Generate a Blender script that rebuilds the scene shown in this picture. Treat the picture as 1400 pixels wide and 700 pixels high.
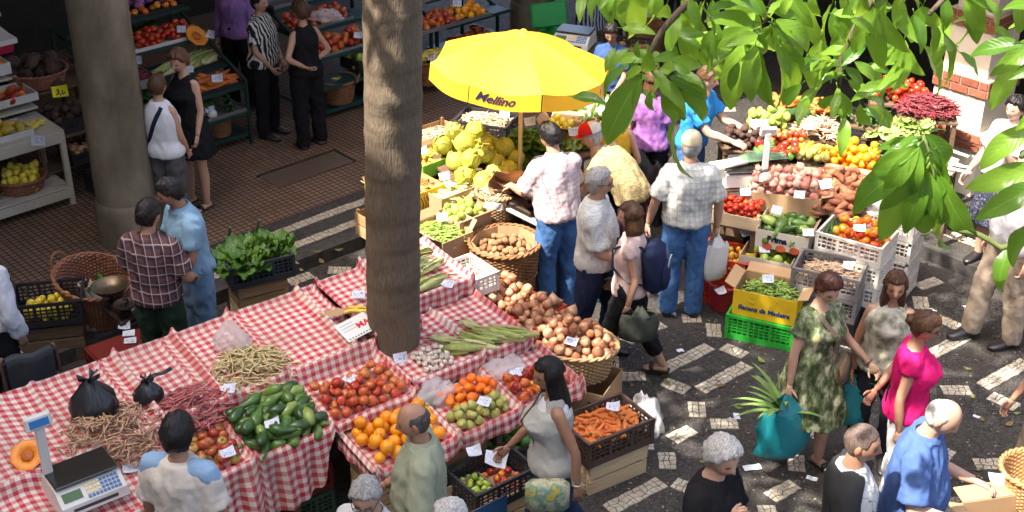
import bpy, bmesh, math, random
import numpy as np
from mathutils import Vector, Matrix, Euler, noise as mnoise
for o in list(bpy.data.objects): bpy.data.objects.remove(o)
SC = bpy.context.scene; COL = SC.collection
R = math.radians
rng = random.Random(7)
# ------------------------------------------------------------------ camera
FPX = 1850.0; TH = R(28.8); HC = 6.2
cam = bpy.data.cameras.new('camera'); cam_o = bpy.data.objects.new('camera', cam); COL.objects.link(cam_o)
cam.sensor_width = 36; cam.lens = 36 * FPX / 1400; cam.clip_start = .05; cam.clip_end = 500
cam_o.location = (0, 0, HC); cam_o.rotation_euler = (R(90) - TH, 0, 0); SC.camera = cam_o
# ------------------------------------------------------------------ light
SUN_D = Vector((.46, .30, -.84)).normalized()
w = bpy.data.worlds.new('World'); SC.world = w; w.use_nodes = True
sky = w.node_tree.nodes.new('ShaderNodeTexSky'); sky.sky_type = 'NISHITA'; sky.sun_disc = False
sky.sun_elevation = math.asin(-SUN_D.z); sky.sun_rotation = math.atan2(-SUN_D.x, -SUN_D.y)
sky.air_density = .7; sky.dust_density = 6.0; sky.ozone_density = .3
w.node_tree.links.new(sky.outputs[0], w.node_tree.nodes['Background'].inputs[0])
w.node_tree.nodes['Background'].inputs[1].default_value = .15
sl = bpy.data.lights.new('sun', 'SUN'); sl.energy = 3.2; sl.angle = R(.55); sl.color = (1, .93, .82)
so = bpy.data.objects.new('sun', sl); COL.objects.link(so); so.rotation_euler = SUN_D.to_track_quat('-Z', 'Y').to_euler(); so.location = (-6, -4, 12)
SC.view_settings.view_transform = 'Standard'; SC.view_settings.look = 'None'
SC.view_settings.exposure = 2.25; SC.view_settings.gamma = 1
# ------------------------------------------------------------------ helpers
def G(px, py, z=0.):                       # photo pixel -> point on the level z
    a = (px - 700) / FPX; b = (350 - py) / FPX
    dy = math.cos(TH) + b * math.sin(TH); dz = -math.sin(TH) + b * math.cos(TH)
    t = (z - HC) / dz
    return Vector((a * t, dy * t, z))
def GY(px, py, Y):                         # photo pixel -> point on the vertical plane at depth Y
    a = (px - 700) / FPX; b = (350 - py) / FPX
    dy = math.cos(TH) + b * math.sin(TH); dz = -math.sin(TH) + b * math.cos(TH)
    t = Y / dy
    return Vector((a * t, Y, HC + dz * t))
E1 = Vector((math.cos(R(42)), math.sin(R(42)), 0)); E2 = Vector((-E1.y, E1.x, 0))
def EE(a, b, z=0.): return E1 * a + E2 * b + Vector((0, 0, z))
class B:
    """collects geometry for one mesh"""
    def __init__(s): s.v = []; s.f = []; s.m = []; s.uv = {}
    def add(s, v, f, m=0):
        k = len(s.v); s.v.extend([tuple(p) for p in v])
        for q in f: s.f.append(tuple(i + k for i in q)); s.m.append(m)
        return k
    def box(s, c, d, rot=None, m=0, tz=1., bev=0.):
        hx, hy, hz = d[0] / 2, d[1] / 2, d[2] / 2
        if bev:
            b = min(bev, hx * .8, hy * .8, hz * .8); P = []
            for z, i in ((-hz, b), (-hz + b, 0), (hz - b, 0), (hz, b)):
                x, y = hx - i, hy - i; c_ = b * (1 - .0) if i == 0 else b * .4
                P += [(-x + c_, -y, z), (x - c_, -y, z), (x, -y + c_, z), (x, y - c_, z), (x - c_, y, z), (-x + c_, y, z), (-x, y - c_, z), (-x, -y + c_, z)]
            F = [tuple(range(7, -1, -1)), tuple(range(24, 32))]
            for r in range(3):
                for k in range(8): F.append((r * 8 + k, r * 8 + (k + 1) % 8, r * 8 + 8 + (k + 1) % 8, r * 8 + 8 + k))
        else:
            P = [(x * (tz if z > 0 else 1), y * (tz if z > 0 else 1), z) for z in (-hz, hz) for x, y in ((-hx, -hy), (hx, -hy), (hx, hy), (-hx, hy))]
            F = [(3, 2, 1, 0), (4, 5, 6, 7), (0, 1, 5, 4), (1, 2, 6, 5), (2, 3, 7, 6), (3, 0, 4, 7)]
        c = Vector(c)
        if rot is not None:
            Q = Euler(rot).to_matrix() if not isinstance(rot, Matrix) else rot
            P = [Q @ Vector(p) for p in P]
        s.add([c + Vector(p) for p in P], F, m); return s
    def beam(s, p, q, w, h, m=0, up=(0, 0, 1)):
        p = Vector(p); q = Vector(q); d = (q - p); L = d.length; d.normalize()
        up = Vector(up)
        if abs(d.dot(up)) > .98: up = Vector((0, 1, 0))
        x = d.cross(up).normalized(); z = x.cross(d)
        s.box((p + q) / 2, (w, L, h), Matrix((x, d, z)).transposed(), m); return s
    def tube(s, pts, rad, n=8, m=0, cap=True, flat=1., up=None):
        pts = [Vector(p) for p in pts]
        if not hasattr(rad, '__len__'): rad = [rad] * len(pts)
        prev = None; V_ = []; K = len(pts)
        for i, p in enumerate(pts):
            d = (pts[min(i + 1, K - 1)] - pts[max(i - 1, 0)]).normalized()
            if prev is None:
                a = Vector(up) if up else (Vector((0, 0, 1)) if abs(d.z) < .9 else Vector((0, 1, 0)))
                x = d.cross(a).normalized()
            else: x = (prev - d * prev.dot(d)).normalized()
            prev = x; y = x.cross(d)
            for k in range(n):
                t = 2 * math.pi * k / n
                V_.append(p + (x * math.cos(t) + y * math.sin(t) * flat) * rad[i])
        F = []
        for i in range(K - 1):
            for k in range(n): F.append((i * n + k, i * n + (k + 1) % n, (i + 1) * n + (k + 1) % n, (i + 1) * n + k))
        if cap: F.append(tuple(range(n - 1, -1, -1))); F.append(tuple((K - 1) * n + k for k in range(n)))
        s.add(V_, F, m); return s
    def lathe(s, prof, n=16, c=(0, 0, 0), sx=1., sy=1., m=0, fn=None, closed=False):
        c = Vector(c); V_ = []
        for r, z in prof:
            for k in range(n):
                t = 2 * math.pi * k / n
                q = fn(r, z, t) if fn else (r, z)
                V_.append(c + Vector((q[0] * math.cos(t) * sx, q[0] * math.sin(t) * sy, q[1])))
        F = []
        for i in range(len(prof) - 1):
            for k in range(n): F.append((i * n + k, i * n + (k + 1) % n, (i + 1) * n + (k + 1) % n, (i + 1) * n + k))
        if not closed:
            if prof[0][0] > 1e-4: F.append(tuple(range(n - 1, -1, -1)))
            if prof[-1][0] > 1e-4: F.append(tuple((len(prof) - 1) * n + k for k in range(n)))
        s.add(V_, F, m); return s
    def grid(s, fn, nu, nv, m=0, cu=False, uv=None):
        V_ = [fn(i / (nu if cu else nu - 1), j / (nv - 1)) for j in range(nv) for i in range(nu)]
        k = len(s.v); F = []
        for j in range(nv - 1):
            for i in range(nu if cu else nu - 1):
                i2 = (i + 1) % nu; F.append((j * nu + i, j * nu + i2, (j + 1) * nu + i2, (j + 1) * nu + i))
        s.add(V_, F, m)
        if uv is not None:
            for j in range(nv):
                for i in range(nu): s.uv[k + j * nu + i] = uv(i / (nu - 1), j / (nv - 1))
        return s
    def mesh(s, name, mats=(), smooth=40, uvdef=None):
        me = bpy.data.meshes.new(name); me.from_pydata(s.v, [], s.f)
        for m in (mats if isinstance(mats, (list, tuple)) else [mats]): me.materials.append(m)
        if any(s.m): me.polygons.foreach_set('material_index', s.m)
        if s.uv:
            l = me.uv_layers.new(name='UVMap'); vi = np.empty(len(me.loops), dtype=np.int32); me.loops.foreach_get('vertex_index', vi)
            arr = np.zeros((len(s.v), 2), dtype=np.float32)
            for k, q in s.uv.items(): arr[k] = q
            l.data.foreach_set('uv', arr[vi].ravel())
        if smooth:
            me.shade_smooth()
            if smooth < 170: me.set_sharp_from_angle(angle=R(smooth))
        return me
def link(name, me, parent=None, loc=(0, 0, 0), rz=0., rot=None, scale=None):
    o = bpy.data.objects.new(name, me); COL.objects.link(o)
    o.location = loc
    o.rotation_euler = rot if rot is not None else (0, 0, rz)
    if scale is not None: o.scale = scale if hasattr(scale, '__len__') else (scale,) * 3
    if parent is not None: o.parent = parent
    return o
def tag(o, label=None, cat=None, group=None, kind=None):
    if label: o['label'] = label
    if cat: o['category'] = cat
    if group: o['group'] = group
    if kind: o['kind'] = kind
    return o
def thing(name, label, cat, loc=(0, 0, 0), rz=0., group=None):
    return tag(link(name, None, None, loc, rz), label, cat, group)
def fbm(p, s=1., o=2):
    v = 0.; a = 1.; p = Vector(p) * s
    for _ in range(o): v += a * mnoise.noise(p); p = p * 2.1 + Vector((3.1, 7.7, 1.3)); a *= .5
    return v
# ------------------------------------------------------------------ materials
_M = {}
def L_(nt, a, b): nt.links.new(a, b)
def mat(name, cols, rough=.55, ns=8., nw=.35, ow=0., bump=0., bs=60., metal=0., trans=0., sss=0., coat=0., stretch=None, alpha=1., vcol=False, spec=.5, transl=0., wave=None):
    """colour ramp driven by object random (ow) and noise (nw); fine bump"""
    if name in _M: return _M[name]
    m = bpy.data.materials.new(name); m.use_nodes = True; nt = m.node_tree; N = nt.nodes; bs_ = N['Principled BSDF']
    if not isinstance(cols[0], (tuple, list)): cols = [cols]
    if len(cols) == 1: c = cols[0]; cols = [tuple(x * .78 for x in c), c, tuple(min(1, x * 1.18) for x in c)]
    tc = N.new('ShaderNodeTexCoord'); oi = N.new('ShaderNodeObjectInfo')
    ad = N.new('ShaderNodeVectorMath'); ad.operation = 'ADD'; L_(nt, tc.outputs['Object'], ad.inputs[0])
    mu = N.new('ShaderNodeMath'); mu.operation = 'MULTIPLY'; mu.inputs[1].default_value = 37.; L_(nt, oi.outputs['Random'], mu.inputs[0]); L_(nt, mu.outputs[0], ad.inputs[1])
    vec = ad.outputs[0]
    if stretch:
        mp = N.new('ShaderNodeMapping'); mp.inputs['Scale'].default_value = stretch; L_(nt, vec, mp.inputs[0]); vec = mp.outputs[0]
    no = N.new('ShaderNodeTexNoise'); no.inputs['Scale'].default_value = ns; no.inputs['Detail'].default_value = 5; no.inputs['Roughness'].default_value = .6; L_(nt, vec, no.inputs['Vector'])
    a1 = N.new('ShaderNodeMath'); a1.operation = 'MULTIPLY_ADD'; a1.inputs[1].default_value = nw * 2.4; a1.inputs[2].default_value = .5 - nw * 1.2 - ow * .5; L_(nt, no.outputs[0], a1.inputs[0])
    a2 = N.new('ShaderNodeMath'); a2.operation = 'MULTIPLY_ADD'; a2.use_clamp = True; a2.inputs[1].default_value = ow; L_(nt, oi.outputs['Random'], a2.inputs[0]); L_(nt, a1.outputs[0], a2.inputs[2])
    cr = N.new('ShaderNodeValToRGB'); el = cr.color_ramp.elements
    while len(el) < len(cols): el.new(.5)
    for i, c in enumerate(cols): el[i].position = i / (len(cols) - 1); el[i].color = (*c, 1)
    L_(nt, a2.outputs[0], cr.inputs[0]); colo = cr.outputs[0]
    if vcol:
        at = N.new('ShaderNodeAttribute'); at.attribute_name = 'tint'
        mx = N.new('ShaderNodeMix'); mx.data_type = 'RGBA'; mx.blend_type = 'MULTIPLY'; mx.inputs[0].default_value = 1
        L_(nt, colo, mx.inputs[6]); L_(nt, at.outputs['Color'], mx.inputs[7]); colo = mx.outputs[2]
    L_(nt, colo, bs_.inputs['Base Color'])
    bs_.inputs['Roughness'].default_value = rough; bs_.inputs['Metallic'].default_value = metal
    bs_.inputs['Specular IOR Level'].default_value = spec if rough < .6 else spec * .25
    if trans: bs_.inputs['Transmission Weight'].default_value = trans
    if sss: bs_.inputs['Subsurface Weight'].default_value = sss; bs_.inputs['Subsurface Scale'].default_value = .02
    if coat: bs_.inputs['Coat Weight'].default_value = coat; bs_.inputs['Coat Roughness'].default_value = .15
    if alpha < 1: bs_.inputs['Alpha'].default_value = alpha
    if bump:
        n2 = N.new('ShaderNodeTexNoise'); n2.inputs['Scale'].default_value = bs; n2.inputs['Detail'].default_value = 3; L_(nt, vec, n2.inputs['Vector'])
        bp = N.new('ShaderNodeBump'); bp.inputs['Strength'].default_value = bump; bp.inputs['Distance'].default_value = .01
        L_(nt, n2.outputs[0], bp.inputs['Height']); L_(nt, bp.outputs[0], bs_.inputs['Normal'])
    if transl:
        tr = N.new('ShaderNodeBsdfTranslucent'); ms = N.new('ShaderNodeMixShader'); ms.inputs[0].default_value = transl
        L_(nt, colo, tr.inputs[0]); L_(nt, bs_.outputs[0], ms.inputs[1]); L_(nt, tr.outputs[0], ms.inputs[2]); L_(nt, ms.outputs[0], N['Material Output'].inputs[0])
    _M[name] = m; return m
def node_mat(name, rough=.7):
    m = bpy.data.materials.new(name); m.use_nodes = True; nt = m.node_tree
    nt.nodes['Principled BSDF'].inputs['Roughness'].default_value = rough; nt.nodes['Principled BSDF'].inputs['Specular IOR Level'].default_value = .5 if rough < .5 else .14
    return m, nt, nt.nodes, nt.nodes['Principled BSDF']
def mth(nt, op, a, b=None, c=None, clamp=False):
    n = nt.nodes.new('ShaderNodeMath'); n.operation = op; n.use_clamp = clamp
    for i, x in enumerate((a, b, c)):
        if x is None: continue
        if isinstance(x, (int, float)): n.inputs[i].default_value = x
        else: nt.links.new(x, n.inputs[i])
    return n.outputs[0]
def mixc(nt, fac, a, b, mode='MIX'):
    n = nt.nodes.new('ShaderNodeMix'); n.data_type = 'RGBA'; n.blend_type = mode
    for i, x in ((0, fac), (6, a), (7, b)):
        if isinstance(x, (int, float)): n.inputs[i].default_value = x
        elif isinstance(x, tuple): n.inputs[i].default_value = (*x, 1)
        else: nt.links.new(x, n.inputs[i])
    return n.outputs[2]
def bumpn(nt, h, strength=.3, dist=.01):
    b = nt.nodes.new('ShaderNodeBump'); b.inputs['Strength'].default_value = strength; b.inputs['Distance'].default_value = dist
    nt.links.new(h, b.inputs['Height']); nt.links.new(b.outputs[0], nt.nodes['Principled BSDF'].inputs['Normal'])
def noisen(nt, scale, vec=None, detail=4):
    n = nt.nodes.new('ShaderNodeTexNoise'); n.inputs['Scale'].default_value = scale; n.inputs['Detail'].default_value = detail
    if vec is not None: nt.links.new(vec, n.inputs['Vector'])
    return n.outputs[0]
def stripes(name, bg, bands, rough=.8, wob=.0, axes='XZ', bump=.25):
    """cloth with woven bands: bands = [(axis, period, width fraction, offset, colour, strength)] in the object's own metres"""
    if name in _M: return _M[name]
    m, nt, N, bs_ = node_mat(name, rough); tc = N.new('ShaderNodeTexCoord'); sp = N.new('ShaderNodeSeparateXYZ')
    nv = N.new('ShaderNodeTexNoise'); nv.inputs['Scale'].default_value = 6; L_(nt, tc.outputs['Object'], nv.inputs['Vector'])
    vm = N.new('ShaderNodeVectorMath'); vm.operation = 'MULTIPLY_ADD'; vm.inputs[1].default_value = (wob,) * 3
    L_(nt, nv.outputs['Color'], vm.inputs[0]); L_(nt, tc.outputs['Object'], vm.inputs[2]); L_(nt, vm.outputs[0], sp.inputs[0])
    ax = {'X': sp.outputs[0], 'Y': sp.outputs[1], 'Z': sp.outputs[2]}
    ax['A'] = mth(nt, 'ADD', ax['X'], mth(nt, 'MULTIPLY', ax['Y'], .8))
    col = mixc(nt, 0., bg, bg)
    for a, per, wd, off, c, st in bands:
        t = mth(nt, 'FRACT', mth(nt, 'ADD', mth(nt, 'DIVIDE', ax[a], per), 50 + off))
        k = mth(nt, 'MULTIPLY', mth(nt, 'LESS_THAN', t, wd), st)
        col = mixc(nt, k, col, c)
    no = noisen(nt, 14, tc.outputs['Object']); col = mixc(nt, mth(nt, 'MULTIPLY', no, .25), col, (.02, .02, .02)); L_(nt, col, bs_.inputs['Base Color'])
    bumpn(nt, noisen(nt, 26, tc.outputs['Object']), bump, .02)
    _M[name] = m; return m
def text_mesh(txt, size, extr=.0015, font_shear=0., bold=0.):
    c = bpy.data.curves.new('t', 'FONT'); c.body = txt; c.size = size; c.extrude = extr; c.align_x = 'CENTER'; c.align_y = 'CENTER'; c.shear = font_shear; c.offset = bold; c.resolution_u = 3
    o = bpy.data.objects.new('t', c); COL.objects.link(o); bpy.context.view_layer.update()
    me = bpy.data.meshes.new_from_object(o.evaluated_get(bpy.context.evaluated_depsgraph_get())); bpy.data.objects.remove(o); return me
# ================================================================== setting
def ground_mat():
    m, nt, N, bs_ = node_mat('dark_calcada', .75); tc = N.new('ShaderNodeTexCoord')
    vo = N.new('ShaderNodeTexVoronoi'); vo.inputs['Scale'].default_value = 44; L_(nt, tc.outputs['Object'], vo.inputs['Vector'])
    ve = N.new('ShaderNodeTexVoronoi'); ve.feature = 'DISTANCE_TO_EDGE'; ve.inputs['Scale'].default_value = 44; L_(nt, tc.outputs['Object'], ve.inputs['Vector'])
    sp = N.new('ShaderNodeSeparateColor'); L_(nt, vo.outputs['Color'], sp.inputs[0])
    c = mixc(nt, sp.outputs[0], (.036, .034, .034), (.082, .074, .068))
    joint = mth(nt, 'LESS_THAN', ve.outputs[0], .06)
    c = mixc(nt, joint, c, (.028, .026, .024))
    big = noisen(nt, 1.3, tc.outputs['Object'], 6)
    c = mixc(nt, mth(nt, 'MULTIPLY_ADD', big, 1.6, -.62, True), c, (.085, .074, .064), 'MIX')
    dn = noisen(nt, 70, tc.outputs['Object'], 2)
    c = mixc(nt, mth(nt, 'GREATER_THAN', dn, .69), c, (.2, .17, .13))
    L_(nt, c, bs_.inputs['Base Color'])
    h = mth(nt, 'ADD', mth(nt, 'MINIMUM', mth(nt, 'MULTIPLY', ve.outputs[0], 4), .5), mth(nt, 'MULTIPLY', sp.outputs[1], .4)); bumpn(nt, h, .8, .012)
    L_(nt, mth(nt, 'MULTIPLY_ADD', sp.outputs[2], .3, .5), bs_.inputs['Roughness'])
    return m
GM = ground_mat()
b = B(); b.grid(lambda u, v: ((u - .5) * 160, (v - .4) * 160, 0), 9, 9); ground = tag(link('courtyard_ground', b.mesh('courtyard_ground', GM)), kind='structure')
STONE_W = mat('white_limestone', [(.26, .22, .165), (.40, .355, .28), (.50, .455, .375)], .7, ns=18, nw=.7, bump=.25, bs=90)
def stone_bar(p, q, wdt=.135, z=.0, parent=None, name='paving_bar', cell=.047):
    p = Vector(p); q = Vector(q); d = q - p; d.z = 0; L = d.length; d.normalize(); n = Vector((-d.y, d.x, 0))
    r = random.Random(int(p.x * 997) + int(q.y * 331)); nx = max(2, round(L / cell)); ny = max(2, round(wdt / cell))
    P = {}
    for i in range(nx + 1):
        for j in range(ny + 1):
            ji = 0 if i in (0, nx) else r.uniform(-.34, .34); jj = 0 if j in (0, ny) else r.uniform(-.34, .34)
            P[i, j] = (( i + ji) / nx * L, ((j + jj) / ny - .5) * wdt + (r.uniform(-.006, .006) if j in (0, ny) else 0))
    b = B()
    for i in range(nx):
        for j in range(ny):
            c = [P[i, j], P[i + 1, j], P[i + 1, j + 1], P[i, j + 1]]; cx = sum(a[0] for a in c) / 4; cy = sum(a[1] for a in c) / 4
            h = .006 + r.uniform(0, .004); V_ = []
            for k, (sc, zz) in enumerate(((.88, .0), (.85, h - .002), (.74, h))):
                V_ += [d * (cx + (a[0] - cx) * sc) + n * (cy + (a[1] - cy) * sc) + Vector((0, 0, zz)) for a in c]
            F = [(8, 9, 10, 11)]
            for l in (0, 4):
                for k in range(4): F.append((l + k, l + (k + 1) % 4, l + 4 + (k + 1) % 4, l + 4 + k))
            b.add(V_, F)
    return link(name, b.mesh(name, STONE_W, 0), parent, (p.x, p.y, z))
BARS = [(831, 698, 905, 659), (906, 506, 971, 474), (988, 474, 1019, 487), (957, 534, 1022, 499), (907, 522, 940, 535), (952, 550, 954, 571), (971, 580, 1009, 580), (918, 602, 947, 587), (856, 608, 894, 608), (911, 619, 913, 642), (975, 443, 976, 461), (932, 436, 959, 436), (888, 450, 906, 443), (855, 468, 873, 457), (835, 488, 836, 506), (849, 515, 883, 515), (921, 660, 944, 669), (1052, 681, 1087, 662), (1087, 622, 1089, 645), (1105, 597, 1160, 566), (1262, 608, 1303, 625), (1272, 657, 1310, 641), (1332, 635, 1370, 635), (1353, 541, 1391, 558), (1287, 534, 1327, 534), (1036, 700, 1062, 700), (1134, 541, 1156, 551), (1143, 465, 1171, 475), (1270, 487, 1320, 460), (1279, 434, 1312, 448), (1257, 406, 1261, 423), (1254, 393, 1284, 383), (1343, 529, 1404, 495), (394, 387, 427, 376), (448, 370, 480, 370), (405, 369, 432, 358), (938, 152, 966, 140), (983, 150, 1006, 150), (760, 690, 800, 712), (1175, 520, 1200, 508)]
for x0, y0, x1, y1 in BARS: stone_bar(G(x0, y0), G(x1, y1), parent=ground, z=.001)
# left gallery: kerb, dark band with two white stripes, grooved tile floor
KB = 9.46; KH = .13
def slab(name, a0, a1, b0, b1, z0, z1, m, kind='structure'):
    b = B(); P = [EE(a, c, z) for z in (z0, z1) for a, c in ((a0, b0), (a1, b0), (a1, b1), (a0, b1))]
    b.add(P, [(3, 2, 1, 0), (4, 5, 6, 7), (0, 1, 5, 4), (1, 2, 6, 5), (2, 3, 7, 6), (3, 0, 4, 7)])
    o = link(name, b.mesh(name, m, 0)); tag(o, kind=kind); return o
KERBM = mat('kerb_basalt', [(.028, .027, .028), (.055, .052, .05), (.085, .08, .075)], .7, ns=14, nw=.7, bump=.5, bs=50)
def tile_mat():
    m, nt, N, bs_ = node_mat('grooved_tile', .55); tc = N.new('ShaderNodeTexCoord')
    mp = N.new('ShaderNodeMapping'); mp.inputs['Rotation'].default_value = (0, 0, -R(42)); L_(nt, tc.outputs['Object'], mp.inputs[0])
    sp = N.new('ShaderNodeSeparateXYZ'); L_(nt, mp.outputs[0], sp.inputs[0])
    def line(s, per, w_): return mth(nt, 'LESS_THAN', mth(nt, 'FRACT', mth(nt, 'ADD', mth(nt, 'DIVIDE', s, per), 500)), w_)
    gx = line(sp.outputs[0], .062, .17); gy = line(sp.outputs[1], .062, .22); g = mth(nt, 'MAXIMUM', gx, gy)
    fl = N.new('ShaderNodeVectorMath'); fl.operation = 'SNAP'; fl.inputs[1].default_value = (.248, .248, 9); L_(nt, mp.outputs[0], fl.inputs[0])
    wn = N.new('ShaderNodeTexWhiteNoise'); L_(nt, fl.outputs[0], wn.inputs[0])
    f2 = N.new('ShaderNodeVectorMath'); f2.operation = 'SNAP'; f2.inputs[1].default_value = (.062, .062, 9); L_(nt, mp.outputs[0], f2.inputs[0])
    w2 = N.new('ShaderNodeTexWhiteNoise'); L_(nt, f2.outputs[0], w2.inputs[0])
    c = mixc(nt, wn.outputs[0], (.155, .092, .058), (.235, .145, .095)); c = mixc(nt, mth(nt, 'MULTIPLY', w2.outputs[0], .35), c, (.33, .215, .145))
    c = mixc(nt, mth(nt, 'MULTIPLY_ADD', noisen(nt, 1.1, tc.outputs['Object'], 6), 1.8, -.6, True), c, (.15, .10, .07))
    c = mixc(nt, g, c, (.022, .017, .014)); L_(nt, c, bs_.inputs['Base Color'])
    bumpn(nt, mth(nt, 'SUBTRACT', 1, g), .5, .006); return m
TM = tile_mat()
def e2of(px, py): p = G(px, py, KH); return p.dot(E2)
slab('kerb', -9, 10.2, KB, KB + .16, -.3, KH + .004, KERBM)
T0 = e2of(430, 283)
slab('gallery_border_pavement', -9, 10.2, KB + .16, T0, -.3, KH, GM)
slab('gallery_floor', -9, 10.2, T0, 24, -.3, KH + .002, TM)
gb = bpy.data.objects['gallery_border_pavement']
for (xa, ya) in ((434, 299), (446, 320)):
    e = e2of(xa, ya); 
    for k in range(9):
        a0 = 1.2 + k * 1.0; stone_bar(EE(a0, e), EE(a0 + .995, e), .12, KH + .001, gb, 'stone_stripe', .05)
# floor hatch recess
hm = mat('hatch_steel', [(.085, .058, .04), (.13, .088, .062)], .5, ns=30, nw=.6)
hp = G(420, 232, KH); b = B(); b.box((0, 0, .002), (.95, .36, .006)); hat = thing('floor_hatch', 'brown rectangular metal hatch set in the grooved tile floor', 'hatch', (hp.x, hp.y, KH + .006), R(42))
link('plate', b.mesh('hatch', hm, 0), hat)
b = B(); b.box((0, .19, .004), (1.0, .022, .014)); b.box((.49, 0, .004), (.022, .36, .014)); link('rim', b.mesh('rim', mat('hatch_rim', [(.015, .013, .012), (.03, .025, .02)], .5), 0), hat)
# right gallery: raised pavement beyond the stall
slab('kerb_right', 10.4, 10.56, -8, 6.6, -.3, KH + .004, KERBM)
slab('right_pavement', 10.56, 26, -8, 6.6, -.3, KH, GM)
rp = bpy.data.objects['right_pavement']
for k in range(5): stone_bar(EE(10.80, 6.3 - k), EE(10.80, 6.3 - k - .99), .13, KH + .001, rp, 'stone_stripe', .05)
BLD = 14.0
# ceilings, walls of the galleries round the courtyard
PLASTER = mat('gallery_plaster', [(.6, .53, .43), (.7, .63, .53), (.76, .7, .6)], .85, ns=2, nw=.6, bump=.2)
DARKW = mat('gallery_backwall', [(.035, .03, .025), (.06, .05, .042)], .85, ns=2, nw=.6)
slab('gallery_ceiling', -9, 11.5, KB + .5, 16.5, 4.8, 5.15, PLASTER)
slab('gallery_upper_wall', -9, 11.5, KB + 1.6, KB + 1.85, 5.15, 8.0, PLASTER)
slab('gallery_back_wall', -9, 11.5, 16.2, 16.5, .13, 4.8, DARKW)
slab('right_gallery_ceiling', 10.4, 17, -8, 14, 3.5, 3.85, PLASTER)
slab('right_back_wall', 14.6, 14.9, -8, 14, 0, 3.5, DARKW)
# tall wing of the market on the sun side: its shadow lies over the gingham stall
slab('courtyard_building_wall', -7, -2.6, -9, 14, 0, BLD, PLASTER)
# round concrete pillar
CONC = mat('weathered_concrete', [(.07, .058, .04), (.165, .135, .095), (.27, .23, .17)], .85, ns=2.6, nw=.85, bump=.35, bs=30, stretch=(1, 1, .45))
def conc_pillar(pos, label, r=.275, rt=.25):
    t = thing('concrete_pillar', label, 'pillar', pos); b = B()
    prof = [(r, .42)] + [(r + (rt - r) * k / 14 + .002 * math.sin(k * 2.3), .42 + k * .31) for k in range(1, 14)] + [(rt, 4.67)]
    b.lathe(prof, 40); link('shaft', b.mesh('shaft', CONC, 60), t)
    b = B(); b.lathe([(r + .03, 0), (r + .032, .06), (r + .03, .34), (r + .02, .40), (r + .002, .425)], 40); link('base', b.mesh('base', CONC, 50), t); return t
pp = G(181, 322, KH); conc_pillar(pp, 'round weathered concrete pillar standing behind the two talking men')
pp = G(728, 40, KH); conc_pillar(pp, 'round concrete pillar behind the yellow umbrella')
# square pillar with brick bands
CREAM = mat('cream_render', [(.52, .44, .33), (.68, .60, .47), (.78, .71, .58)], .85, ns=3, nw=.6, bump=.2, bs=40)
BRICK = mat('band_brick', [(.16, .055, .035), (.26, .09, .055), (.34, .13, .08)], .8, ns=20, nw=.5, ow=.6, bump=.4)
MORTAR = mat('band_mortar', [(.42, .36, .28), (.55, .48, .4)], .9)
Yp = 12.35; c0 = GY(1333, 215, Yp); pc = Vector((c0.x + .02, Yp + .40, KH)); sq = thing('brick_banded_pillar', 'cream square pillar with red brick bands behind the vegetable stall', 'pillar', pc, R(42))
zs = [GY(1333, y, Yp).z for y in (205, 182, 136, 113, 50, 28)]
def seg(name, z0, z1, hw, m): b = B(); b.box((0, 0, (z0 + z1) / 2 - KH), (hw * 2, hw * 2, z1 - z0)); return link(name, b.mesh(name, m, 0), sq)
W3 = [.33, .285, .245, .21]
seg('base_block', KH, zs[0], W3[0], CREAM); seg('shaft', zs[1], zs[2], W3[1], CREAM); seg('shaft', zs[3], zs[4], W3[2], CREAM); seg('shaft', zs[5], 3.5, W3[3], CREAM)
bm_ = {}
for k, (z0, z1, hw) in enumerate(((zs[0], zs[1], W3[0] + .025), (zs[2], zs[3], W3[1] + .02), (zs[4], zs[5], W3[2] + .02))):
    core = seg('band', z0, z1, hw - .006, MORTAR); hgt = (z1 - z0) / 2
    for course in range(2):
        zc = z0 + hgt * (course + .5) - KH; nb = 3
        for side in range(4):
            Lb = 2 * hw / nb
            for i in range(nb + (1 if course else 0)):
                x0 = -hw + (i - (.5 if course else 0)) * Lb; x1 = x0 + Lb; x0 = max(x0, -hw + .004); x1 = min(x1, hw - .004)
                if x1 - x0 < .03: continue
                b = B(); b.box((0, 0, 0), (x1 - x0 - .012, .02, hgt - .012), bev=.003)
                q = Matrix.Rotation(side * math.pi / 2, 4, 'Z') @ Vector(((x0 + x1) / 2, -hw + .002, zc)); link('brick', b.mesh('brick', BRICK, 0), core, (q.x, q.y, q.z), side * math.pi / 2)
# ================================================================== produce library (base meshes are shared by all pieces of a kind)
def sph(n=12, k=8, fn=None, m=None, name='p', mats=(), smooth=180):
    b = B(); 
    def pt(u, v):
        t = u * 2 * math.pi; p = math.pi * v; d = Vector((math.sin(p) * math.cos(t), math.sin(p) * math.sin(t), -math.cos(p)))
        return fn(d, t, p) if fn else d
    b.v = [tuple(pt(0, 0))]
    for j in range(1, k):
        for i in range(n): b.v.append(tuple(pt(i / n, j / k)))
    b.v.append(tuple(pt(0, 1))); top = len(b.v) - 1
    for i in range(n): b.f.append((0, 1 + (i + 1) % n, 1 + i)); b.m.append(0)
    for j in range(k - 2):
        for i in range(n): a = 1 + j * n; b.f.append((a + i, a + (i + 1) % n, a + n + (i + 1) % n, a + n + i)); b.m.append(0)
    a = 1 + (k - 2) * n
    for i in range(n): b.f.append((a + i, a + (i + 1) % n, top)); b.m.append(0)
    return b
def stemmed(b, r0, r1, h, m=1, bend=.3, z=.9): b.tube([(0, 0, z), (bend * h * .3, 0, z + h * .5), (bend * h, 0, z + h)], [r0, r0 * .8, r1], 5, m); return b
STEM = mat('stem_brown', [(.10, .07, .03), (.2, .15, .06)], .8); GSTEM = mat('stem_green', [(.08, .14, .03), (.15, .24, .06)], .7)
PM = {}
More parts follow.
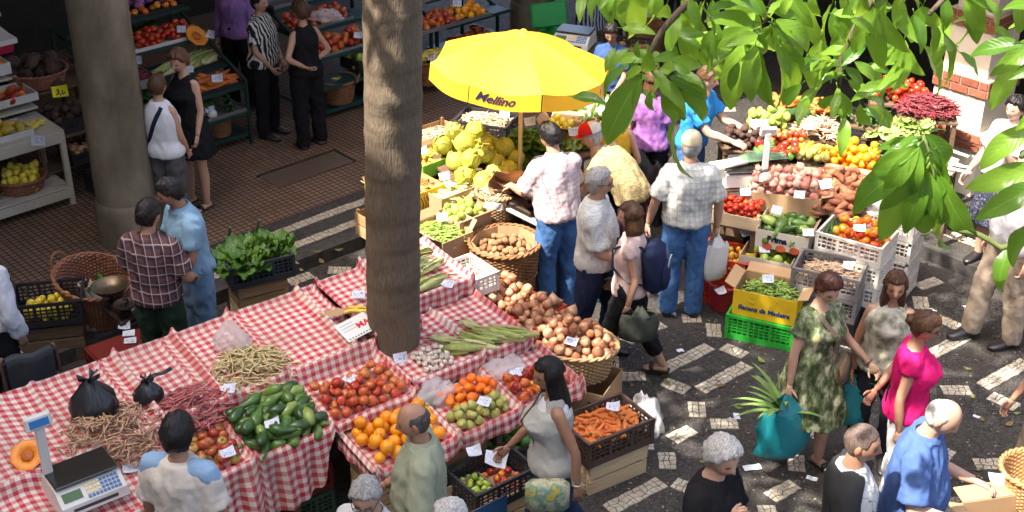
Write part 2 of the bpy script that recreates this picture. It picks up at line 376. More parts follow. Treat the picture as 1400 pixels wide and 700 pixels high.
def reg(kind, meshes): PM[kind] = meshes
def dimple(d, a=.18, w=.25): # pinched poles
    r = 1 - a * math.exp(-((1 - abs(d.z)) / w) ** 1.0 * 3); return r
ORANGE = mat('orange_peel', [(.70, .22, .005), (.84, .32, .008), (.90, .45, .015)], .38, ns=3, nw=.22, ow=.7, bump=.22, bs=9, sss=.08)
TANG = mat('tangerine_peel', [(.72, .12, .005), (.85, .19, .005), (.86, .26, .01)], .36, ns=3, nw=.25, ow=.6, bump=.2, bs=9, sss=.08)
APPLE = mat('apple_skin', [(.34, .015, .014), (.45, .04, .02), (.52, .13, .035), (.58, .36, .09)], .3, ns=1.8, nw=.55, ow=.5, stretch=(3, 3, .7), sss=.05)
NECT = mat('nectarine_skin', [(.16, .008, .014), (.33, .02, .015), (.58, .14, .02), (.72, .36, .05)], .28, ns=1.0, nw=.75, ow=.45, sss=.05)
TOMR = mat('tomato_red', [(.38, .012, .008), (.55, .03, .01), (.60, .10, .015)], .2, ns=1, nw=.3, ow=.7, sss=.05)
TOMM = mat('tomato_mixed', [(.34, .03, .015), (.40, .10, .03), (.44, .24, .05), (.26, .30, .05)], .3, ns=.9, nw=.4, ow=.95, sss=.05)
TOMO = mat('tomato_orange', [(.56, .03, .01), (.68, .12, .01), (.72, .26, .02), (.7, .4, .04)], .22, ns=.9, nw=.35, ow=.75, sss=.05)
ONION = mat('onion_skin', [(.22, .06, .035), (.34, .13, .06), (.44, .22, .11), (.52, .38, .24)], .32, ns=1.2, nw=.35, ow=.7, stretch=(5, 5, .5), bump=.12, bs=12)
ONIONR = mat('onion_pink', [(.38, .10, .08), (.52, .2, .15), (.62, .34, .25), (.68, .5, .4)], .32, ns=1.2, nw=.35, ow=.7, stretch=(5, 5, .5), bump=.12, bs=12)
PURPLE = mat('onion_purple', [(.22, .05, .16), (.40, .12, .30), (.52, .26, .42)], .3, ns=1.4, nw=.4, ow=.6, stretch=(5, 5, .5))
PEAR = mat('pear_skin', [(.28, .28, .06), (.38, .38, .09), (.42, .38, .12)], .45, ns=2.5, nw=.5, ow=.5, bump=.1)
GUAVA = mat('green_fruit', [(.15, .24, .03), (.30, .42, .06), (.42, .50, .10)], .35, ns=1.5, nw=.3, ow=.6)
POTATO = mat('potato_skin', [(.16, .075, .035), (.28, .15, .075), (.38, .23, .125)], .8, ns=2, nw=.4, ow=.5, bump=.35, bs=8)
SWEET = mat('sweet_potato_skin', [(.20, .07, .04), (.32, .13, .07), (.42, .2, .11)], .8, ns=2.5, nw=.5, ow=.5, bump=.4, bs=9)
YAM = mat('yam_skin', [(.035, .022, .018), (.075, .045, .036), (.12, .075, .06)], .9, ns=3, nw=.6, ow=.4, bump=.6, bs=7)
LEMON = mat('lemon_peel', [(.62, .46, .03), (.76, .60, .05), (.80, .68, .12)], .4, ns=2, nw=.25, ow=.6, bump=.2, bs=9, sss=.05)
CARROT = mat('carrot_skin', [(.48, .09, .015), (.60, .15, .025), (.64, .22, .05)], .55, ns=4, nw=.35, ow=.5, bump=.3, bs=12, stretch=(1, 1, 3))
SQUASH = mat('squash_skin', [(.022, .055, .012), (.045, .11, .02), (.10, .19, .035), (.26, .34, .08)], .28, ns=2.2, nw=.4, ow=.9, stretch=(6, 6, 1))
CUKE = mat('cucumber_skin', [(.02, .05, .015), (.035, .085, .022), (.06, .12, .03)], .35, ns=3, nw=.4, ow=.4, bump=.2)
CORNG = mat('corn_husk', [(.20, .27, .06), (.36, .40, .13), (.52, .50, .25), (.62, .58, .36)], .6, ns=1.5, nw=.35, ow=.6, stretch=(14, 14, 1.), bump=.3, bs=14)
BANANA = mat('banana_skin', [(.46, .40, .04), (.68, .48, .04), (.76, .58, .08), (.22, .13, .03)], .5, ns=2, nw=.3, ow=.35)
CABB = mat('cabbage_leaf', [(.30, .33, .04), (.48, .47, .07), (.60, .57, .16)], .5, ns=4, nw=.6, ow=.6, bump=.8, bs=6, sss=.05, transl=.12)
LETT = mat('lettuce_leaf', [(.035, .10, .012), (.09, .20, .025), (.20, .34, .05)], .45, ns=6, nw=.4, ow=.4, transl=.25, bump=.3, bs=30)
PALEL = mat('pale_lettuce_leaf', [(.18, .30, .06), (.34, .46, .12), (.50, .58, .24)], .5, ns=5, nw=.45, ow=.4, transl=.25, bump=.3, bs=30)
DARKG = mat('dark_greens', [(.02, .06, .012), (.05, .12, .022), (.09, .18, .035)], .5, ns=8, nw=.45, ow=.3, transl=.2)
GARL = mat('garlic_skin', [(.50, .42, .34), (.66, .58, .49), (.74, .68, .6)], .6, ns=3, nw=.5, ow=.4, bump=.2, bs=12)
BEANY = mat('bean_yellow', [(.30, .2, .09), (.50, .38, .17), (.58, .50, .25), (.42, .20, .13)], .55, ns=26, nw=.75)
BEANP = mat('bean_pink', [(.24, .10, .07), (.40, .22, .13), (.46, .32, .18), (.28, .09, .08)], .55, ns=26, nw=.75)
BEANR = mat('bean_red', [(.20, .02, .035), (.36, .05, .075), (.42, .16, .12), (.28, .04, .05)], .5, ns=26, nw=.75)
BEANG = mat('bean_green', [(.13, .22, .03), (.24, .36, .06), (.36, .46, .12)], .5, ns=26, nw=.7)
BEANT = mat('bean_tan', [(.36, .2, .11), (.56, .38, .23), (.64, .48, .32), (.5, .27, .17)], .55, ns=26, nw=.75)
BEANM = mat('bean_maroon', [(.10, .012, .02), (.2, .03, .04), (.28, .07, .07)], .5, ns=26, nw=.75)
PEP = mat('pepper_mixed', [(.45, .012, .012), (.5, .05, .01), (.16, .26, .02), (.05, .16, .02)], .18, ns=.7, nw=.15, ow=.95, coat=.3)
TURN = mat('turnip_white', [(.58, .56, .46), (.74, .72, .64)], .4, ns=2, nw=.4)
def mk(kind, b, mats, smooth=180): PM.setdefault(kind, []).append(b.mesh(kind, mats, smooth))
for v in range(2):
    rr = random.Random(v)
    b = sph(14, 9, lambda d, t, p: d * (1 - .05 * math.exp(-((1 - abs(d.z)) * 14))) * (1 + .015 * math.sin(3 * t + v))); mk('orange', b, [ORANGE])
    mk('tangerine', sph(14, 9, lambda d, t, p: Vector((d.x, d.y, d.z * .84)) * (1 - .09 * math.exp(-((1 - abs(d.z)) * 12)))), [TANG])
    b = sph(14, 9, lambda d, t, p: Vector((d.x * (1 - .12 * (d.z < 0) * -d.z), d.y * (1 - .12 * (d.z < 0) * -d.z), d.z * .9)) * (1 - .22 * math.exp(-((1 - abs(d.z)) * 9))) * (1 + .02 * math.cos(5 * t))); stemmed(b, .05, .04, .4, 1, .4, .66); mk('apple', b, [APPLE, STEM])
    mk('nectarine', sph(14, 9, lambda d, t, p: d * (1 - .14 * math.exp(-((1 - d.z) * 10))) * (1 - .05 * math.exp(-(math.sin(t / 2) * 5) ** 2) * (1 - abs(d.z) * .6))), [NECT])
    for kk, mm in (('tomato', TOMR), ('mixed_tomato', TOMM), ('beef_tomato', TOMO)):
        b = sph(15, 9, lambda d, t, p: Vector((d.x, d.y, d.z * .8)) * (1 - .16 * math.exp(-((1 - d.z) * 8))) * (1 + .035 * math.cos(5 * t + v) * (1 - abs(d.z)))); 
        for k in range(5): a = k * 1.257; b.tube([(0, 0, .68), (.2 * math.cos(a), .2 * math.sin(a), .74), (.42 * math.cos(a), .42 * math.sin(a), .72)], [.07, .07, .015], 4, 1, flat=.4)
        mk(kk, b, [mm, GSTEM])
    for kk, mm in (('onion', ONION), ('pink_onion', ONIONR), ('purple_onion', PURPLE)):
        b = sph(14, 10, lambda d, t, p: Vector((d.x, d.y, d.z * .86)) * (1 + .03 * math.sin(4 * t + v * 2)) + Vector((.03 * v, 0, .42 * max(0, d.z) ** 7 - .1 * max(0, -d.z) ** 8))); b.tube([(0, 0, 1.1), (.06, 0, 1.35), (.14 + .1 * v, .05, 1.55)], [.14, .07, .03], 5); mk(kk, b, [mm])
    b = sph(12, 9, lambda d, t, p: Vector((d.x * (1 - .32 * max(0, d.z)), d.y * (1 - .32 * max(0, d.z)), d.z * 1.12 + .05)) * (1 + .03 * math.sin(3 * t + v))); stemmed(b, .05, .04, .35, 1, .5, 1.05); mk('pear', b, [PEAR, STEM])
    mk('guava', sph(12, 9, lambda d, t, p: Vector((d.x * 1.0, d.y * .95, d.z * 1.15)) * (1 + .04 * math.sin(2 * t + v))), [GUAVA])
    mk('mango', sph(12, 9, lambda d, t, p: Vector((d.x * 1.35, d.y * .9, d.z * .85)) * (1 + .05 * d.x)), [NECT])
    mk('papaya', sph(12, 9, lambda d, t, p: Vector((d.x * 1.6 * (1), d.y * .9, d.z * .9)) * (1 + .08 * d.x)), [mat('papaya_skin', [(.30, .32, .04), (.55, .34, .03), (.6, .22, .03)], .4, ns=1, nw=.6, ow=.5)])
    mk('potato', sph(12, 8, lambda d, t, p: Vector((d.x * 1.25, d.y * .95, d.z * .85)) * (1 + .13 * fbm(d * 1.3 + Vector((v * 9, 3, 1))))), [POTATO])
    mk('yam', sph(12, 8, lambda d, t, p: Vector((d.x * 1.2, d.y, d.z * .9)) * (1 + .25 * fbm(d * 1.6 + Vector((v * 9, 3, 1))))), [YAM])
    b = sph(12, 10, lambda d, t, p: Vector((d.x, d.y, d.z * 1.12 + .2 * d.z ** 9)) * 1.); mk('lemon', b, [LEMON])
    b = sph(12, 9, lambda d, t, p: Vector((d.x, d.y, d.z * .75 + .5 * max(0, d.z) ** 8)) * (1 + .06 * math.cos(6 * t))); b.tube([(0, 0, 1.1), (.05, 0, 1.7), (.2, .1, 2.2)], [.13, .09, .07], 5); mk('garlic', b, [GARL])
    b = sph(12, 9, lambda d, t, p: Vector((d.x, d.y, d.z * .85 - .25 * max(0, -d.z) ** 8)));
    for k in range(5): a = k * 1.3; b.tube([(0, 0, .8), (.15 * math.cos(a), .15 * math.sin(a), 1.5), (.5 * math.cos(a), .5 * math.sin(a), 2.1)], [.09, .07, .03], 4, 1)
    mk('turnip', b, [TURN, GSTEM])
    b = sph(14, 9, lambda d, t, p: Vector((d.x, d.y, d.z * .95)) * (1 + .10 * math.cos(4 * t + v)) * (1 - .22 * math.exp(-((1 - d.z) * 7)))); stemmed(b, .11, .09, .5, 1, .5, .68); mk('pepper', b, [PEP, GSTEM])
    # long things lie along X
    def car(L, r0, r1, bend, n=8, rings=9, seed=0, shape=None, mats=None, kind=None, extra=None):
        b = B(); pts = []; rad = []; q = random.Random(seed)
        for i in range(rings):
            s = i / (rings - 1); x = (s - .5) * L; y = bend * (1 - (2 * s - 1) ** 2); pts.append((x, y + q.uniform(-.02, .02) * r0 * 3, q.uniform(-.02, .02) * r0 * 3)); rad.append(shape(s) if shape else r0 + (r1 - r0) * s)
        b.tube(pts, rad, n); 
        if extra: extra(b, pts, rad)
        mk(kind, b, mats)
    car(.15, 0, 0, .008, 7, 7, v, lambda s: max(.003, .026 * (1 - s * .92) ** .6 * (1 if s > .02 else .6)), [CARROT, GSTEM], 'carrot', lambda b, p, r: b.tube([p[0], (p[0][0] - .02, p[0][1], .004)], [.007, .005], 5, 1))
    car(.19, 0, 0, .03 * (1 - 2 * v), 9, 9, v + 5, lambda s: max(.003, .034 * math.sin(math.pi * min(1, max(0, s))) ** .6 * (1 + .12 * math.sin(9 * s + v))), [SWEET], 'sweet_potato')
    car(.22, 0, 0, .012, 9, 10, v + 9, lambda s: .027 * (math.sin(math.pi * (s * .94 + .03))) ** .4, [CUKE, GSTEM], 'cucumber')
    car(.20, 0, 0, .02 * (1 - 2 * v), 11, 11, v + 2, lambda s: (.024 + .026 * (1 / (1 + math.exp(-12 * (s - .48))))) * (math.sin(math.pi * (s * .95 + .025))) ** .38, [SQUASH, GSTEM], 'squash', lambda b, p, r: b.tube([p[0], (p[0][0] - .03, p[0][1], .008)], [.011, .008], 5, 1))
    car(.17, 0, 0, .0, 12, 10, v + 3, lambda s: .045 * (math.sin(math.pi * (s * .95 + .025))) ** .5, [SQUASH, GSTEM], 'squash', lambda b, p, r: b.tube([p[0], (p[0][0] - .025, 0, .006)], [.011, .008], 5, 1))
    def husk(b, p, r):
        for k in range(4):
            a = k * 1.57 + .4; b.tube([(-.06, .02 * math.cos(a), .02 * math.sin(a)), (.05, .032 * math.cos(a), .032 * math.sin(a)), (.15 + .02 * math.sin(k), .03 * math.cos(a + .3), .03 * math.sin(a + .3))], [.014, .016, .003], 5, 0, flat=.25)
        b.tube([(.12, 0, 0), (.155, .01, .0), (.18, .02, -.008)], [.008, .005, .002], 4, 1)
        b.tube([(-.12, 0, 0), (-.15, -.004, 0)], [.012, .011], 6, 0)
    car(.26, 0, 0, .01, 10, 10, v + 4, lambda s: .030 * (math.sin(math.pi * (s * .92 + .05))) ** .45, [CORNG, STEM], 'corn', husk)
    car(.16, 0, 0, .035, 6, 9, v, lambda s: .017 * min(1, 6 * s + .25) * min(1, (1 - s) * 5 + .3), [BANANA], 'banana')
    car(.11, 0, 0, .02, 6, 8, v + 1, lambda s: .016 * min(1, 6 * s + .25) * min(1, (1 - s) * 5 + .3), [BANANA], 'small_banana')
# cabbage: wrapped leaves
for v in range(3):
    b = sph(16, 10, lambda d, t, p: d * (.93 + .05 * fbm(d * 2.2 + Vector((v * 5, 0, 2)))))
    q = random.Random(v + 40)
    for k in range(8):
        az = k * 2.4 + v; til = q.uniform(.25, .9)
        Mx = Matrix.Rotation(az, 3, 'Z') @ Matrix.Rotation(til, 3, 'Y')
        def leaf(u, w_, Mx=Mx, k=k):
            a = (u - .5) * 1.9; e = (w_ - .1) * 1.7; rad = .98 + .035 * (k % 3) + (.35 * max(0, w_ - .7) + .10 * math.sin(u * 17 + k) * (max(abs(u - .5) * 2, w_) ** 4)) + .015 * math.cos(a * 9)
            return Mx @ Vector((math.cos(e) * math.cos(a), math.cos(e) * math.sin(a), math.sin(e))) * rad
        b.grid(leaf, 8, 7)
    mk('cabbage', b, [CABB])
def leafy(kind, m, n=26, L=1., wd=.5, curl=.7, up=.6, seed=0, ruffle=.12):
    for v in range(2):
        b = B(); q = random.Random(seed + v)
        for k in range(n):
            az = k * 2.399 + q.uniform(-.3, .3); lay = k / n; til = up * (1.25 - lay) + q.uniform(-.15, .2); l = L * (.75 + .3 * q.random()) * (1 - .25 * (1 - abs(lay - .5))); w0 = wd * (.7 + .5 * q.random())
            Mx = Matrix.Rotation(az, 3, 'Z')
            def lf(u, w_):
                s = w_; wid = w0 * (math.sin(math.pi * min(1, s * .85 + .08)) ** .7) ; x0 = (u - .5) * 2; th_ = til + curl * s * s
                r_ = .05 + l * (s - .22 * curl * s * s * .6) * math.sin(min(th_, 1.9)); z_ = l * s * math.cos(min(th_, 1.9)) * (1 - .2 * s)
                rf = ruffle * l * abs(x0) ** 2 * math.sin(s * 15 + k + x0 * 3)
                return Mx @ Vector((r_ + rf * .4, x0 * wid * .5, max(.0, z_ + rf + .06 * abs(x0))))
            b.grid(lf, 5, 7)
        mk(kind, b, [m])
leafy('crisp_lettuce', LETT, 34, 1., .5, .5, .5, 13, .16); leafy('lettuce', LETT, 26, 1., .55, .8, .75, 3); leafy('pale_lettuce', PALEL, 26, 1., .6, .8, .85, 5); leafy('leaf_bunch', DARKG, 34, 1., .22, .7, .8, 9, .05)
# cauliflower / leek
for v in range(2):
    b = sph(14, 9, lambda d, t, p: Vector((d.x, d.y, d.z * .75)) * (.75 + .12 * fbm(d * 5 + Vector((v, 0, 0)), 1, 3)))
    for k in range(7):
        a = k * .9
        b.grid(lambda u, w_, a=a: Matrix.Rotation(a, 3, 'Z') @ Vector((.55 + .45 * math.sin(w_ * 1.8), (u - .5) * .8 * (1 - .4 * w_), -.6 + 1.2 * w_)), 4, 6, 1)
    mk('cauliflower', b, [TURN, PALEL])
LEEKM = mat('leek', [(.62, .62, .48), (.30, .40, .2), (.06, .13, .07), (.05, .11, .06)], .5, ns=3, nw=.3)
def leek_mesh():
    b = B(); b.tube([(-.22, 0, 0), (-.1, 0, 0), (.02, 0, 0)], [.014, .014, .017], 8, 0)
    for k in range(7):
        a = (k - 3) * .09; b.grid(lambda u, w_, a=a, k=k: Vector((.0 + .34 * w_, math.sin(a) * .34 * w_ + (u - .5) * .035 * (1 - .5 * w_), .012 * (1 - abs(u - .5)) + .012 * k * w_ * (1 - w_ * .8) - .01 * w_)), 3, 6, 1)
    return b.mesh('leek', [TURN, mat('leek_green', [(.05, .10, .06), (.10, .18, .10), (.2, .3, .16)], .55, ns=4, nw=.4, ow=.5)], 180)
PM['leek'] = [leek_mesh()]
def heap(region, n, r, rv=.12, floor=None, maxh=None, seed=0, k=14, sq=.92):
    """drop spheres into a region: returns (x, y, z, r); region(q)->(x,y); floor(x,y)->z"""
    q = random.Random(seed); X = np.zeros((n, 4)); c = 0; out = []
    for i in range(n):
        best = None; ri = r * (1 + q.uniform(-rv, rv))
        for _ in range(k):
            x, y = region(q); z0 = (floor(x, y) if floor else 0.); z = z0 + ri * .96
            if c:
                d2 = (X[:c, 0] - x) ** 2 + (X[:c, 1] - y) ** 2; rr = (X[:c, 3] + ri) * sq; mk_ = d2 < rr * rr
                if mk_.any(): z = max(z, float((X[:c, 2][mk_] + np.sqrt(rr[mk_] ** 2 - d2[mk_])).max()))
            if maxh and z - z0 > maxh(x, y) + ri: continue
            if best is None or z - z0 < best[2] - best[4]: best = (x, y, z, ri, z0)
        if best is None: continue
        X[c] = best[:4]; c += 1; out.append(best[:4])
    return out
def rect(w, d, ox=0, oy=0): return lambda q: (ox + q.uniform(-w / 2, w / 2), oy + q.uniform(-d / 2, d / 2))
def ell(a, b_, ox=0, oy=0):
    def f(q):
        t = q.uniform(0, 2 * math.pi); s = math.sqrt(q.random()); return ox + a * s * math.cos(t), oy + b_ * s * math.sin(t)
    return f
def dome(a, b_, h, base=0.): return lambda x, y: base + h * max(0, 1 - (x / a) ** 2 - (y / b_) ** 2) ** .8
def pile(kind, name, label, cat, group, frame, region, n, r, floor=None, maxh=None, seed=1, flat=None, rv=.12, long_=False, tilt=.25, ss=None, yaw=None, k=14, sq=.92):
    """one object per piece; frame = 4x4 from the container's own axes to the world"""
    q = random.Random(seed + 77); ms = PM[kind]; i = 0
    for (x, y, z, ri) in heap(region, n, r, rv, floor, maxh, seed, k, sq):
        p = frame @ Vector((x, y, z)); me = ms[q.randrange(len(ms))]
        if long_: rot = Euler((q.uniform(0, 6.28), q.gauss(0, tilt), (yaw + q.gauss(0, .35)) if yaw is not None else q.uniform(0, 6.28)))
        else: rot = Euler((q.gauss(0, tilt * 2.2), q.gauss(0, tilt * 2.2), q.uniform(0, 6.28)))
        s = (ss * ri / r) if ss else ri
        o = link(name, me, None, p, rot=rot, scale=s); tag(o, label, cat, group)
        if flat: o.scale = (s, s, s * flat)
def frame(loc, rz=0., tilt=0.): return Matrix.Translation(loc) @ Matrix.Rotation(rz, 4, 'Z') @ Matrix.Rotation(tilt, 4, 'X')
def beans(name, label, cat, fr, region, n, L, r, m, hfn, seed=0, yaw=None, parent=None, curve=.25, sides=4):
    """an uncountable heap of pods, joined"""
    q = random.Random(seed); b = B()
    for i in range(n):
        x, y = region(q); h = hfn(x, y); z = h * (1 - .5 * q.random() ** 2) + r
        a = q.uniform(0, 6.28) if yaw is None else yaw + q.gauss(0, .5); l = L * q.uniform(.7, 1.2); tl = q.gauss(0, .16)
        d = Vector((math.cos(a) * math.cos(tl), math.sin(a) * math.cos(tl), math.sin(tl))); nn = Vector((-d.y, d.x, q.uniform(-.3, .6))) * l * curve * q.uniform(-1, 1)
        c = Vector((x, y, z)); pts = [c + d * l * (s - .5) + nn * (.25 - (s - .5) ** 2) * 2 for s in (0, .25, .5, .75, 1)]
        pts = [fr @ p for p in pts]; b.tube(pts, [r * .35, r, r * 1.05, r * .95, r * .2], sides, cap=False)
    o = link(name, b.mesh(name, m, 180), parent); tag(o, label, cat, kind='stuff'); return o
# ------------------------------------------------------------------ containers
def plastic_mat(name, c): return mat('plastic_' + name, [tuple(x * .75 for x in c), c, tuple(min(1, x * 1.1) for x in c)], .42, ns=5, nw=.35, bump=.05)
PBLACK = plastic_mat('black', (.022, .022, .025)); PGREY = plastic_mat('grey', (.17, .155, .15)); PBROWN = plastic_mat('brown', (.07, .045, .035)); PRED = plastic_mat('red', (.60, .045, .015)); PGREEN = plastic_mat('green', (.03, .40, .04)); PWHITE = plastic_mat('white', (.62, .58, .52)); PDKR = plastic_mat('dark_red', (.16, .02, .015)); PSLATE = plastic_mat('slate', (.035, .042, .05))
_crates = {}
def crate_mesh(L, W, Hh, m, solid=False, rows=3):
    key = (L, W, Hh, m.name, rows)
    if key in _crates: return _crates[key]
    b = B(); t = .012
    b.box((0, 0, .01), (L - .01, W - .01, .012))
    for sx, sy, ln, ax in ((0, -1, L, 0), (0, 1, L, 0), (-1, 0, W, 1), (1, 0, W, 1)):
        off = (W if ax == 0 else L) / 2 - t / 2
        def pl(a, z, da, dz, th=t, o=0):
            if ax == 0: b.box((a, sy * (off + o), z), (da, th, dz))
            else: b.box((sx * (off + o), a, z), (th, da, dz))
        ln2 = ln - (2 * t if ax else 0)
        pl(0, Hh - .014, ln2 + (.012 if ax == 0 else 0), .028, t + .008); pl(0, .03, ln2, .055)
        zs_ = [.06 + (Hh - .09) * (k + 1) / (rows + 1) for k in range(rows)]
        for z in zs_: pl(0, z, ln2, .011, t * .7)
        nb = max(4, int(ln / .045)); 
        for k in range(nb + 1):
            a = -ln2 / 2 + .006 + (ln2 - .012) * k / nb; big = k % 4 == 0
            pl(a, Hh / 2 + .01, .026 if big else .010, Hh - .05, t * (.95 if big else .75))
    for sx in (-1, 1):
        for sy in (-1, 1): b.box((sx * (L / 2 - .011), sy * (W / 2 - .011), Hh / 2), (.03, .03, Hh - .002))
    _crates[key] = b.mesh('plastic_crate', m, 0); return _crates[key]
def crate(loc, rz, label, m, L=.56, W=.37, Hh=.22, group=None, name='plastic_crate', rows=3):
    o = link(name, crate_mesh(L, W, Hh, m, rows=rows), None, loc, rz); tag(o, label, 'crate', group); return frame(loc, rz)
WOOD = mat('crate_wood', [(.26, .15, .07), (.42, .27, .14), (.52, .36, .2)], .75, ns=4, nw=.5, ow=.4, stretch=(1, 12, 12), bump=.3, bs=20)
WOODP = mat('pale_wood', [(.42, .3, .17), (.55, .42, .26), (.62, .5, .33)], .75, ns=4, nw=.5, ow=.4, stretch=(1, 12, 12), bump=.3, bs=20)
WOODD = mat('dark_wood', [(.08, .05, .03), (.14, .09, .055), (.2, .14, .09)], .75, ns=4, nw=.5, ow=.4, stretch=(1, 12, 12), bump=.3, bs=20)
_slat = {}
def slat_mesh(L, h, t, m):
    k = (round(L, 3), round(h, 3), round(t, 3), m.name)
    if k not in _slat: b = B(); b.box((0, 0, 0), (L, t, h), bev=.002); _slat[k] = b.mesh('slat', m, 0)
    return _slat[k]
def wood_crate(loc, rz, label, L=.5, W=.32, Hh=.26, rows=3, m=None, group=None, floor_=True):
    m = m or WOOD; t = thing('wooden_crate', label, 'crate', loc, rz, group); th = .009; q = random.Random(int(loc[0] * 100)); sh = (Hh - .012 * (rows - 1)) / rows
    for r_ in range(rows):
        z = sh / 2 + r_ * (sh + .012)
        for s in (-1, 1):
            link('slat', slat_mesh(L, sh, th, m), t, (q.uniform(-.002, .002), s * (W / 2 - th / 2), z), rot=(0, q.uniform(-.008, .008), 0)); link('slat', slat_mesh(W - 2 * th - .004, sh, th, m), t, (s * (L / 2 - th / 2), 0, z), math.pi / 2)
    for sx in (-1, 1):
        for sy in (-1, 1): link('corner_post', slat_mesh(.028, Hh + .03, .028, m), t, (sx * (L / 2 - .025), sy * (W / 2 - .026), Hh / 2 + .015))
    if floor_:
        for k in range(4): link('floor_slat', slat_mesh(L - .02, (W - .05) / 4.4, .006, m), t, (0, (k - 1.5) * (W - .03) / 4, .012), rot=(math.pi / 2, 0, 0))
    return frame(loc, rz)
def card_mat(name, c): return mat('cardboard_' + name, [tuple(x * .8 for x in c), c, tuple(min(1, x * 1.12) for x in c)], .8, ns=3, nw=.4, bump=.12, bs=25)
CARD = card_mat('brown', (.42, .27, .15)); CARDY = card_mat('yellow', (.72, .47, .02)); CARDW = card_mat('white', (.66, .6, .5)); CARDG = card_mat('green', (.14, .38, .05)); CARDB = card_mat('blue', (.03, .09, .2))
def carton(loc, rz, label, L=.5, W=.35, Hh=.2, m=None, inner=None, flaps=(.12, .12, .1, .1), ang=(.5, .6, .7, .5), group=None, band=None, name='cardboard_box', cut=False):
    m = m or CARD; inner = inner or CARD; t = thing(name, label, 'box', loc, rz, group); b = B(); th = .006
    b.box((0, 0, th / 2 + .001), (L - .002, W - .002, th), m=1)
    for s in (-1, 1):
        for lay, mm, off in ((0, 0, 0), (1, 1, th * .62)):
            b.box((0, s * (W / 2 - th * .3 - off), Hh / 2), (L if lay == 0 else L - .02, th * .6, Hh - .002 * lay), m=mm); b.box((s * (L / 2 - th * .3 - off), 0, Hh / 2), (th * .6, W - th * 1.3 - (.02 if lay else 0), Hh - .002 * lay), m=mm)
    link('box_walls', b.mesh('box_walls', [m, inner], 0), t)
    for k, (f, a) in enumerate(zip(flaps, ang)):
        if f <= 0: continue
        ln = (L if k < 2 else W) - .03; b = B(); b.box((0, f / 2, 0), (ln, f, th * .8), m=1); b.box((0, f / 2, -.0035), (ln, f, .002), m=0)
        px, py, rot = ((0, W / 2 - th / 2, 0), (0, -W / 2 + th / 2, math.pi), (L / 2 - th / 2, 0, -math.pi / 2), (-L / 2 + th / 2, 0, math.pi / 2))[k]
        link('flap', b.mesh('flap', [m, inner], 0), t, (px, py, Hh + .004), rot=(a, 0, rot))
    return frame(loc, rz), t
WICK = mat('wicker', [(.12, .05, .02), (.24, .115, .05), (.34, .18, .085)], .6, ns=9, nw=.6, bump=.4, bs=40)
WICKR = mat('wicker_red', [(.13, .045, .025), (.24, .09, .045), (.32, .13, .07)], .55, ns=9, nw=.6, bump=.4, bs=40)
WICKP = mat('wicker_pale', [(.26, .15, .07), (.4, .25, .12), (.5, .34, .18)], .6, ns=9, nw=.6, bump=.4, bs=40)
def basket(loc, rz, label, rt, rb, Hh, sx=1., m=None, rows=None, stakes=22, handle=True, group=None, lean=(0, 0), fill=.05, handles_up=False):
    """woven basket: stakes and weavers as relief, open inside"""
    m = m or WICK; t = thing('wicker_basket', label, 'basket', loc, rz, group); t.rotation_euler = (lean[0], lean[1], rz); rows = rows or max(6, int(Hh / .016)); n = stakes * 4; b = B()
    def ring(z, inset, row):
        return [(z, inset, row)]
    V_ = []; K = rows * 2 + 1
    def rad(s): return rb + (rt - rb) * (s ** .8) 
    for side in (0, 1):
        for i in range(K):
            s = i / (K - 1); z = .006 + s * (Hh - .006); row = i // 2; bul = (.003 if i % 2 else -.0015)
            for k in range(n):
                a = 2 * math.pi * k / n; wv = math.sin(a * stakes + (math.pi if row % 2 else 0)) * .0042
                r_ = rad(s) - side * .016 + (1 - 2 * side) * (bul + wv)
                V_.append((r_ * math.cos(a) * sx, r_ * math.sin(a), z + side * .004))
    F = []
    for i in range(K - 1):
        for k in range(n): k2 = (k + 1) % n; F.append((i * n + k, i * n + k2, (i + 1) * n + k2, (i + 1) * n + k)); o_ = K * n; F.append((o_ + i * n + k2, o_ + i * n + k, o_ + (i + 1) * n + k, o_ + (i + 1) * n + k2))
    for k in range(n): k2 = (k + 1) % n; F.append(((K - 1) * n + k, (K - 1) * n + k2, (2 * K - 1) * n + k2, (2 * K - 1) * n + k))
    F.append(tuple(range(n - 1, -1, -1))); F.append(tuple(K * n + k for k in range(n)))
    b.add(V_, F); link('body', b.mesh('basket_body', m, 60), t)
    b = B()
    for ph in (0, math.pi):
        pts = []
        for k in range(97):
            a = 2 * math.pi * k / 96; w_ = a * 16 + ph; pts.append(((rt + .004 + .008 * math.cos(w_)) * math.cos(a) * sx, (rt + .004 + .008 * math.cos(w_)) * math.sin(a), Hh + .006 + .008 * math.sin(w_)))
        b.tube(pts, .011, 6)
    link('rim', b.mesh('basket_rim', m, 180), t)
    if handle:
        for s in (-1, 1):
            b = B(); pts = []
            for k in range(13):
                a = math.pi * k / 12; pts.append((s * (rt * sx + .012 + .03 * math.sin(a)), .085 * math.cos(a), Hh - .02 + (.11 if handles_up else .07) * math.sin(a)))
            b.tube(pts, .012, 7); link('handle', b.mesh('handle', m, 180), t)
    return frame(loc, rz), t
PAPER = mat('paper_tag', [(.50, .56, .68), (.60, .64, .72), (.66, .68, .72)], .7, ns=3, nw=.2, ow=.5)
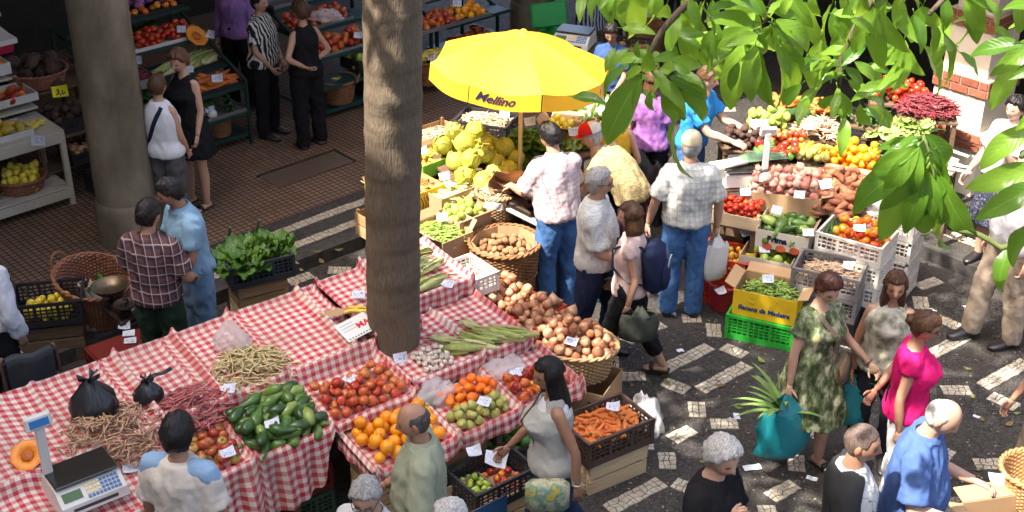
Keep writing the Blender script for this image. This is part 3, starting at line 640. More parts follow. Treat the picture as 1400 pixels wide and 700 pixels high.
def ink_on(m):                             # hand-written scribble across the card
    nt = m.node_tree; N = nt.nodes; bs_ = N['Principled BSDF']; src = bs_.inputs['Base Color'].links[0].from_socket; tc = N.new('ShaderNodeTexCoord'); sp = N.new('ShaderNodeSeparateXYZ'); L_(nt, tc.outputs['Object'], sp.inputs[0]); oi = N.new('ShaderNodeObjectInfo')
    n = N.new('ShaderNodeTexNoise'); n.noise_dimensions = '4D'; n.inputs['Scale'].default_value = 55; n.inputs['Detail'].default_value = 0; L_(nt, tc.outputs['Object'], n.inputs['Vector']); L_(nt, mth(nt, 'MULTIPLY', oi.outputs['Random'], 90), n.inputs['W'])
    k = mth(nt, 'LESS_THAN', mth(nt, 'ABSOLUTE', mth(nt, 'SUBTRACT', n.outputs[0], .5)), .028); k = mth(nt, 'MULTIPLY', k, mth(nt, 'MULTIPLY', mth(nt, 'LESS_THAN', mth(nt, 'ABSOLUTE', sp.outputs[0]), .036), mth(nt, 'LESS_THAN', mth(nt, 'ABSOLUTE', sp.outputs[1]), .021)))
    L_(nt, mixc(nt, mth(nt, 'MULTIPLY', k, .8), src, (.05, .05, .12)), bs_.inputs['Base Color'])
ink_on(PAPER)
PAPERW = mat('white_card', [(.62, .62, .6), (.74, .74, .72)], .7, ns=3, nw=.2); INK = mat('ink', (.02, .02, .05), .6)
_tag = []
def tagmesh():
    if not _tag:
        for v in range(3):
            b = B(); q = random.Random(v)
            for zo in (0, -.0012): b.grid(lambda u, w_: Vector(((u - .5) * .095, (w_ - .5) * .07, zo + (.012 if v else .004) * ((u - .5) * (1.6 - v * .7) + (w_ - .3) * .6) ** 2 * 4)), 6, 5)
            _tag.append(b.mesh('price_tag', PAPER, 180))
    return _tag
def ptag(px, py, z, label, tilt=.3, yaw=None, s=1., roll=0., m=None):
    p = G(px, py, z); q = random.Random(px * 7 + py); o = link('price_tag', tagmesh()[q.randrange(3)], None, p, rot=(tilt, roll, q.uniform(-.6, .6) if yaw is None else yaw), scale=s); tag(o, label, 'price tag'); return o
# ================================================================== the gingham stall
SA = R(38); SO = Vector((-.87, 8.27, 0)); SF = Matrix.Translation(SO) @ Matrix.Rotation(SA, 4, 'Z'); SFI = SF.inverted()
def SU(px, py, z): p = SFI @ G(px, py, z); return p.x, p.y
def gingham():
    m, nt, N, bs_ = node_mat('red_gingham', .75); tc = N.new('ShaderNodeTexCoord'); sp = N.new('ShaderNodeSeparateXYZ'); L_(nt, tc.outputs['UV'], sp.inputs[0])
    def st(s): return mth(nt, 'LESS_THAN', mth(nt, 'FRACT', mth(nt, 'ADD', mth(nt, 'DIVIDE', s, .066), 100)), .5)
    a = st(sp.outputs[0]); c_ = st(sp.outputs[1]); s = mth(nt, 'MULTIPLY', mth(nt, 'ADD', a, c_), .5)
    cr = N.new('ShaderNodeValToRGB'); el = cr.color_ramp.elements; el[0].color = (.72, .65, .56, 1); el[1].color = (.47, .035, .055, 1); el.new(.5).color = (.60, .26, .25, 1); cr.color_ramp.interpolation = 'LINEAR'
    L_(nt, s, cr.inputs[0]); no = noisen(nt, 3.5, tc.outputs['Object'], 6)
    c = mixc(nt, mth(nt, 'MULTIPLY_ADD', no, 1.1, -.38, True), cr.outputs[0], (.30, .2, .15)); L_(nt, c, bs_.inputs['Base Color'])
    wv = mth(nt, 'ADD', noisen(nt, 30, tc.outputs['Object'], 3), mth(nt, 'MULTIPLY', noisen(nt, 9, tc.outputs['Object'], 4), 3.)); bumpn(nt, wv, .35, .008); return m
GING = gingham()
def cloth(label, u0, u1, v0, v1, zf, front=0., back=0., left=0., right=0., st=.017, seed=0, mask=None, flare=.05):
    nu = int((u1 - u0) / st) + 1; nv = int((v1 - v0) / st) + 1; b = B(); idx = {}
    P = {}
    for j in range(nv):
        arc = 0.
        for i in range(nu):
            u = u0 + (u1 - u0) * i / (nu - 1); v = v0 + (v1 - v0) * j / (nv - 1)
            z = zf(u, v) + .006 * fbm((u * 2.6, v * 2.6, seed), 1.6, 3) + .004 * abs(fbm((u, v * .6 + u * .5, seed + 4), 7.5, 2))
            w_ = .004 * fbm((u, v, seed + 9), 5, 1); P[i, j] = Vector((u + w_, v + w_, z))
    UVv = {}
    for i in range(nu):
        a = 0.
        for j in range(nv):
            if j: a += max(abs(P[i, j].z - P[i, j - 1].z) * .9, 0) + (v1 - v0) / (nv - 1)
            UVv[i, j] = a
    off = UVv[nu // 2, 0]
    for i in range(nu):
        for j in range(nv):
            idx[i, j] = len(b.v); b.v.append(tuple(P[i, j])); b.uv[idx[i, j]] = (P[i, j].x, UVv[i, j] + v0)
    for i in range(nu - 1):
        for j in range(nv - 1):
            if mask and not mask(*P[i, j].xy): continue
            b.f.append((idx[i, j], idx[i + 1, j], idx[i + 1, j + 1], idx[i, j + 1])); b.m.append(0)
    def apron(keys, out, drop, ax, hfn=None):
        n = max(2, int(max(drop, .03) / .022)); prev = [idx[k] for k in keys]; base = [P[k] for k in keys]
        for r_ in range(1, n + 1):
            cur = []
            for q, (k, p) in enumerate(zip(keys, base)):
                d = (hfn(p) if hfn else drop) * r_ / n; s = p.x if ax == 1 else p.y
                fold = (.028 * math.sin(s * 21 + 2 * fbm((s * 2, seed, 0))) + .02 * math.sin(s * 47 + seed)) * min(1, d / .25)
                o = flare * d + fold + .012 * fbm((s * 6, d * 5, seed))
                np_ = p + Vector((out[0] * o, out[1] * o, -d)); kk = len(b.v); b.v.append(tuple(np_)); uv = b.uv[idx[k]]
                b.uv[kk] = (uv[0] + (out[0]) * d, uv[1] + out[1] * d); cur.append(kk)
            for q in range(len(keys) - 1): b.f.append((prev[q], cur[q], cur[q + 1], prev[q + 1])); b.m.append(0)
            prev = cur
    if front: apron([(i, 0) for i in range(nu)], (0, -1), .3 if callable(front) else front, 1, front if callable(front) else None)
    if back: apron([(i, nv - 1) for i in range(nu)], (0, 1), back, 1)
    if left: apron([(0, j) for j in range(nv)], (-1, 0), left, 0)
    if right: apron([(nu - 1, j) for j in range(nv)], (1, 0), right, 0)
    o = link('tablecloth', b.mesh('tablecloth', GING, 180), None); o.matrix_world = SF; tag(o, label, 'tablecloth', 'gingham cloths on the long stall'); return o
def sst(x, a, b_): t = min(1, max(0, (x - a) / (b_ - a))); return t * t * (3 - 2 * t)
def ridge(x, c, w_=.017): return math.exp(-((x - c) / w_) ** 2)
BU = [-2.98, -2.30, -1.72, -1.28, -.85, -.27, .30]
def z_back(u, v): return .945 + .10 * (v - .03) / .84
def z_left(u, v):                          # back row, then a step down to the middle row
    f = sst(v, .0, .035); zb = z_back(u, v); up = zb
    for k, c in enumerate(BU): up += (.065 if k > 1 else .03) * ridge(u, c, .02) * sst(v, 0, .05)
    up += .06 * ridge(v, .045, .02) + .035 * sst(v, .82, .87)
    lo = .775 + .09 * (v + .48) / .5
    for c in (-1.83, -1.37, -.79, -.12): lo += .06 * ridge(u, c, .018)
    lo += .06 * ridge(v, -.475, .018)
    if u < -2.35: lo += (up - .05 - lo) * sst(-u, 2.35, 2.75)
    return lo + (up - lo) * f
cloth('red gingham cloth under beans squash and apples', -3.5, -.115, -.49, .87, z_left, front=lambda p: .10 + .30 * sst(-p.x, .80, .95) + .06 * math.sin(p.x * 3), back=.22, seed=1, flare=.16)
def z_bk2(u, v): return z_back(u, v) + .05 * (ridge(u, .285) + ridge(u, -.10)) + .045 * ridge(v, .055) + .035 * sst(v, .82, .87) + .01
cloth('red gingham cloth under the small bananas behind the tree trunk', -.112, .30, .04, .87, z_bk2, front=.12, back=.2, seed=2, flare=.02)
def z_br(u, v): return 1.0 + .06 * (v - .27) / .6 + .045 * (ridge(u, .325) + ridge(u, .945)) + .04 * (ridge(v, .30) + .8 * ridge(v, .93))
cloth('red gingham cloth on the high tray of white corn', .31, .965, .28, .95, z_br, front=.16, right=.17, back=.15, left=.05, seed=3, flare=.02)
def z_mr(u, v): return .815 + .06 * (v + .43) / .7 + .045 * (ridge(u, .53) + ridge(u, .955) + ridge(u, -.09)) + .045 * ridge(v, -.415) + .02 * ridge(v, -.08) * (u < .4)
cloth('red gingham cloth under garlic and green corn beside the trunk', -.112, .975, -.43, .275, z_mr, front=.13, right=.16, seed=4, flare=.02)
def z_fr(u, v): return .635 + .085 * (v + .93) / .48 + .058 * (ridge(u, -.735) + ridge(u, -.08) + ridge(u, .47) + ridge(u, 1.02)) + .058 * ridge(v, -.925)
cloth('red gingham cloth lining the low trays of oranges and tangerines', -.755, 1.045, -.945, -.445, z_fr, front=.10, right=.12, left=.10, seed=5, flare=.03)
# trestle under the cloth
st = thing('stall_table', 'long stepped wooden trestle under the gingham cloths', 'table', SO, SA)
def board(u0, u1, v0, v1, z, th=.03): b = B(); b.box(((u0 + u1) / 2, (v0 + v1) / 2, z), (u1 - u0, v1 - v0, th)); link('table_board', b.mesh('table_board', WOODD, 0), st)
board(-3.5, .28, .06, .85, .90); board(.33, .94, .30, .92, .95); board(-3.5, -.14, -.46, .05, .73); board(-.1, .95, -.40, .26, .77); board(-.72, 1.02, -.91, -.48, .60)
for u in (-3.3, -2.2, -1.1, -.18): 
    for v in (-.42, .8): b = B(); h = .715 if v < 0 else .885; b.box((u, v, h / 2), (.06, .06, h)); link('leg', b.mesh('leg', WOODD, 0), st)
for u, v, h in ((.88, .85, .935), (.88, -.3, .755), (.3, .85, .885), (.95, -.86, .585), (.3, -.86, .585), (-.66, -.52, .585)): b = B(); b.box((u, v, h / 2), (.05, .05, h)); link('leg', b.mesh('leg', WOODD, 0), st)
for u, h in ((-3.4, .88), (-1.7, .88)): pass
# ---- produce on the cloth
def spile(kind, name, label, cat, group, u0, u1, v0, v1, zf, n, r, hmax=.09, seed=1, **kw):
    cu, cv = (u0 + u1) / 2, (v0 + v1) / 2
    pile(kind, name, label, cat, group, SF, rect(u1 - u0 - 2 * r, v1 - v0 - 2 * r, cu, cv), n, r, floor=lambda x, y: zf(x, y) + .004, maxh=lambda x, y: hmax, seed=seed, **kw)
fl_m = lambda u, v: .775 + .09 * (v + .48) / .5
fl_f = lambda u, v: .635 + .085 * (v + .93) / .48
fl_r = lambda u, v: .815 + .06 * (v + .43) / .7
spile('orange', 'orange', 'ripe orange in the gingham tray below the apples', 'orange', 'oranges in the low gingham tray', -.72, -.10, -.90, -.49, fl_f, 46, .045, .07, 3, k=40)
spile('apple', 'apple', 'red and yellow apple in the gingham tray left of the trunk', 'apple', 'apples in the gingham tray', -.77, -.14, -.455, -.08, fl_m, 60, .0375, .055, 4, k=30)
spile('mixed_tomato', 'tomato', 'half-ripe tomato in the gingham tray beside the squash', 'tomato', 'tomatoes in the gingham tray', -1.80, -1.39, -.455, -.06, fl_m, 46, .038, .045, 5, k=26)
spile('tangerine', 'tangerine', 'bright tangerine in the gingham tray behind the pears', 'tangerine', 'tangerines in the gingham tray', .0, .45, -.73, -.49, fl_f, 40, .035, .05, 6, k=18)
spile('pear', 'pear', 'small green pear in the gingham tray in front of the tangerines', 'pear', 'green pears in the gingham tray', -.05, .45, -.91, -.70, fl_f, 44, .034, .05, 7, k=18)
spile('nectarine', 'nectarine', 'dark red nectarine in the right end gingham tray', 'nectarine', 'nectarines in the gingham tray', .50, .99, -.91, -.62, fl_f, 48, .037, .05, 8, k=18)
spile('squash', 'squash', 'glossy green squash heaped in the gingham tray left of the apples', 'squash', 'green squashes in the gingham tray', -1.36, -.80, -.47, -.02, fl_m, 74, .038, .12, 9, long_=True, tilt=.2, ss=.9, k=14, sq=.86)
spile('garlic', 'garlic_bulb', 'white garlic bulb heaped in front of the trunk', 'garlic', 'garlic bulbs in front of the trunk', .05, .32, -.38, -.12, fl_r, 52, .02, .03, 10, k=12)
for k, (px, py, yaw) in enumerate(((612, 465, 2.75), (640, 470, 2.9), (628, 478, 3.05), (650, 464, 2.6), (655, 473, 2.8))):
    p = G(px, py, .87); o = link('corn_cob', PM['corn'][k % 2], None, p + Vector((0, 0, .0)), rot=(k, -.03, yaw + .2)); tag(o, 'green corn cob lying in the left half of the corn tray', 'corn', 'left group of green corn cobs')
for k, (px, py, yaw) in enumerate(((649, 448, 2.2), (668, 455, 2.6), (690, 462, 2.75), (676, 462, 2.9), (699, 452, 2.7), (710, 455, 2.8), (690, 455, 2.5))):
    p = G(px, py, .88 + .03 * (k > 4)); o = link('corn_cob', PM['corn'][k % 2], None, p, rot=(k, -.03, yaw + .2)); tag(o, 'green corn cob in the right half of the corn tray', 'corn', 'right group of green corn cobs')
pile('corn', 'corn_cob', 'pale corn cob piled on the high gingham tray', 'corn', 'pale corn cobs on the high tray', SF, rect(.42, .48, .60, .58), 19, .035, floor=lambda x, y: 1.005 + .06 * (y - .27) / .6, maxh=lambda x, y: .09, seed=12, long_=True, tilt=.12, ss=.95, yaw=.9, sq=.8)
for px, py, yw in ((487, 428, .5), (492, 423, .7), (484, 424, .4), (498, 428, .6), (480, 428, .9)): o = link('small_banana', PM['small_banana'][0], None, G(px, py, 1.05), rot=(1.5, 0, yw + 2.4)); tag(o, 'small green banana lying on gingham behind the trunk', 'banana', 'small bananas behind the trunk')
def bheap(name, label, px, py, a, b_, h, m, n, L, r, seed, yaw=None):
    u, v = SU(px, py, 1.02); fr = SF @ Matrix.Translation((u, v, 0))
    beans(name, label, 'beans', fr, ell(a, b_), n, L, r, m, lambda x, y: z_back(u + x, v + y) + .004 + h * max(0, 1 - (x / a) ** 2 - (y / b_) ** 2), seed, yaw)
bheap('bean_heap', 'heap of pinkish brown bean pods below the big black bag', 152, 585, .33, .29, .11, BEANP, 760, .13, .0068, 1)
bheap('bean_heap', 'heap of dark red bean pods beside the small black bag', 262, 548, .27, .21, .08, BEANR, 520, .14, .0066, 2, .1)
bheap('bean_heap', 'heap of pale yellow bean pods under the clear bag', 345, 500, .29, .27, .11, BEANY, 700, .125, .0070, 3)
ptag(313, 531, 1.04, 'price tag between the red and yellow bean heaps'); ptag(372, 580, .95, 'price tag on the green squash'); ptag(478, 517, .92, 'price tag on the apples'); ptag(311, 619, .90, 'price tag on the half-ripe tomatoes')
ptag(178, 640, .87, 'price tag lying on bare gingham beside the digital scale'); ptag(547, 489, .92, 'price tag leaning behind the garlic', 1.0, .4); ptag(662, 549, .79, 'price tag on the tangerines'); ptag(613, 388, 1.1, 'price tag on the pale corn'); ptag(490, 403, 1.07, 'price tag on gingham left of the trunk'); ptag(706, 508, .76, 'price tag under the crumpled clear bag')
ptag(648, 617, .73, 'price tag at the edge of the orange tray', .5)
# printed card leaning on the trunk
b = B(); b.box((0, 0, 0), (.26, .19, .004)); sg = thing('price_sign', 'white printed price card with red letters beside the trunk', 'sign', G(487, 447, 1.05), R(38)); sg.rotation_euler = (.25, -.1, R(40)); link('card', b.mesh('card', PAPERW, 0), sg)
REDP = mat('red_print', (.6, .04, .05), .6); GRNP = mat('green_print', (.03, .25, .1), .6)
me = text_mesh('MA', .075, .0008, 0, .002); me.materials.append(REDP); link('lettering', me, sg, (.06, .0, .003), 0)
b = B()
for k in range(10): b.box((-.105 + k * .024, -.078, .003), (.012, .012, .001))
link('border_print', b.mesh('border', GRNP, 0), sg)
b = B()
for k in range(3): b.box((-.05, .06 - k * .03, .003), (.11, .005, .001))
link('print_line', b.mesh('lines', mat('grey_print', (.3, .35, .4), .6), 0), sg)
# torn cardboard scrap
b = B(); b.grid(lambda u, v: Vector(((u - .5) * .16 + .02 * math.sin(v * 5), (v - .5) * .10 + .015 * math.sin(u * 7), .012 * math.sin(u * 3) + .004)), 7, 5); tag(link('cardboard_scrap', b.mesh('scrap', CARD, 180), None, G(457, 429, 1.05), .6), 'torn brown cardboard scrap on the gingham left of the trunk', 'cardboard')
# cut pumpkin
def pumpkin(loc, rz, label, s, tilt=(.5, 0)):
    t = thing('cut_pumpkin', label, 'pumpkin', loc, rz); t.rotation_euler = (tilt[0], tilt[1], rz); t.scale = (s,) * 3
    flesh = mat('pumpkin_flesh', [(.62, .16, .01), (.80, .27, .02), (.85, .36, .04)], .4, ns=3, nw=.4, sss=.1, bump=.15); skin = mat('pumpkin_skin', [(.22, .12, .04), (.45, .2, .05)], .5, ns=3, nw=.5); seed_ = mat('pumpkin_seeds', [(.42, .09, .01), (.55, .16, .02)], .45, ns=14, nw=.6, bump=.6, bs=20)
    b = B(); b.lathe([(.002, -.72), (.5, -.62), (.86, -.36), (1, -.02)], 24, fn=lambda r, z, a: (r * (1 + .05 * math.cos(8 * a)), z), closed=True); link('skin', b.mesh('skin', skin, 180), t)
    b = B(); b.lathe([(.985, -.02), (.95, .0), (.52, -.01), (.45, -.10), (.2, -.22), (.002, -.24)], 24, fn=lambda r, z, a: (r * (1 + .05 * math.cos(8 * a)), z), closed=True); link('flesh', b.mesh('flesh', flesh, 60), t)
    b = sph(12, 8, lambda d, t_, p: Vector((d.x * .4, d.y * .4, d.z * .13 - .1)) * (1 + .25 * fbm(d * 4))); link('seeds', b.mesh('seeds', seed_, 180), t)
pumpkin(G(37, 622, 1.02), .4, 'halved orange pumpkin on gingham beside the digital scale', .105, (.55, -.2))
# bags
PLBLK = mat('black_bag_plastic', [(.010, .010, .012), (.02, .02, .023)], .3, ns=6, nw=.4, bump=.9, bs=9, stretch=(1, 1, .4))
CLEAR = mat('clear_bag_plastic', [(.7, .68, .68), (.8, .78, .78)], .22, ns=4, nw=.3, bump=1., bs=8, alpha=.42)
WHITEB = mat('white_bag_plastic', [(.66, .64, .62), (.78, .77, .75)], .4, ns=4, nw=.3, bump=.8, bs=9, transl=.2)
TEALB = mat('teal_bag_plastic', [(.01, .16, .19), (.015, .24, .28), (.03, .33, .37)], .32, ns=4, nw=.4, bump=.8, bs=8, transl=.2)
def bag_mesh(m, w_=1., h=1., neck=.25, seed=0, top=1.25, flat=.8, crumple=.10):
    b = B(); q = Vector((seed * 3.1, 1, 2)); prof = [(.02, 0), (.7, .004), (.95, .05), (1.04, .16), (1.02, .3), (.92, .45), (.76, .6), (.56, .75), (.36, .88), (neck * .8, .98), (neck * .5, 1.02), (neck * .3, 1.03)]
    def fn(r, z, a):
        d = Vector((math.cos(a), math.sin(a), z * 1.3)); k = mnoise.cell_vector(d * 1.7 + q).x; c = crumple * 3.2 * (abs(fbm(d * 1.9 + q, 1.2, 3)) - .3) + .16 * (abs(math.sin(a * 3.5 + seed + 2.2 * fbm(d * .8 + q))) - .5) * sst(z, .1, .75)
        return r * w_ * (1 + c), z * h * (1 + .07 * math.sin(a * 2 + seed) * sst(z, .2, .8))
    b.lathe(prof, 44, fn=fn, sy=flat, closed=True)
    for k in range(3 if top > 1.15 else 0):
        a = seed + k * 2.3; b.grid(lambda u, v: Vector((math.cos(a) * v * w_ * .45 + (u - .5) * .5 * w_ * v * math.sin(a), math.sin(a) * v * w_ * .45 - (u - .5) * .5 * w_ * v * math.cos(a), h * (1. + .16 * v) + .02 * math.sin(u * 9 + k))), 6, 5)
    return b.mesh('bag', m, 180)
def bag(loc, rz, label, m, w_, h, cat='bag', neck=.2, seed=0, top=1.2, flat=.8, rot=None, name='plastic_bag', crumple=.1):
    return tag(link(name, bag_mesh(m, w_, h, neck, seed, top, flat, crumple), None, loc, rz, rot), label, cat)
bag(G(130, 566, 1.0), .3, 'large tied black plastic bag standing on gingham', PLBLK, .155, .26, seed=1, neck=.25)
bb = bag(G(204, 545, 1.0), .3, 'small tied black plastic bag on gingham beside red beans', PLBLK, .10, .14, seed=2, neck=.15)
b = B(); b.tube([(0, 0, .13), (.06, .03, .16), (.12, .05, .15), (.17, .07, .165)], [.02, .02, .018, .022], 7, flat=.4); link('twisted_end', b.mesh('twist', PLBLK, 180), bb)
bag(G(318, 478, 1.0), 0, 'clear plastic bag standing over the yellow beans', CLEAR, .13, .23, seed=3, neck=.35, top=1.1, flat=.6)
def sheet_bag(px, py, z, rz, label, a, c, h, m=None, seed=0): 
    b = B()
    def f(u, v):
        t = u * 2 * math.pi; p = v * math.pi / 2; d = Vector((math.cos(t) * math.cos(p), math.sin(t) * math.cos(p), math.sin(p))); k = 1 + .30 * fbm(d * 1.7 + Vector((seed, 0, 0)), 1.3, 3)
        return Vector((d.x * a * k, d.y * c * k, max(.002, d.z * h * k + .12 * h * fbm(d * 5 + Vector((seed, 2, 0))))))
    b.grid(f, 40, 12, cu=True); return tag(link('plastic_bag', b.mesh('bag', m or CLEAR, 180), None, G(px, py, z), rz), label, 'bag')
sheet_bag(592, 545, .70, .6, 'crumpled clear plastic bag of olives beside the tangerines', .19, .13, .13, seed=1)
b = B(); q = random.Random(5); OLV = mat('olive_green', [(.10, .12, .03), (.2, .22, .07)], .4, ns=30, nw=.7)
for (x, y, z, r_) in heap(ell(.10, .09), 120, .011, seed=4, maxh=lambda x, y: .035, k=4): b.lathe([(.001, -r_), (r_ * .8, -r_ * .6), (r_, 0), (r_ * .8, r_ * .6), (.001, r_)], 6, (x, y, z))
tag(link('olive_heap', b.mesh('olives', OLV, 180), None, G(577, 553, .705)), 'small heap of green olives inside the crumpled clear bag', 'olives', kind='stuff')
sheet_bag(688, 505, .72, .5, 'crumpled empty clear plastic bag behind the nectarines', .17, .12, .08, seed=4)
# digital scale
def digital_scale(loc, rz, label, s=1., tower=True):
    t = thing('digital_scale', label, 'scale', loc, rz); t.scale = (s,) * 3; W_ = mat('scale_white', [(.56, .54, .50), (.68, .66, .62)], .4, ns=3, nw=.3); DK = mat('scale_dark', (.05, .05, .055), .4); STL = mat('scale_steel', [(.10, .10, .09), (.18, .17, .16)], .22, metal=.9, ns=2, nw=.4); LCD = mat('lcd_green', (.10, .17, .09), .2); KEY1 = mat('key_cream', (.66, .56, .32), .5); KEY2 = mat('key_blue', (.06, .16, .36), .5); LCB = mat('lcd_blue', (.03, .17, .42), .25)
    b = B(); P = [(-.2, -.17, .0), (.2, -.17, .0), (.2, .16, .0), (-.2, .16, .0), (-.19, -.155, .055), (.19, -.155, .055), (.19, .15, .115), (-.19, .15, .115), (-.19, -.06, .115), (.19, -.06, .115)]
    b.add(P, [(3, 2, 1, 0), (0, 1, 5, 4), (4, 5, 9, 8), (8, 9, 6, 7), (2, 3, 7, 6), (1, 2, 6, 9, 5), (0, 4, 8, 7, 3)]); link('housing', b.mesh('housing', W_, 0), t)
    b = B(); b.box((0, .045, .14), (.37, .235, .014), bev=.005); link('weighing_plate', b.mesh('plate', STL, 0), t)
    b = B(); b.box((0, .045, .127), (.30, .16, .022)); link('plate_support', b.mesh('support', DK, 0), t)
    nrm = math.atan2(.06, .095)
    def onp(x, f): return (x, -.155 + .095 * f, .055 + .06 * f + .003)
    b = B(); b.box(onp(-.11, .5), (.11, .055, .006), (nrm, 0, 0)); link('display', b.mesh('display', LCD, 0), t)
    for i in range(9):
        for j in range(4):
            b = B(); b.box(onp(-.02 + i * .022, .16 + j * .22), (.017, .016, .007), (nrm, 0, 0)); link('key', b.mesh('key', KEY1 if i < 4 and j > 0 else KEY2, 0), t)
    b = B(); b.box((0, -.1655, .028), (.26, .003, .02), m=0); link('label_strip', b.mesh('strip', DK, 0), t)
    if tower:
        b = B(); b.box((-.16, .11, .30), (.055, .035, .37), bev=.008); tw = link('tower', b.mesh('tower', W_, 0), t)
        b = B(); b.box((-.16, .105, .50), (.15, .04, .085), (-.25, 0, 0), bev=.01); link('tower_head', b.mesh('head', W_, 0), tw)
        b = B(); b.box((-.16, .083, .502), (.11, .004, .045), (-.25, 0, 0)); link('tower_display', b.mesh('tdisp', LCB, 0), tw)
    for sx in (-.16, .16):
        for sy in (-.13, .12): b = B(); b.lathe([(.015, -.012), (.015, .002)], 8, (sx, sy, 0)); link('foot', b.mesh('foot', DK, 0), t)
    return t
digital_scale(G(118, 672, .875), SA - .02, 'white digital shop scale with keypad and display tower on gingham', 1.08)
# crates and boxes in front of and under the stall
def S3(u, v, z=0.): return SF @ Vector((u, v, z))
wood_crate(S3(-.50, -.72, .29), SA, 'upper wooden crate under the tray of oranges', .42, .40, .27, 3); wood_crate(S3(-.50, -.72, 0), SA, 'lower wooden crate under the tray of oranges', .42, .40, .25, 3)
wood_crate(S3(0.02, -.66, .29), SA, 'upper wooden crate under the tray of pears', .42, .36, .27, 3); wood_crate(S3(.02, -.66, 0), SA, 'lower wooden crate under the tray of pears', .42, .36, .25, 3)
crate(S3(-1.02, -.20, .235), SA, 'dark red plastic crate under the gingham apron', PDKR, .5, .35, .22); crate(S3(-1.02, -.20, 0), SA, 'dull green plastic crate on the ground under the gingham apron', plastic_mat('dull_green', (.05, .10, .06)), .5, .35, .22)
f1 = wood_crate(S3(.98, -1.12, .0), SA, 'pale wooden crate under the black crate of grapes', .44, .33, .24, 3, WOODP)
pc = G(672, 632, .52); fr = crate((pc.x, pc.y, .27), SA, 'black plastic crate of grapes and plums in front of the pears', PBLACK, .52, .36, .2)
wood_crate((pc.x, pc.y, 0), SA, 'wooden crate under the black crate of grapes', .46, .33, .25, 3)
pile('guava', 'grape', 'round green grape in the black crate below the pears', 'grape', 'green grapes in the black crate', fr, rect(.18, .22, -.13, .04), 34, .021, floor=lambda x, y: .06, maxh=lambda x, y: .03, seed=3)
pile('nectarine', 'plum', 'dark plum in the black crate beside the grapes', 'plum', 'plums in the black crate', fr, rect(.16, .26, .10, 0), 22, .026, floor=lambda x, y: .03, maxh=lambda x, y: .03, seed=4)
b = B(); b.box((0, 0, 0), (.46, .31, .01)); tag(link('cardboard_scrap', b.mesh('liner', CARD, 0), None, fr @ Vector((-.0, 0, .03)), SA), 'brown cardboard liner inside the black grape crate', 'cardboard')
p2 = G(640, 680, .36); fb, t = carton((p2.x, p2.y, .18), SA, 'blue cardboard banana box in front of the oranges', .42, .32, .2, CARDB, CARD, (0, 0, 0, 0))
wood_crate((p2.x, p2.y, 0), SA, 'low wooden crate under the blue banana box', .42, .32, .16, 2, WOODD)
b = B(); b.tube([(-.03, 0, 0), (0, .012, 0), (.03, .008, 0), (.05, .02, 0)], [.006, .014, .013, .003], 6, flat=.1); link('banana_print', b.mesh('print', mat('yellow_print', (.7, .55, .05), .6), 180), t, (-.05, -.1625, .10), rot=(math.pi / 2, 0, 0))
pile('banana', 'banana', 'banana in the blue cardboard box', 'banana', 'bananas in the blue box', fb, rect(.22, .16), 16, .022, floor=lambda x, y: .01, maxh=lambda x, y: .05, seed=6, long_=True, tilt=.15, ss=.9, yaw=.4)
p3 = G(700, 590, .4); fr = crate((p3.x, p3.y, .20), SA, 'dark crate of round green cabbages below the nectarines', PBLACK, .5, .36, .18)
wood_crate((p3.x, p3.y, 0), SA, 'low wooden crate under the crate of green cabbages', .45, .33, .18, 2, WOODD)
WMEL = mat('melon_skin', [(.05, .16, .02), (.13, .28, .05), (.25, .40, .10)], .4, ns=2, nw=.5, ow=.4, stretch=(5, 5, 1)); mk('melon', sph(16, 10, lambda d, t, p: d * (1 + .03 * math.cos(8 * t))), [WMEL])
pile('melon', 'green_cabbage', 'small round green cabbage in the dark crate', 'cabbage', 'green cabbages in the dark crate', fr, rect(.36, .24), 16, .055, floor=lambda x, y: .02, maxh=lambda x, y: .12, seed=6)
# carrots, onions at the right end
p4 = G(828, 568, .5); fr = crate((p4.x, p4.y, .26), R(33), 'brown plastic crate of carrots beside the walking woman', PBROWN, .58, .40, .22, rows=3)
wood_crate((p4.x, p4.y, 0), R(33), 'pale wooden crate under the carrots', .52, .36, .25, 2, WOODP)
pile('carrot', 'carrot', 'stubby orange carrot in the brown crate', 'carrot', 'carrots in the brown crate', fr, rect(.48, .30, -.02, 0), 115, .024, floor=lambda x, y: .14, maxh=lambda x, y: .12, seed=8, long_=True, tilt=.3, ss=.85, sq=.72, k=7)
ptag(838, 556, .56, 'price tag on the carrots')
pb = G(778, 462, .62); pbz = .33
fr2, t2 = basket((pb.x, pb.y, pbz), R(-25), 'broad oval wicker basket heaped with onions', .27, .22, .27, 1.42, WICKP, stakes=30, handle=False)
pile('onion', 'onion', 'golden onion heaped in the broad oval basket', 'onion', 'onions in the oval basket', fr2, lambda q: (lambda e: (e[0], e[1]))(ell(.36, .245)(q)), 130, .036, rv=.32, floor=lambda x, y: .20, maxh=lambda x, y: .03 + .17 * max(0, 1 - (x / .38) ** 2 - (y / .27) ** 2), seed=9, k=9)
ptag(781, 467, .72, 'price tag on the onions in the oval basket')
fc, t = carton((pb.x + .06, pb.y - .02, 0), R(-25), 'brown cardboard carton under the onion basket', .62, .42, .31, CARD, CARD, (0, 0, 0, 0))
b = B()
for k in range(5):
    for j in range(2): b = B(); b.box((-.2 + k * .1, -.2125, .12 + j * .1), (.03, .004, .012)); link('slot', b.mesh('slot', mat('slot_dark', (.06, .04, .02), .9), 0), t)
pr = G(709, 412, .66); wood_crate((pr.x, pr.y, 0), R(-38), 'wooden crate under the red crate of onions', .5, .33, .4, 4, WOODD); fr = crate((pr.x, pr.y, .43), R(-38), 'red plastic crate heaped with onions beside the gingham', PRED, .64, .42, .22)
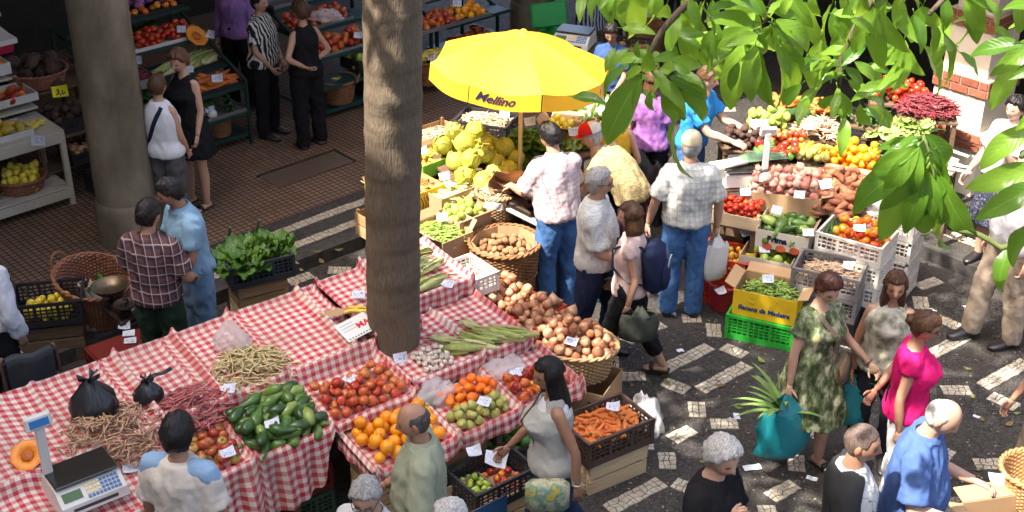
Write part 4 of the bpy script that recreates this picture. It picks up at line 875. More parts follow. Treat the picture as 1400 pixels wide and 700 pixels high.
pile('onion', 'onion', 'small onion heaped in the red crate', 'onion', 'onions in the red crate', fr, rect(.56, .35), 88, .035, rv=.32, floor=lambda x, y: .13, maxh=lambda x, y: .15, seed=10, k=8)
pm = G(744, 437, .66); wood_crate((pm.x, pm.y, .0), R(-30), 'wooden crate bridging the red crate and the onion basket', .44, .34, .60, 5, WOODD)
pile('onion', 'onion', 'onion spilling between the red crate and the oval basket', 'onion', 'onions between crate and basket', frame((pm.x, pm.y, .0), R(-30)), rect(.40, .32), 46, .036, rv=.3, floor=lambda x, y: .60, maxh=lambda x, y: .09, seed=15, k=8)
pw = G(622, 370, .95); wood_crate((pw.x, pw.y, 0), SA, 'wooden crate under the white garlic crate', .46, .34, .36, 4, WOODD); wood_crate((pw.x, pw.y, .39), SA, 'second wooden crate under the white garlic crate', .46, .34, .34, 4, WOODD)
fr = crate((pw.x, pw.y, .76), SA, 'white plastic crate of garlic behind the pale corn', PWHITE, .58, .38, .17, rows=2)
pile('garlic', 'garlic_bulb', 'garlic bulb in the white plastic crate', 'garlic', 'garlic bulbs in the white crate', fr, rect(.5, .30), 60, .024, floor=lambda x, y: .05, maxh=lambda x, y: .06, seed=11, k=6)
# crumpled sack beside the carrots
sheet_bag(882, 583, 0, .3, 'crumpled dirty white plastic sack on the pavement by the carrots', .13, .16, .27, WHITEB, seed=7)
# tree trunk through the stall
# ================================================================== stall under the yellow umbrella
A42 = R(42)
dst = thing('display_stand', 'stepped wooden stand under the cabbages by the umbrella', 'stand', (0, 0, 0))
def support(p, z, L, W, rz, z0=0., parent=None):
    if z - z0 < .06: return
    fr = frame((p.x, p.y, 0), rz); b = B(); b.box((0, 0, z - .012), (L, W, .02)); o = link('shelf_board', b.mesh('shelf_board', WOODD, 0), parent or dst, (p.x, p.y, 0), rz)
    b = B()
    for sx in (-1, 1):
        for sy in (-1, 1): b = B(); b.box((sx * (L / 2 - .03), sy * (W / 2 - .03), (z - .022 + z0) / 2), (.04, .04, z - .022 - z0)); link('leg', b.mesh('leg', WOODD, 0), parent or dst, (p.x, p.y, 0), rz)
def spot(px, py, zr, hh, L, W, rz=A42, z0=0., parent=None):
    """container whose rim centre is seen at a pixel: returns base location, with a board and legs under it"""
    p = G(px, py, zr); p.z = zr - hh; support(p, p.z, L * .96, W * .96, rz, z0, parent); return p
# potatoes in a tall basket
p = G(690, 322, .78)
basket((p.x, p.y, 0), .2, 'tall dark wicker basket standing under the potato basket', .27, .23, .44, 1., WICK, stakes=24, handle=False)
fr, t = basket((p.x, p.y, .46), .4, 'round basket of potatoes beside the balance scale', .305, .28, .26, 1., WICK, stakes=26, handle=False)
b = B(); b.lathe([(.275, .10), (.283, .27), (.287, .27), (.279, .10)], 9, closed=True); link('liner', b.mesh('liner', CARD, 20), t)
pile('potato', 'potato', 'round brown potato in the tall basket under the umbrella', 'potato', 'potatoes in the tall basket', fr, ell(.245, .245), 95, .031, floor=lambda x, y: .12, maxh=lambda x, y: .03 + .09 * max(0, 1 - (x * x + y * y) / .07), seed=3, k=8)
p = spot(603, 312, .78, .2, .46, .36, -R(48)); fr, t = carton(p, -R(48), 'brown carton of green beans beside the trunk', .46, .34, .2, CARD, CARD, (.10, .10, 0, .08), (.9, .6, .4, 1.0))
beans('bean_heap', 'heap of fresh green beans in the brown carton beside the trunk', 'beans', fr, rect(.40, .28), 420, .14, .0062, BEANG, lambda x, y: .13 + .09 * max(0, 1 - (x / .24) ** 2 - (y / .18) ** 2), 5, 1.2)
p2 = G(612, 350, .42); basket((p2.x, p2.y, 0), -R(48), 'brown wicker hamper under the carton of green beans', .24, .22, .40, 1.25, WICK, stakes=26, handle=False)
ptag(604, 297, .88, 'price tag standing in the green beans', 1.0, .3)
p = spot(634, 288, .83, .18, .34, .30); fr, t = carton(p, A42, 'brown carton of green guavas behind the green beans', .36, .32, .18, CARD, CARD, (0, .06, 0, 0), (.5, .5, .5, .5))
pile('guava', 'guava', 'smooth green guava in the carton behind the green beans', 'guava', 'green guavas in the carton', fr, rect(.26, .22), 42, .036, floor=lambda x, y: .07, maxh=lambda x, y: .12, seed=5, k=8)
p = spot(679, 262, .88, .24, .36, .36); fr, t = basket(p, .3, 'round card basket of tan beans in front of the cabbages', .185, .165, .24, 1., WICKP, stakes=20, handle=False)
beans('bean_heap', 'heap of tan bean pods in the round basket below the cabbages', 'beans', fr, ell(.16, .16), 330, .11, .006, BEANT, lambda x, y: .19 + .12 * max(0, 1 - (x * x + y * y) / .028), 6)
b = B(); b.grid(lambda u, v: Vector(((u - .5) * .28, .05 * math.sin(u * 5) + .05 * math.sin(v * 4), v * .2 + .02 * math.sin(u * 9))), 10, 7); tag(link('paper_wrap', b.mesh('paper', CARD, 180), None, G(690, 262, .92), .5), 'crumpled brown wrapping paper behind the tan beans', 'paper')
p = spot(612, 255, .90, .14, .42, .34); fr, t = carton(p, A42, 'low brown carton of yellow-green corn beside the trunk', .42, .34, .14, CARD, CARD, (0, 0, 0, 0))
pile('corn', 'corn_cob', 'yellow-green corn cob in the low carton below the cabbages', 'corn', 'corn cobs in the low carton', fr, rect(.30, .24), 26, .03, floor=lambda x, y: .05, maxh=lambda x, y: .16, seed=6, long_=True, tilt=.2, ss=.95, yaw=-.6, sq=.75)
ptag(607, 241, 1.02, 'price tag standing in the yellow-green corn', 1.0, .4)
p = spot(572, 250, .92, .2, .34, .30, -R(48)); fr, t = carton(p, -R(48), 'yellow cardboard box of carrots showing right of the trunk', .36, .32, .2, CARDY, CARD, (0, 0, 0, 0))
b = B()
for k in range(7): b.tube([(-.1 + k * .03, -.162, .03), (-.09 + k * .03, -.162, .09), (-.115 + k * .03, -.162, .15)], .004, 4)
for k in range(7): b.tube([(.182, -.1 + k * .03, .03), (.182, -.09 + k * .03, .09), (.182, -.115 + k * .03, .15)], .004, 4)
link('banana_print', b.mesh('print', INK, 180), t)
pile('carrot', 'carrot', 'carrot in the yellow box beside the trunk', 'carrot', 'carrots in the yellow box', fr, rect(.26, .22), 42, .026, floor=lambda x, y: .10, maxh=lambda x, y: .14, seed=7, long_=True, ss=.95, tilt=.3, sq=.75, k=6)
p = spot(588, 212, .98, .12, .44, .32); fr, t = carton(p, A42, 'green-edged carton of small yellow bananas', .44, .34, .13, CARDG, CARD, (.05, 0, 0, .05), (1.2, .5, .5, 1.2))
pile('small_banana', 'small_banana', 'small yellow banana in the green-edged carton', 'banana', 'small bananas in the green carton', fr, rect(.34, .24), 62, .02, floor=lambda x, y: .05, maxh=lambda x, y: .09, seed=8, long_=True, ss=.9, tilt=.25, sq=.8, k=6)
ptag(577, 207, 1.05, 'price tag on the small yellow bananas', .4)
p = spot(592, 178, 1.0, .15, .5, .34, A42); fr = wood_crate(p, A42, 'shallow wooden box of dry beans behind the small bananas', .52, .36, .14, 2)
beans('bean_heap', 'heap of pale dry bean pods in the shallow wooden box', 'beans', fr, rect(.44, .28), 260, .10, .006, BEANT, lambda x, y: .08 + .03 * max(0, 1 - (x / .24) ** 2), 9)
p = spot(664, 160, 1.02, .18, .5, .36, -R(20)); fr = crate(p, -R(20), 'black plastic crate of tan beans behind the cabbages', PBLACK, .56, .38, .18)
beans('bean_heap', 'heap of tan bean pods in the black crate under the umbrella', 'beans', fr, rect(.48, .30), 330, .12, .006, BEANT, lambda x, y: .14 + .05 * max(0, 1 - (x / .26) ** 2 - (y / .18) ** 2), 10)
ptag(690, 156, 1.1, 'price tag on the beans in the black crate', .6)
# cabbages on a slope
pcb = G(655, 225, .92); support(Vector((pcb.x, pcb.y, 0)), .78, .74, .62, A42); frc = frame((pcb.x, pcb.y, .86), A42)
pile('cabbage', 'cabbage', 'yellow-green cabbage heaped in front of the umbrella pole', 'cabbage', 'cabbages heaped under the umbrella', frc, rect(.56, .56), 36, .088, rv=.18, floor=lambda x, y: .02 + .16 * (y / .6), maxh=lambda x, y: .13 + .12 * y, seed=11, k=9, sq=.82)
b = B(); b.box((0, 0, 0), (.70, .70, .02), (.26, 0, 0)); link('slope_board', b.mesh('slope', WOODD, 0), dst, (pcb.x, pcb.y, .875), A42)
def greens(px, py, z, kind, label, cat, group, n, s, a, c, seed, zt=.05):
    q = random.Random(seed)
    for k in range(n):
        p = G(px, py, z); x, y = ell(a, c)(q); o = link(kind if kind != 'leaf_bunch' else 'leafy_greens', PM[kind][k % 2], None, (p.x + x, p.y + y, z + q.uniform(0, zt)), rot=(q.gauss(0, .3), q.gauss(0, .3), q.uniform(0, 6)), scale=s * q.uniform(.85, 1.15)); tag(o, label, cat, group)
pl_ = G(722, 205, .92); support(Vector((pl_.x, pl_.y, 0)), .90, .52, .44, A42)
greens(722, 205, .90, 'lettuce', 'dark green lettuce head behind the umbrella pole', 'lettuce', 'lettuces behind the umbrella pole', 13, .19, .24, .2, 3, .16)
ptag(724, 166, 1.2, 'pink price tag standing in the dark lettuce', 1.1, .3, 1.1)
pq = spot(768, 172, 1.0, .14, .34, .26, -R(20)); fr, t = carton(pq, -R(20), 'paper-lined carton of small yellow melons beside the lettuce', .34, .28, .14, CARD, CARD, (.1, .08, .1, .1), (.8, .8, .9, 1.))
pile('lemon', 'yellow_melon', 'small pale yellow melon in the paper-lined carton', 'melon', 'yellow melons in the paper-lined carton', fr, rect(.22, .18), 14, .037, floor=lambda x, y: .08, maxh=lambda x, y: .08, seed=3)
ptag(785, 180, 1.06, 'white price tag below the yellow melons', .9, .2, 1.2)
pk = G(790, 158, .98); support(Vector((pk.x, pk.y, 0)), .92, .5, .42, A42)
for k, (x, y) in enumerate(((770, 150), (785, 145), (800, 158), (815, 140), (792, 162), (822, 152), (806, 146), (830, 140))):
    o = link('cauliflower', PM['cauliflower'][k % 2], None, G(x, y, 1.0), rot=(.2, .1, k), scale=.085); tag(o, 'pale cauliflower head in the row behind the yellow melons', 'cauliflower', 'cauliflowers behind the melons')
greens(790, 205, .86, 'pale_lettuce', 'pale green lettuce beside the red-capped man', 'lettuce', 'pale lettuces beside the red cap', 5, .16, .18, .12, 5); pl2 = G(790, 205, .86); support(Vector((pl2.x, pl2.y, 0)), .855, .4, .3, A42)
greens(712, 232, .86, 'leaf_bunch', 'bunch of dark green herbs beside the metal bucket', 'herbs', 'herb bunches beside the bucket', 4, .15, .12, .08, 6); pl3 = G(712, 232, .86); support(Vector((pl3.x, pl3.y, 0)), .855, .35, .25, A42)
# scale table, balance scale, bucket, cabinet
ptb = G(742, 292, .80); b = B(); tb = thing('counter', 'grey counter carrying the balance scale', 'counter', (ptb.x, ptb.y, 0), -R(48)); b.box((0, .0, .785), (.62, .34, .03), bev=.006); link('counter_top', b.mesh('top', mat('worn_white_board', [(.42, .38, .34), (.58, .55, .5)], .5, ns=4, nw=.6), 0), tb)
b = B(); b.box((.05, .03, .385), (.46, .26, .77), bev=.01); link('cabinet', b.mesh('cabinet', mat('slate_panel', [(.06, .065, .08), (.10, .11, .13)], .45, ns=3, nw=.4), 0), tb)
b = B(); b.box((.05, -.103, .40), (.36, .006, .52)); link('door_panel', b.mesh('panel', mat('slate_panel2', [(.09, .095, .115), (.12, .13, .15)], .45), 0), tb)
def balance_scale(loc, rz, label, bowlm, s=1.):
    t = thing('balance_scale', label, 'scale', loc, rz); t.scale = (s,) * 3; IR = mat('scale_iron', [(.03, .02, .018), (.07, .045, .035)], .5, metal=.6, ns=5, nw=.5)
    b = B(); b.box((0, 0, .03), (.36, .17, .05), bev=.012); b.box((0, 0, .085), (.26, .11, .06), bev=.012); link('base', b.mesh('base', IR, 0), t)
    b = B(); b.box((0, 0, .125), (.34, .035, .025), bev=.006); b.tube([(0, 0, .10), (0, 0, .17)], [.02, .012], 8); link('beam', b.mesh('beam', IR, 40), t)
    for sx, nm in ((-.14, 'bowl'), (.14, 'weight_plate')):
        b = B(); b.tube([(sx, 0, .12), (sx, 0, .175)], .014, 8)
        for a in range(4): b.tube([(sx, 0, .165), (sx + .07 * math.cos(a * 1.57), .07 * math.sin(a * 1.57), .185)], .007, 5)
        link('bracket', b.mesh('bracket', IR, 40), t)
        b = B()
        if nm == 'bowl': b.lathe([(.001, .182), (.07, .184), (.12, .205), (.155, .25), (.16, .25), (.125, .20), (.07, .178), (.001, .176)], 28, (sx, 0, 0), closed=True)
        else: b.lathe([(.001, .182), (.085, .184), (.095, .195), (.10, .195), (.09, .178), (.001, .176)], 24, (sx, 0, 0), closed=True)
        link(nm, b.mesh(nm, bowlm if nm == 'bowl' else IR, 60), t)
    for k in range(3): b = B(); b.lathe([(.001, .185), (.02 - k * .004, .187), (.02 - k * .004, .23 - k * .01), (.008, .235 - k * .01), (.01, .25 - k * .01), (.001, .252 - k * .01)], 10, (.11 + k * .035, .02 - k * .02, 0), closed=True); link('weight', b.mesh('weight', IR, 40), t)
COPPER = mat('copper_bowl', [(.20, .11, .06), (.34, .2, .12), (.42, .27, .18)], .35, metal=.85, ns=4, nw=.5)
ps = G(715, 285, .805); balance_scale(ps, -R(48), 'old iron balance scale with copper bowl on the counter', COPPER, 1.0)
pbk = G(748, 255, .86); support(Vector((pbk.x, pbk.y, 0)), .84, .3, .25, A42); b = B(); b.lathe([(.001, .0), (.10, .0), (.145, .26), (.152, .265), (.150, .26), (.142, .255), (.097, .01), (.001, .01)], 28, closed=True); bk = thing('metal_bucket', 'shiny metal bucket beside the plaid-shirted vendor', 'bucket', (pbk.x, pbk.y, .842)); link('pail', b.mesh('pail', mat('galvanised', [(.4, .4, .4), (.6, .6, .6)], .3, metal=.8, ns=4, nw=.4), 60), bk)
b = B(); b.tube([(-.15 * math.cos(math.pi * k / 14), -.02 - .12 * math.sin(math.pi * k / 14), .255 - .06 * math.sin(math.pi * k / 14)) for k in range(15)], .005, 5); link('bail_handle', b.mesh('bail', mat('wire', (.3, .3, .3), .3, metal=.9), 180), bk)
b = B(); 
def hang(u, v): return Vector(((u - .5) * .2 * (1 + .25 * v), .03 * math.sin(u * 9 + v * 2) + .05 * v, -v * .42 + .02 * math.sin(u * 6)))
b.grid(hang, 12, 12); hb = link('plastic_bag', b.mesh('hanging_bag', WHITEB, 180), None, G(722, 350, .55), -.2); tag(hb, 'white plastic bag hanging on the potato basket', 'bag')
sheet_bag(676, 283, .80, .3, 'crumpled clear plastic bag behind the potato basket', .12, .09, .09, seed=9)
# boxes showing left of the trunk
pz = G(528, 268, .52); fr = wood_crate((pz.x, pz.y, KH), A42, 'wooden crate under a yellow box left of the trunk', .5, .36, .24, 2)
fr, t = carton((pz.x + .06, pz.y + .0, KH + .28), A42, 'yellow cardboard box on a wooden crate left of the trunk', .40, .32, .24, CARDY, CARD, (.08, 0, .08, .08), (.6, .5, .6, .8))
b = B()
for k in range(9): b.tube([(-.16 + k * .03, -.162, .04), (-.15 + k * .03, -.162, .12), (-.175 + k * .03, -.162, .2)], .004, 4); b.tube([(-.202, -.12 + k * .03, .04), (-.202, -.11 + k * .03, .12), (-.202, -.135 + k * .03, .2)], .004, 4)
link('banana_print', b.mesh('print', INK, 180), t)
# ------------------------------------------------------------------ umbrella
UB = G(711, 236, .93); Ux, Uy = UB.x, UB.y; Uc = GY(708, 84, Uy)
um = thing('market_umbrella', 'big yellow market umbrella with black script over the cabbages', 'umbrella', (Ux, Uy, 0)); UY = mat('umbrella_yellow', [(.82, .47, .02), (.87, .53, .035), (.89, .57, .06)], .42, ns=2, nw=.5, transl=.3, bump=.1, bs=20)
rimz = GY(590, 110, Uy).z; tilt = Matrix.Rotation(R(4), 4, 'Y') @ Matrix.Rotation(R(-2), 4, 'X')
UR = (GY(838, 120, Uy).x - GY(588, 100, Uy).x) / 2; ucx = (GY(838, 120, Uy).x + GY(588, 100, Uy).x) / 2 - Ux; uz0 = GY(712, 85, Uy).z; UHH = .27; Mu = Matrix.Translation((ucx * .6, 0, uz0)) @ tilt; a0 = R(12)
def canopy_pt(a, f):      # eight gores with a slight hollow between the ribs
    seg_ = math.pi / 4; k = ((a - a0) / seg_) % 1.; chord = math.cos(seg_ / 2) / math.cos((k - .5) * seg_); r = UR * f * chord; sag = .05 * math.sin(math.pi * k) * f * f
    return Vector((r * math.cos(a), r * math.sin(a), UHH * (1 - f ** 1.35) - sag))
for k in range(8):
    b = B()
    def gore(u, v, k=k): a = a0 + (k + u) * math.pi / 4; return Mu @ canopy_pt(a, .03 + .97 * v)
    b.grid(gore, 9, 12)
    def val(u, v, k=k): a = a0 + (k + .008 + u * .984) * math.pi / 4; q = canopy_pt(a, 1.); dr = math.sin(math.pi * u) * .012; return Mu @ (q + Vector((q.x * (.01 * v) + dr * math.cos(a) * v, q.y * .01 * v, -.15 * v * (1 - .10 * math.sin(math.pi * u)))))
    g = link('canopy_panel', b.mesh('canopy', UY, 180), um); b = B(); b.grid(val, 9, 4); link('valance', b.mesh('valance', UY, 180), g)
ALU = mat('pale_pole', [(.55, .42, .24), (.66, .52, .32)], .45, ns=4, nw=.3); b = B(); b.tube([(0, 0, 0), (0, 0, 1.0), (ucx * .6, 0, uz0 + UHH - .02)], .019, 10); link('pole', b.mesh('pole', ALU, 180), um)
b = B(); b.lathe([(.001, UHH + .03), (.02, UHH + .027), (.035, UHH + .012), (.06, UHH - .01), (.001, UHH - .02)], 12, closed=True); o = link('finial', b.mesh('finial', UY, 60), um); o.matrix_local = Mu
for k in range(8):
    a = a0 + k * math.pi / 4; b = B(); b.tube([Mu @ (canopy_pt(a, f) + Vector((0, 0, -.012))) for f in (.04, .3, .6, .99)], .006, 5); rb_ = link('rib', b.mesh('rib', ALU, 180), um); b = B(); b.tube([Mu @ Vector((0, 0, -.22)), Mu @ (canopy_pt(a, .5) + Vector((0, 0, -.015)))], .005, 5); link('strut', b.mesh('strut', ALU, 180), rb_)
# script on the front valance
me = text_mesh('Mellino', .115, .001, .45, .002); me.materials.append(INK)
va = a0 + 5.5 * math.pi / 4; best = min(range(8), key=lambda k: abs(((a0 + (k + .5) * math.pi / 4) - R(-100) + math.pi) % (2 * math.pi) - math.pi)); am = a0 + (best + .5) * math.pi / 4
co = np.empty(len(me.vertices) * 3, np.float32); me.vertices.foreach_get('co', co); co = co.reshape(-1, 3); half = UR * math.sin(math.pi / 8)
for i in range(len(co)):
    x, y, z = co[i]; u = .36 + x / (2 * half); a = a0 + (best + u) * math.pi / 4; v = .42 - y / .15; q = canopy_pt(a, 1.); out_ = Vector((math.cos(am), math.sin(am), 0)); dr = math.sin(math.pi * min(1, max(0, u))) * .012
    p = Mu @ (q + Vector((q.x * .01 * v + dr * math.cos(a) * v, q.y * .01 * v, -.15 * v * (1 - .1 * math.sin(math.pi * min(1, max(0, u)))))) + out_ * (.005 + z)); co[i] = p
me.vertices.foreach_set('co', co.ravel()); link('lettering', me, um)
# ================================================================== vegetable stall on the right
rst = thing('display_stand', 'stepped wooden stand under the right-hand vegetable stall', 'stand', (0, 0, 0))
A48 = -R(48); AR = R(-25)
# white crates in two stacks
pA = G(1172, 318, .80)
RZ = R(-33)
for k in range(4):
    crate((pA.x, pA.y, .02 + k * .20), RZ, ('lowest', 'second', 'third', 'topmost')[k] + ' white plastic crate in the stack under the orange tomatoes', PWHITE if k else PBLACK, .58, .40, .195, 'white crates under the tomatoes', rows=2)
fr = frame((pA.x, pA.y, .62), RZ)
pile('beef_tomato', 'tomato', 'large orange-red tomato in the top white crate', 'tomato', 'orange-red tomatoes in the white crate', fr, rect(.42, .28, .05, -.01), 46, .045, rv=.2, floor=lambda x, y: .07, maxh=lambda x, y: .17, seed=3, k=9)
pile('cucumber', 'cucumber', 'dark cucumber at the end of the top white crate', 'cucumber', 'cucumbers in the white crate', fr, rect(.08, .22, -.22, 0), 12, .027, floor=lambda x, y: .10, maxh=lambda x, y: .14, seed=4, long_=True, ss=.9, tilt=.1, yaw=1.2, sq=.8)
ptag(1175, 312, .93, 'price tag on the large orange-red tomatoes', .5)
pB = G(1222, 285, .82)
for k in range(4): crate((pB.x, pB.y, .02 + k * .20), RZ, ('lowest', 'second', 'third', 'topmost')[k] + ' white plastic crate in the stack beside the brick-banded pillar', PWHITE, .50, .36, .195, 'white crates beside the pillar', rows=2)
sheet_bag(1205, 283, .80, .3, 'white net sack bulging over the rear stack of white crates', .19, .16, .14, WHITEB, seed=3)
# grey crates with beans
pG = G(1136, 358, .68)
for k in range(3): crate((pG.x, pG.y, .02 + k * .215), R(-24), ('black plastic crate at the bottom of the grey stack', 'grey plastic crate in the middle of the stack', 'grey plastic crate of pale beans on top of the stack')[k], PBLACK if k == 0 else PGREY, .56, .38, .21, rows=3)
fr = frame((pG.x, pG.y, .45), R(-24)); beans('bean_heap', 'heap of pale tan bean pods in the grey crate', 'beans', fr, rect(.42, .26, .02, .0), 330, .12, .006, BEANT, lambda x, y: .12 + .07 * max(0, 1 - (x / .24) ** 2 - (y / .16) ** 2), 20)
ptag(1160, 363, .66, 'price tag on the beans in the grey crate', .6)
# banana carton on a green crate
pY = G(1056, 385, .52); RB = R(-24)
crate((pY.x - .03, pY.y, .0), RB, 'bright green plastic crate under the yellow banana carton', PGREEN, .58, .38, .235, rows=4)
fr, t = carton((pY.x - .01, pY.y, .24), RB, 'yellow banana carton filled with green beans', .54, .36, .24, CARDY, CARD, (.11, .0, .09, .10), (.35, .5, .3, .45))
me = text_mesh('Banana da Madeira', .058, .001, .15, .002); me.materials.append(mat('navy_print', (.02, .06, .2), .6)); link('lettering', me, t, (0, -.1835, .085), rot=(math.pi / 2, 0, 0))
beans('bean_heap', 'heap of green beans in the yellow banana carton', 'beans', fr, rect(.44, .27), 330, .15, .0068, BEANG, lambda x, y: .15 + .11 * max(0, 1 - (x / .26) ** 2 - (y / .18) ** 2), 21)
ptag(1050, 381, .57, 'price tag on the green beans in the banana carton', .8)
# red crates
pR = G(998, 322, .62)
for k in range(2): crate((pR.x, pR.y, .0 + k * .235), RB, ('lower', 'upper')[k] + ' orange-red plastic crate at the corner of the right stall', PRED, .46, .36, .23, rows=4)
wood_crate((pR.x + .02, pR.y + .42, 0), RB, 'wooden crate behind the orange-red crates', .46, .36, .5, 5, WOODD)
fr = frame((pR.x, pR.y, .235), RB); YT = mat('yellow_tomato', [(.55, .16, .02), (.68, .38, .03), (.72, .5, .08)], .3, ns=1, nw=.3, ow=.8); mk('yellow_tomato', sph(10, 7), [YT])
pile('yellow_tomato', 'yellow_tomato', 'small yellow tomato in the upper orange-red crate', 'tomato', 'yellow tomatoes in the red crate', fr, rect(.36, .26), 75, .026, floor=lambda x, y: .10, maxh=lambda x, y: .08, seed=7, k=7)
ptag(1019, 318, .60, 'price tag on the small yellow tomatoes', .7)
# wood box of mangoes
pM = spot(1052, 345, .52, .16, .44, .3, RB, parent=rst); fr, t = carton(pM, RB, 'plain card box of green mangoes behind the banana carton', .46, .30, .16, CARDW, CARD, (0, 0, 0, 0))
pile('guava', 'mango', 'green-yellow mango in the plain card box', 'mango', 'mangoes in the card box', fr, rect(.36, .2), 15, .042, floor=lambda x, y: .03, maxh=lambda x, y: .09, seed=8)
ptag(1045, 340, .56, 'price tag on the green mangoes', .8)
# cherry tomatoes
pT = spot(1012, 282, .80, .13, .42, .34, RB, parent=rst); fr = wood_crate(pT, RB, 'shallow wooden box of small red tomatoes', .46, .34, .12, 1, WOODP)
pile('tomato', 'tomato', 'small red tomato in the shallow wooden box', 'tomato', 'small tomatoes in the wooden box', fr, rect(.36, .24), 105, .027, floor=lambda x, y: .06, maxh=lambda x, y: .10, seed=9, k=7)
ptag(1019, 262, .93, 'price tag standing behind the small red tomatoes', 1.0)
# Prima carton with squash
pP = spot(1076, 308, .74, .17, .40, .32, RB, parent=rst); fr, t = carton(pP, RB, 'white printed fruit carton holding green squash', .46, .34, .17, CARDW, CARD, (0, 0, .05, 0), (1, 1, .9, 1))
me = text_mesh('Prima', .075, .001, 0, .004); me.materials.append(INK); link('lettering', me, t, (-.04, -.1735, .095), rot=(math.pi / 2, 0, 0))
b = B()
for k in range(3): b.lathe([(.001, 0), (.045, 0), (.045, .001)], 20, (-.12 + k * .12, 0, 0))
o = link('sun_print', b.mesh('print', mat('coral_print', (.62, .12, .06), .6), 0), t, (0, -.1725, .02), rot=(math.pi / 2, 0, 0)); o.scale = (1, .75, 1)
pile('squash', 'squash', 'green squash in the white printed carton', 'squash', 'squashes in the white carton', fr, rect(.34, .22), 30, .042, floor=lambda x, y: .08, maxh=lambda x, y: .14, seed=10, long_=True, tilt=.35, ss=1., sq=.82)
ptag(1062, 287, .93, 'price tag standing in the green squash of the white carton', .9); ptag(1105, 318, .80, 'price tag on the corner of the white printed carton', .6)
# onions and sweet potatoes
def mound(px, py, z, L, W, rz, label=None):
    p = G(px, py, z); support(Vector((p.x, p.y, 0)), z - .03, L, W, rz, parent=rst); return frame((p.x, p.y, z - .03), rz)
pO = spot(1074, 250, .95, .2, .62, .42, R(-15), parent=rst); fr, t = carton(pO, R(-15), 'long brown carton of pink onions on the right stall', .66, .44, .18, CARD, CARD, (.12, 0, .1, 0), (.35, .5, .3, .5))
pile('pink_onion', 'pink_onion', 'pink onion in the long brown carton', 'onion', 'pink onions in the long carton', fr, rect(.58, .36), 140, .036, rv=.25, floor=lambda x, y: .06, maxh=lambda x, y: .20, seed=11, k=8)
ptag(1046, 244, 1.05, 'price tag standing in the pink onions', .9); ptag(1093, 266, .98, 'price tag between the onions and sweet potatoes', .8)
fr = mound(1150, 272, .86, .48, .48, RB)
pile('sweet_potato', 'sweet_potato', 'reddish brown sweet potato heaped on the right stall', 'sweet potato', 'sweet potatoes on the right stall', fr, rect(.38, .42), 100, .036, floor=lambda x, y: .03 + .1 * (y / .24), maxh=lambda x, y: .15, seed=12, long_=True, tilt=.2, ss=.95, sq=.74, k=8)
ptag(1128, 252, 1.03, 'grey price card standing in the sweet potatoes', .9, .3, 1.2)
# oranges and bananas behind
pN = spot(1168, 218, 1.0, .16, .42, .36, RB, parent=rst); fr, t = carton(pN, RB, 'torn brown carton of bright oranges on the right stall', .46, .38, .16, CARD, CARD, (0, .09, 0, .08), (.5, -.3, .5, .3))
pile('orange', 'orange', 'bright orange heaped in the torn carton on the right stall', 'orange', 'oranges on the right stall', fr, rect(.36, .28), 62, .041, floor=lambda x, y: .05, maxh=lambda x, y: .19 + .1 * y, seed=13, k=9)
fr = mound(1108, 212, 1.0, .4, .26, R(-10)); pile('banana', 'banana', 'yellow banana in the row beside the bright oranges', 'banana', 'bananas on the right stall', fr, rect(.34, .1, 0, .02), 26, .024, floor=lambda x, y: .03, maxh=lambda x, y: .10, seed=14, long_=True, tilt=.2, ss=1.05, yaw=.9, sq=.8)
pile('pear', 'pear', 'brown-green pear in front of the bananas', 'pear', 'pears before the bananas', fr, rect(.26, .06, .02, -.13), 12, .032, floor=lambda x, y: .03, maxh=lambda x, y: .05, seed=15)
fr = mound(1062, 216, 1.0, .4, .22, R(-5)); pile('pepper', 'pepper', 'shiny pepper in the red and green pepper row', 'pepper', 'peppers on the right stall', fr, rect(.36, .14), 30, .042, floor=lambda x, y: .03, maxh=lambda x, y: .08, seed=16)
fr = mound(1076, 196, 1.05, .34, .22, R(-5)); pile('apple', 'apple', 'small red-yellow apple behind the peppers', 'apple', 'apples behind the peppers', fr, rect(.30, .16), 40, .03, floor=lambda x, y: .03, maxh=lambda x, y: .10, seed=17)
fr = mound(1118, 182, 1.06, .44, .28, R(-10)); beans('bean_heap', 'heap of tan bean pods behind the bananas on the right stall', 'beans', fr, ell(.22, .16), 330, .12, .006, BEANT, lambda x, y: .04 + .14 * max(0, 1 - (x / .23) ** 2 - (y / .17) ** 2), 24)
ptag(1105, 172, 1.2, 'price tag standing in the tan beans of the right stall', .9)
fr = mound(1018, 196, .98, .46, .26, R(5)); pile('yam', 'yam', 'dark brown yam heaped beside the weighing scale', 'yam', 'yams beside the scale', fr, rect(.38, .2), 55, .034, floor=lambda x, y: .02, maxh=lambda x, y: .12, seed=18, k=6)
fr = mound(1048, 172, 1.06, .40, .24, R(-5)); pile('guava', 'chayote', 'pale green chayote heaped behind the apples', 'chayote', 'chayotes on the right stall', fr, rect(.36, .18), 42, .038, floor=lambda x, y: .02, maxh=lambda x, y: .12, seed=19)
ptag(1043, 168, 1.2, 'price tag standing in the pale green chayotes', .9)
fr = mound(1086, 160, 1.08, .36, .2, R(-5)); pile('cucumber', 'cucumber', 'dark cucumber in the row behind the chayotes', 'cucumber', 'cucumbers on the right stall', fr, rect(.3, .14), 26, .027, floor=lambda x, y: .02, maxh=lambda x, y: .09, seed=20, long_=True, ss=.9, yaw=.2, sq=.8, tilt=.1)
fr = mound(1080, 142, 1.1, .4, .22, R(-5)); pile('carrot', 'carrot', 'carrot heaped behind the cucumbers', 'carrot', 'carrots behind the cucumbers', fr, rect(.34, .16), 36, .026, floor=lambda x, y: .02, maxh=lambda x, y: .10, seed=21, long_=True, ss=.95, sq=.75, k=6)
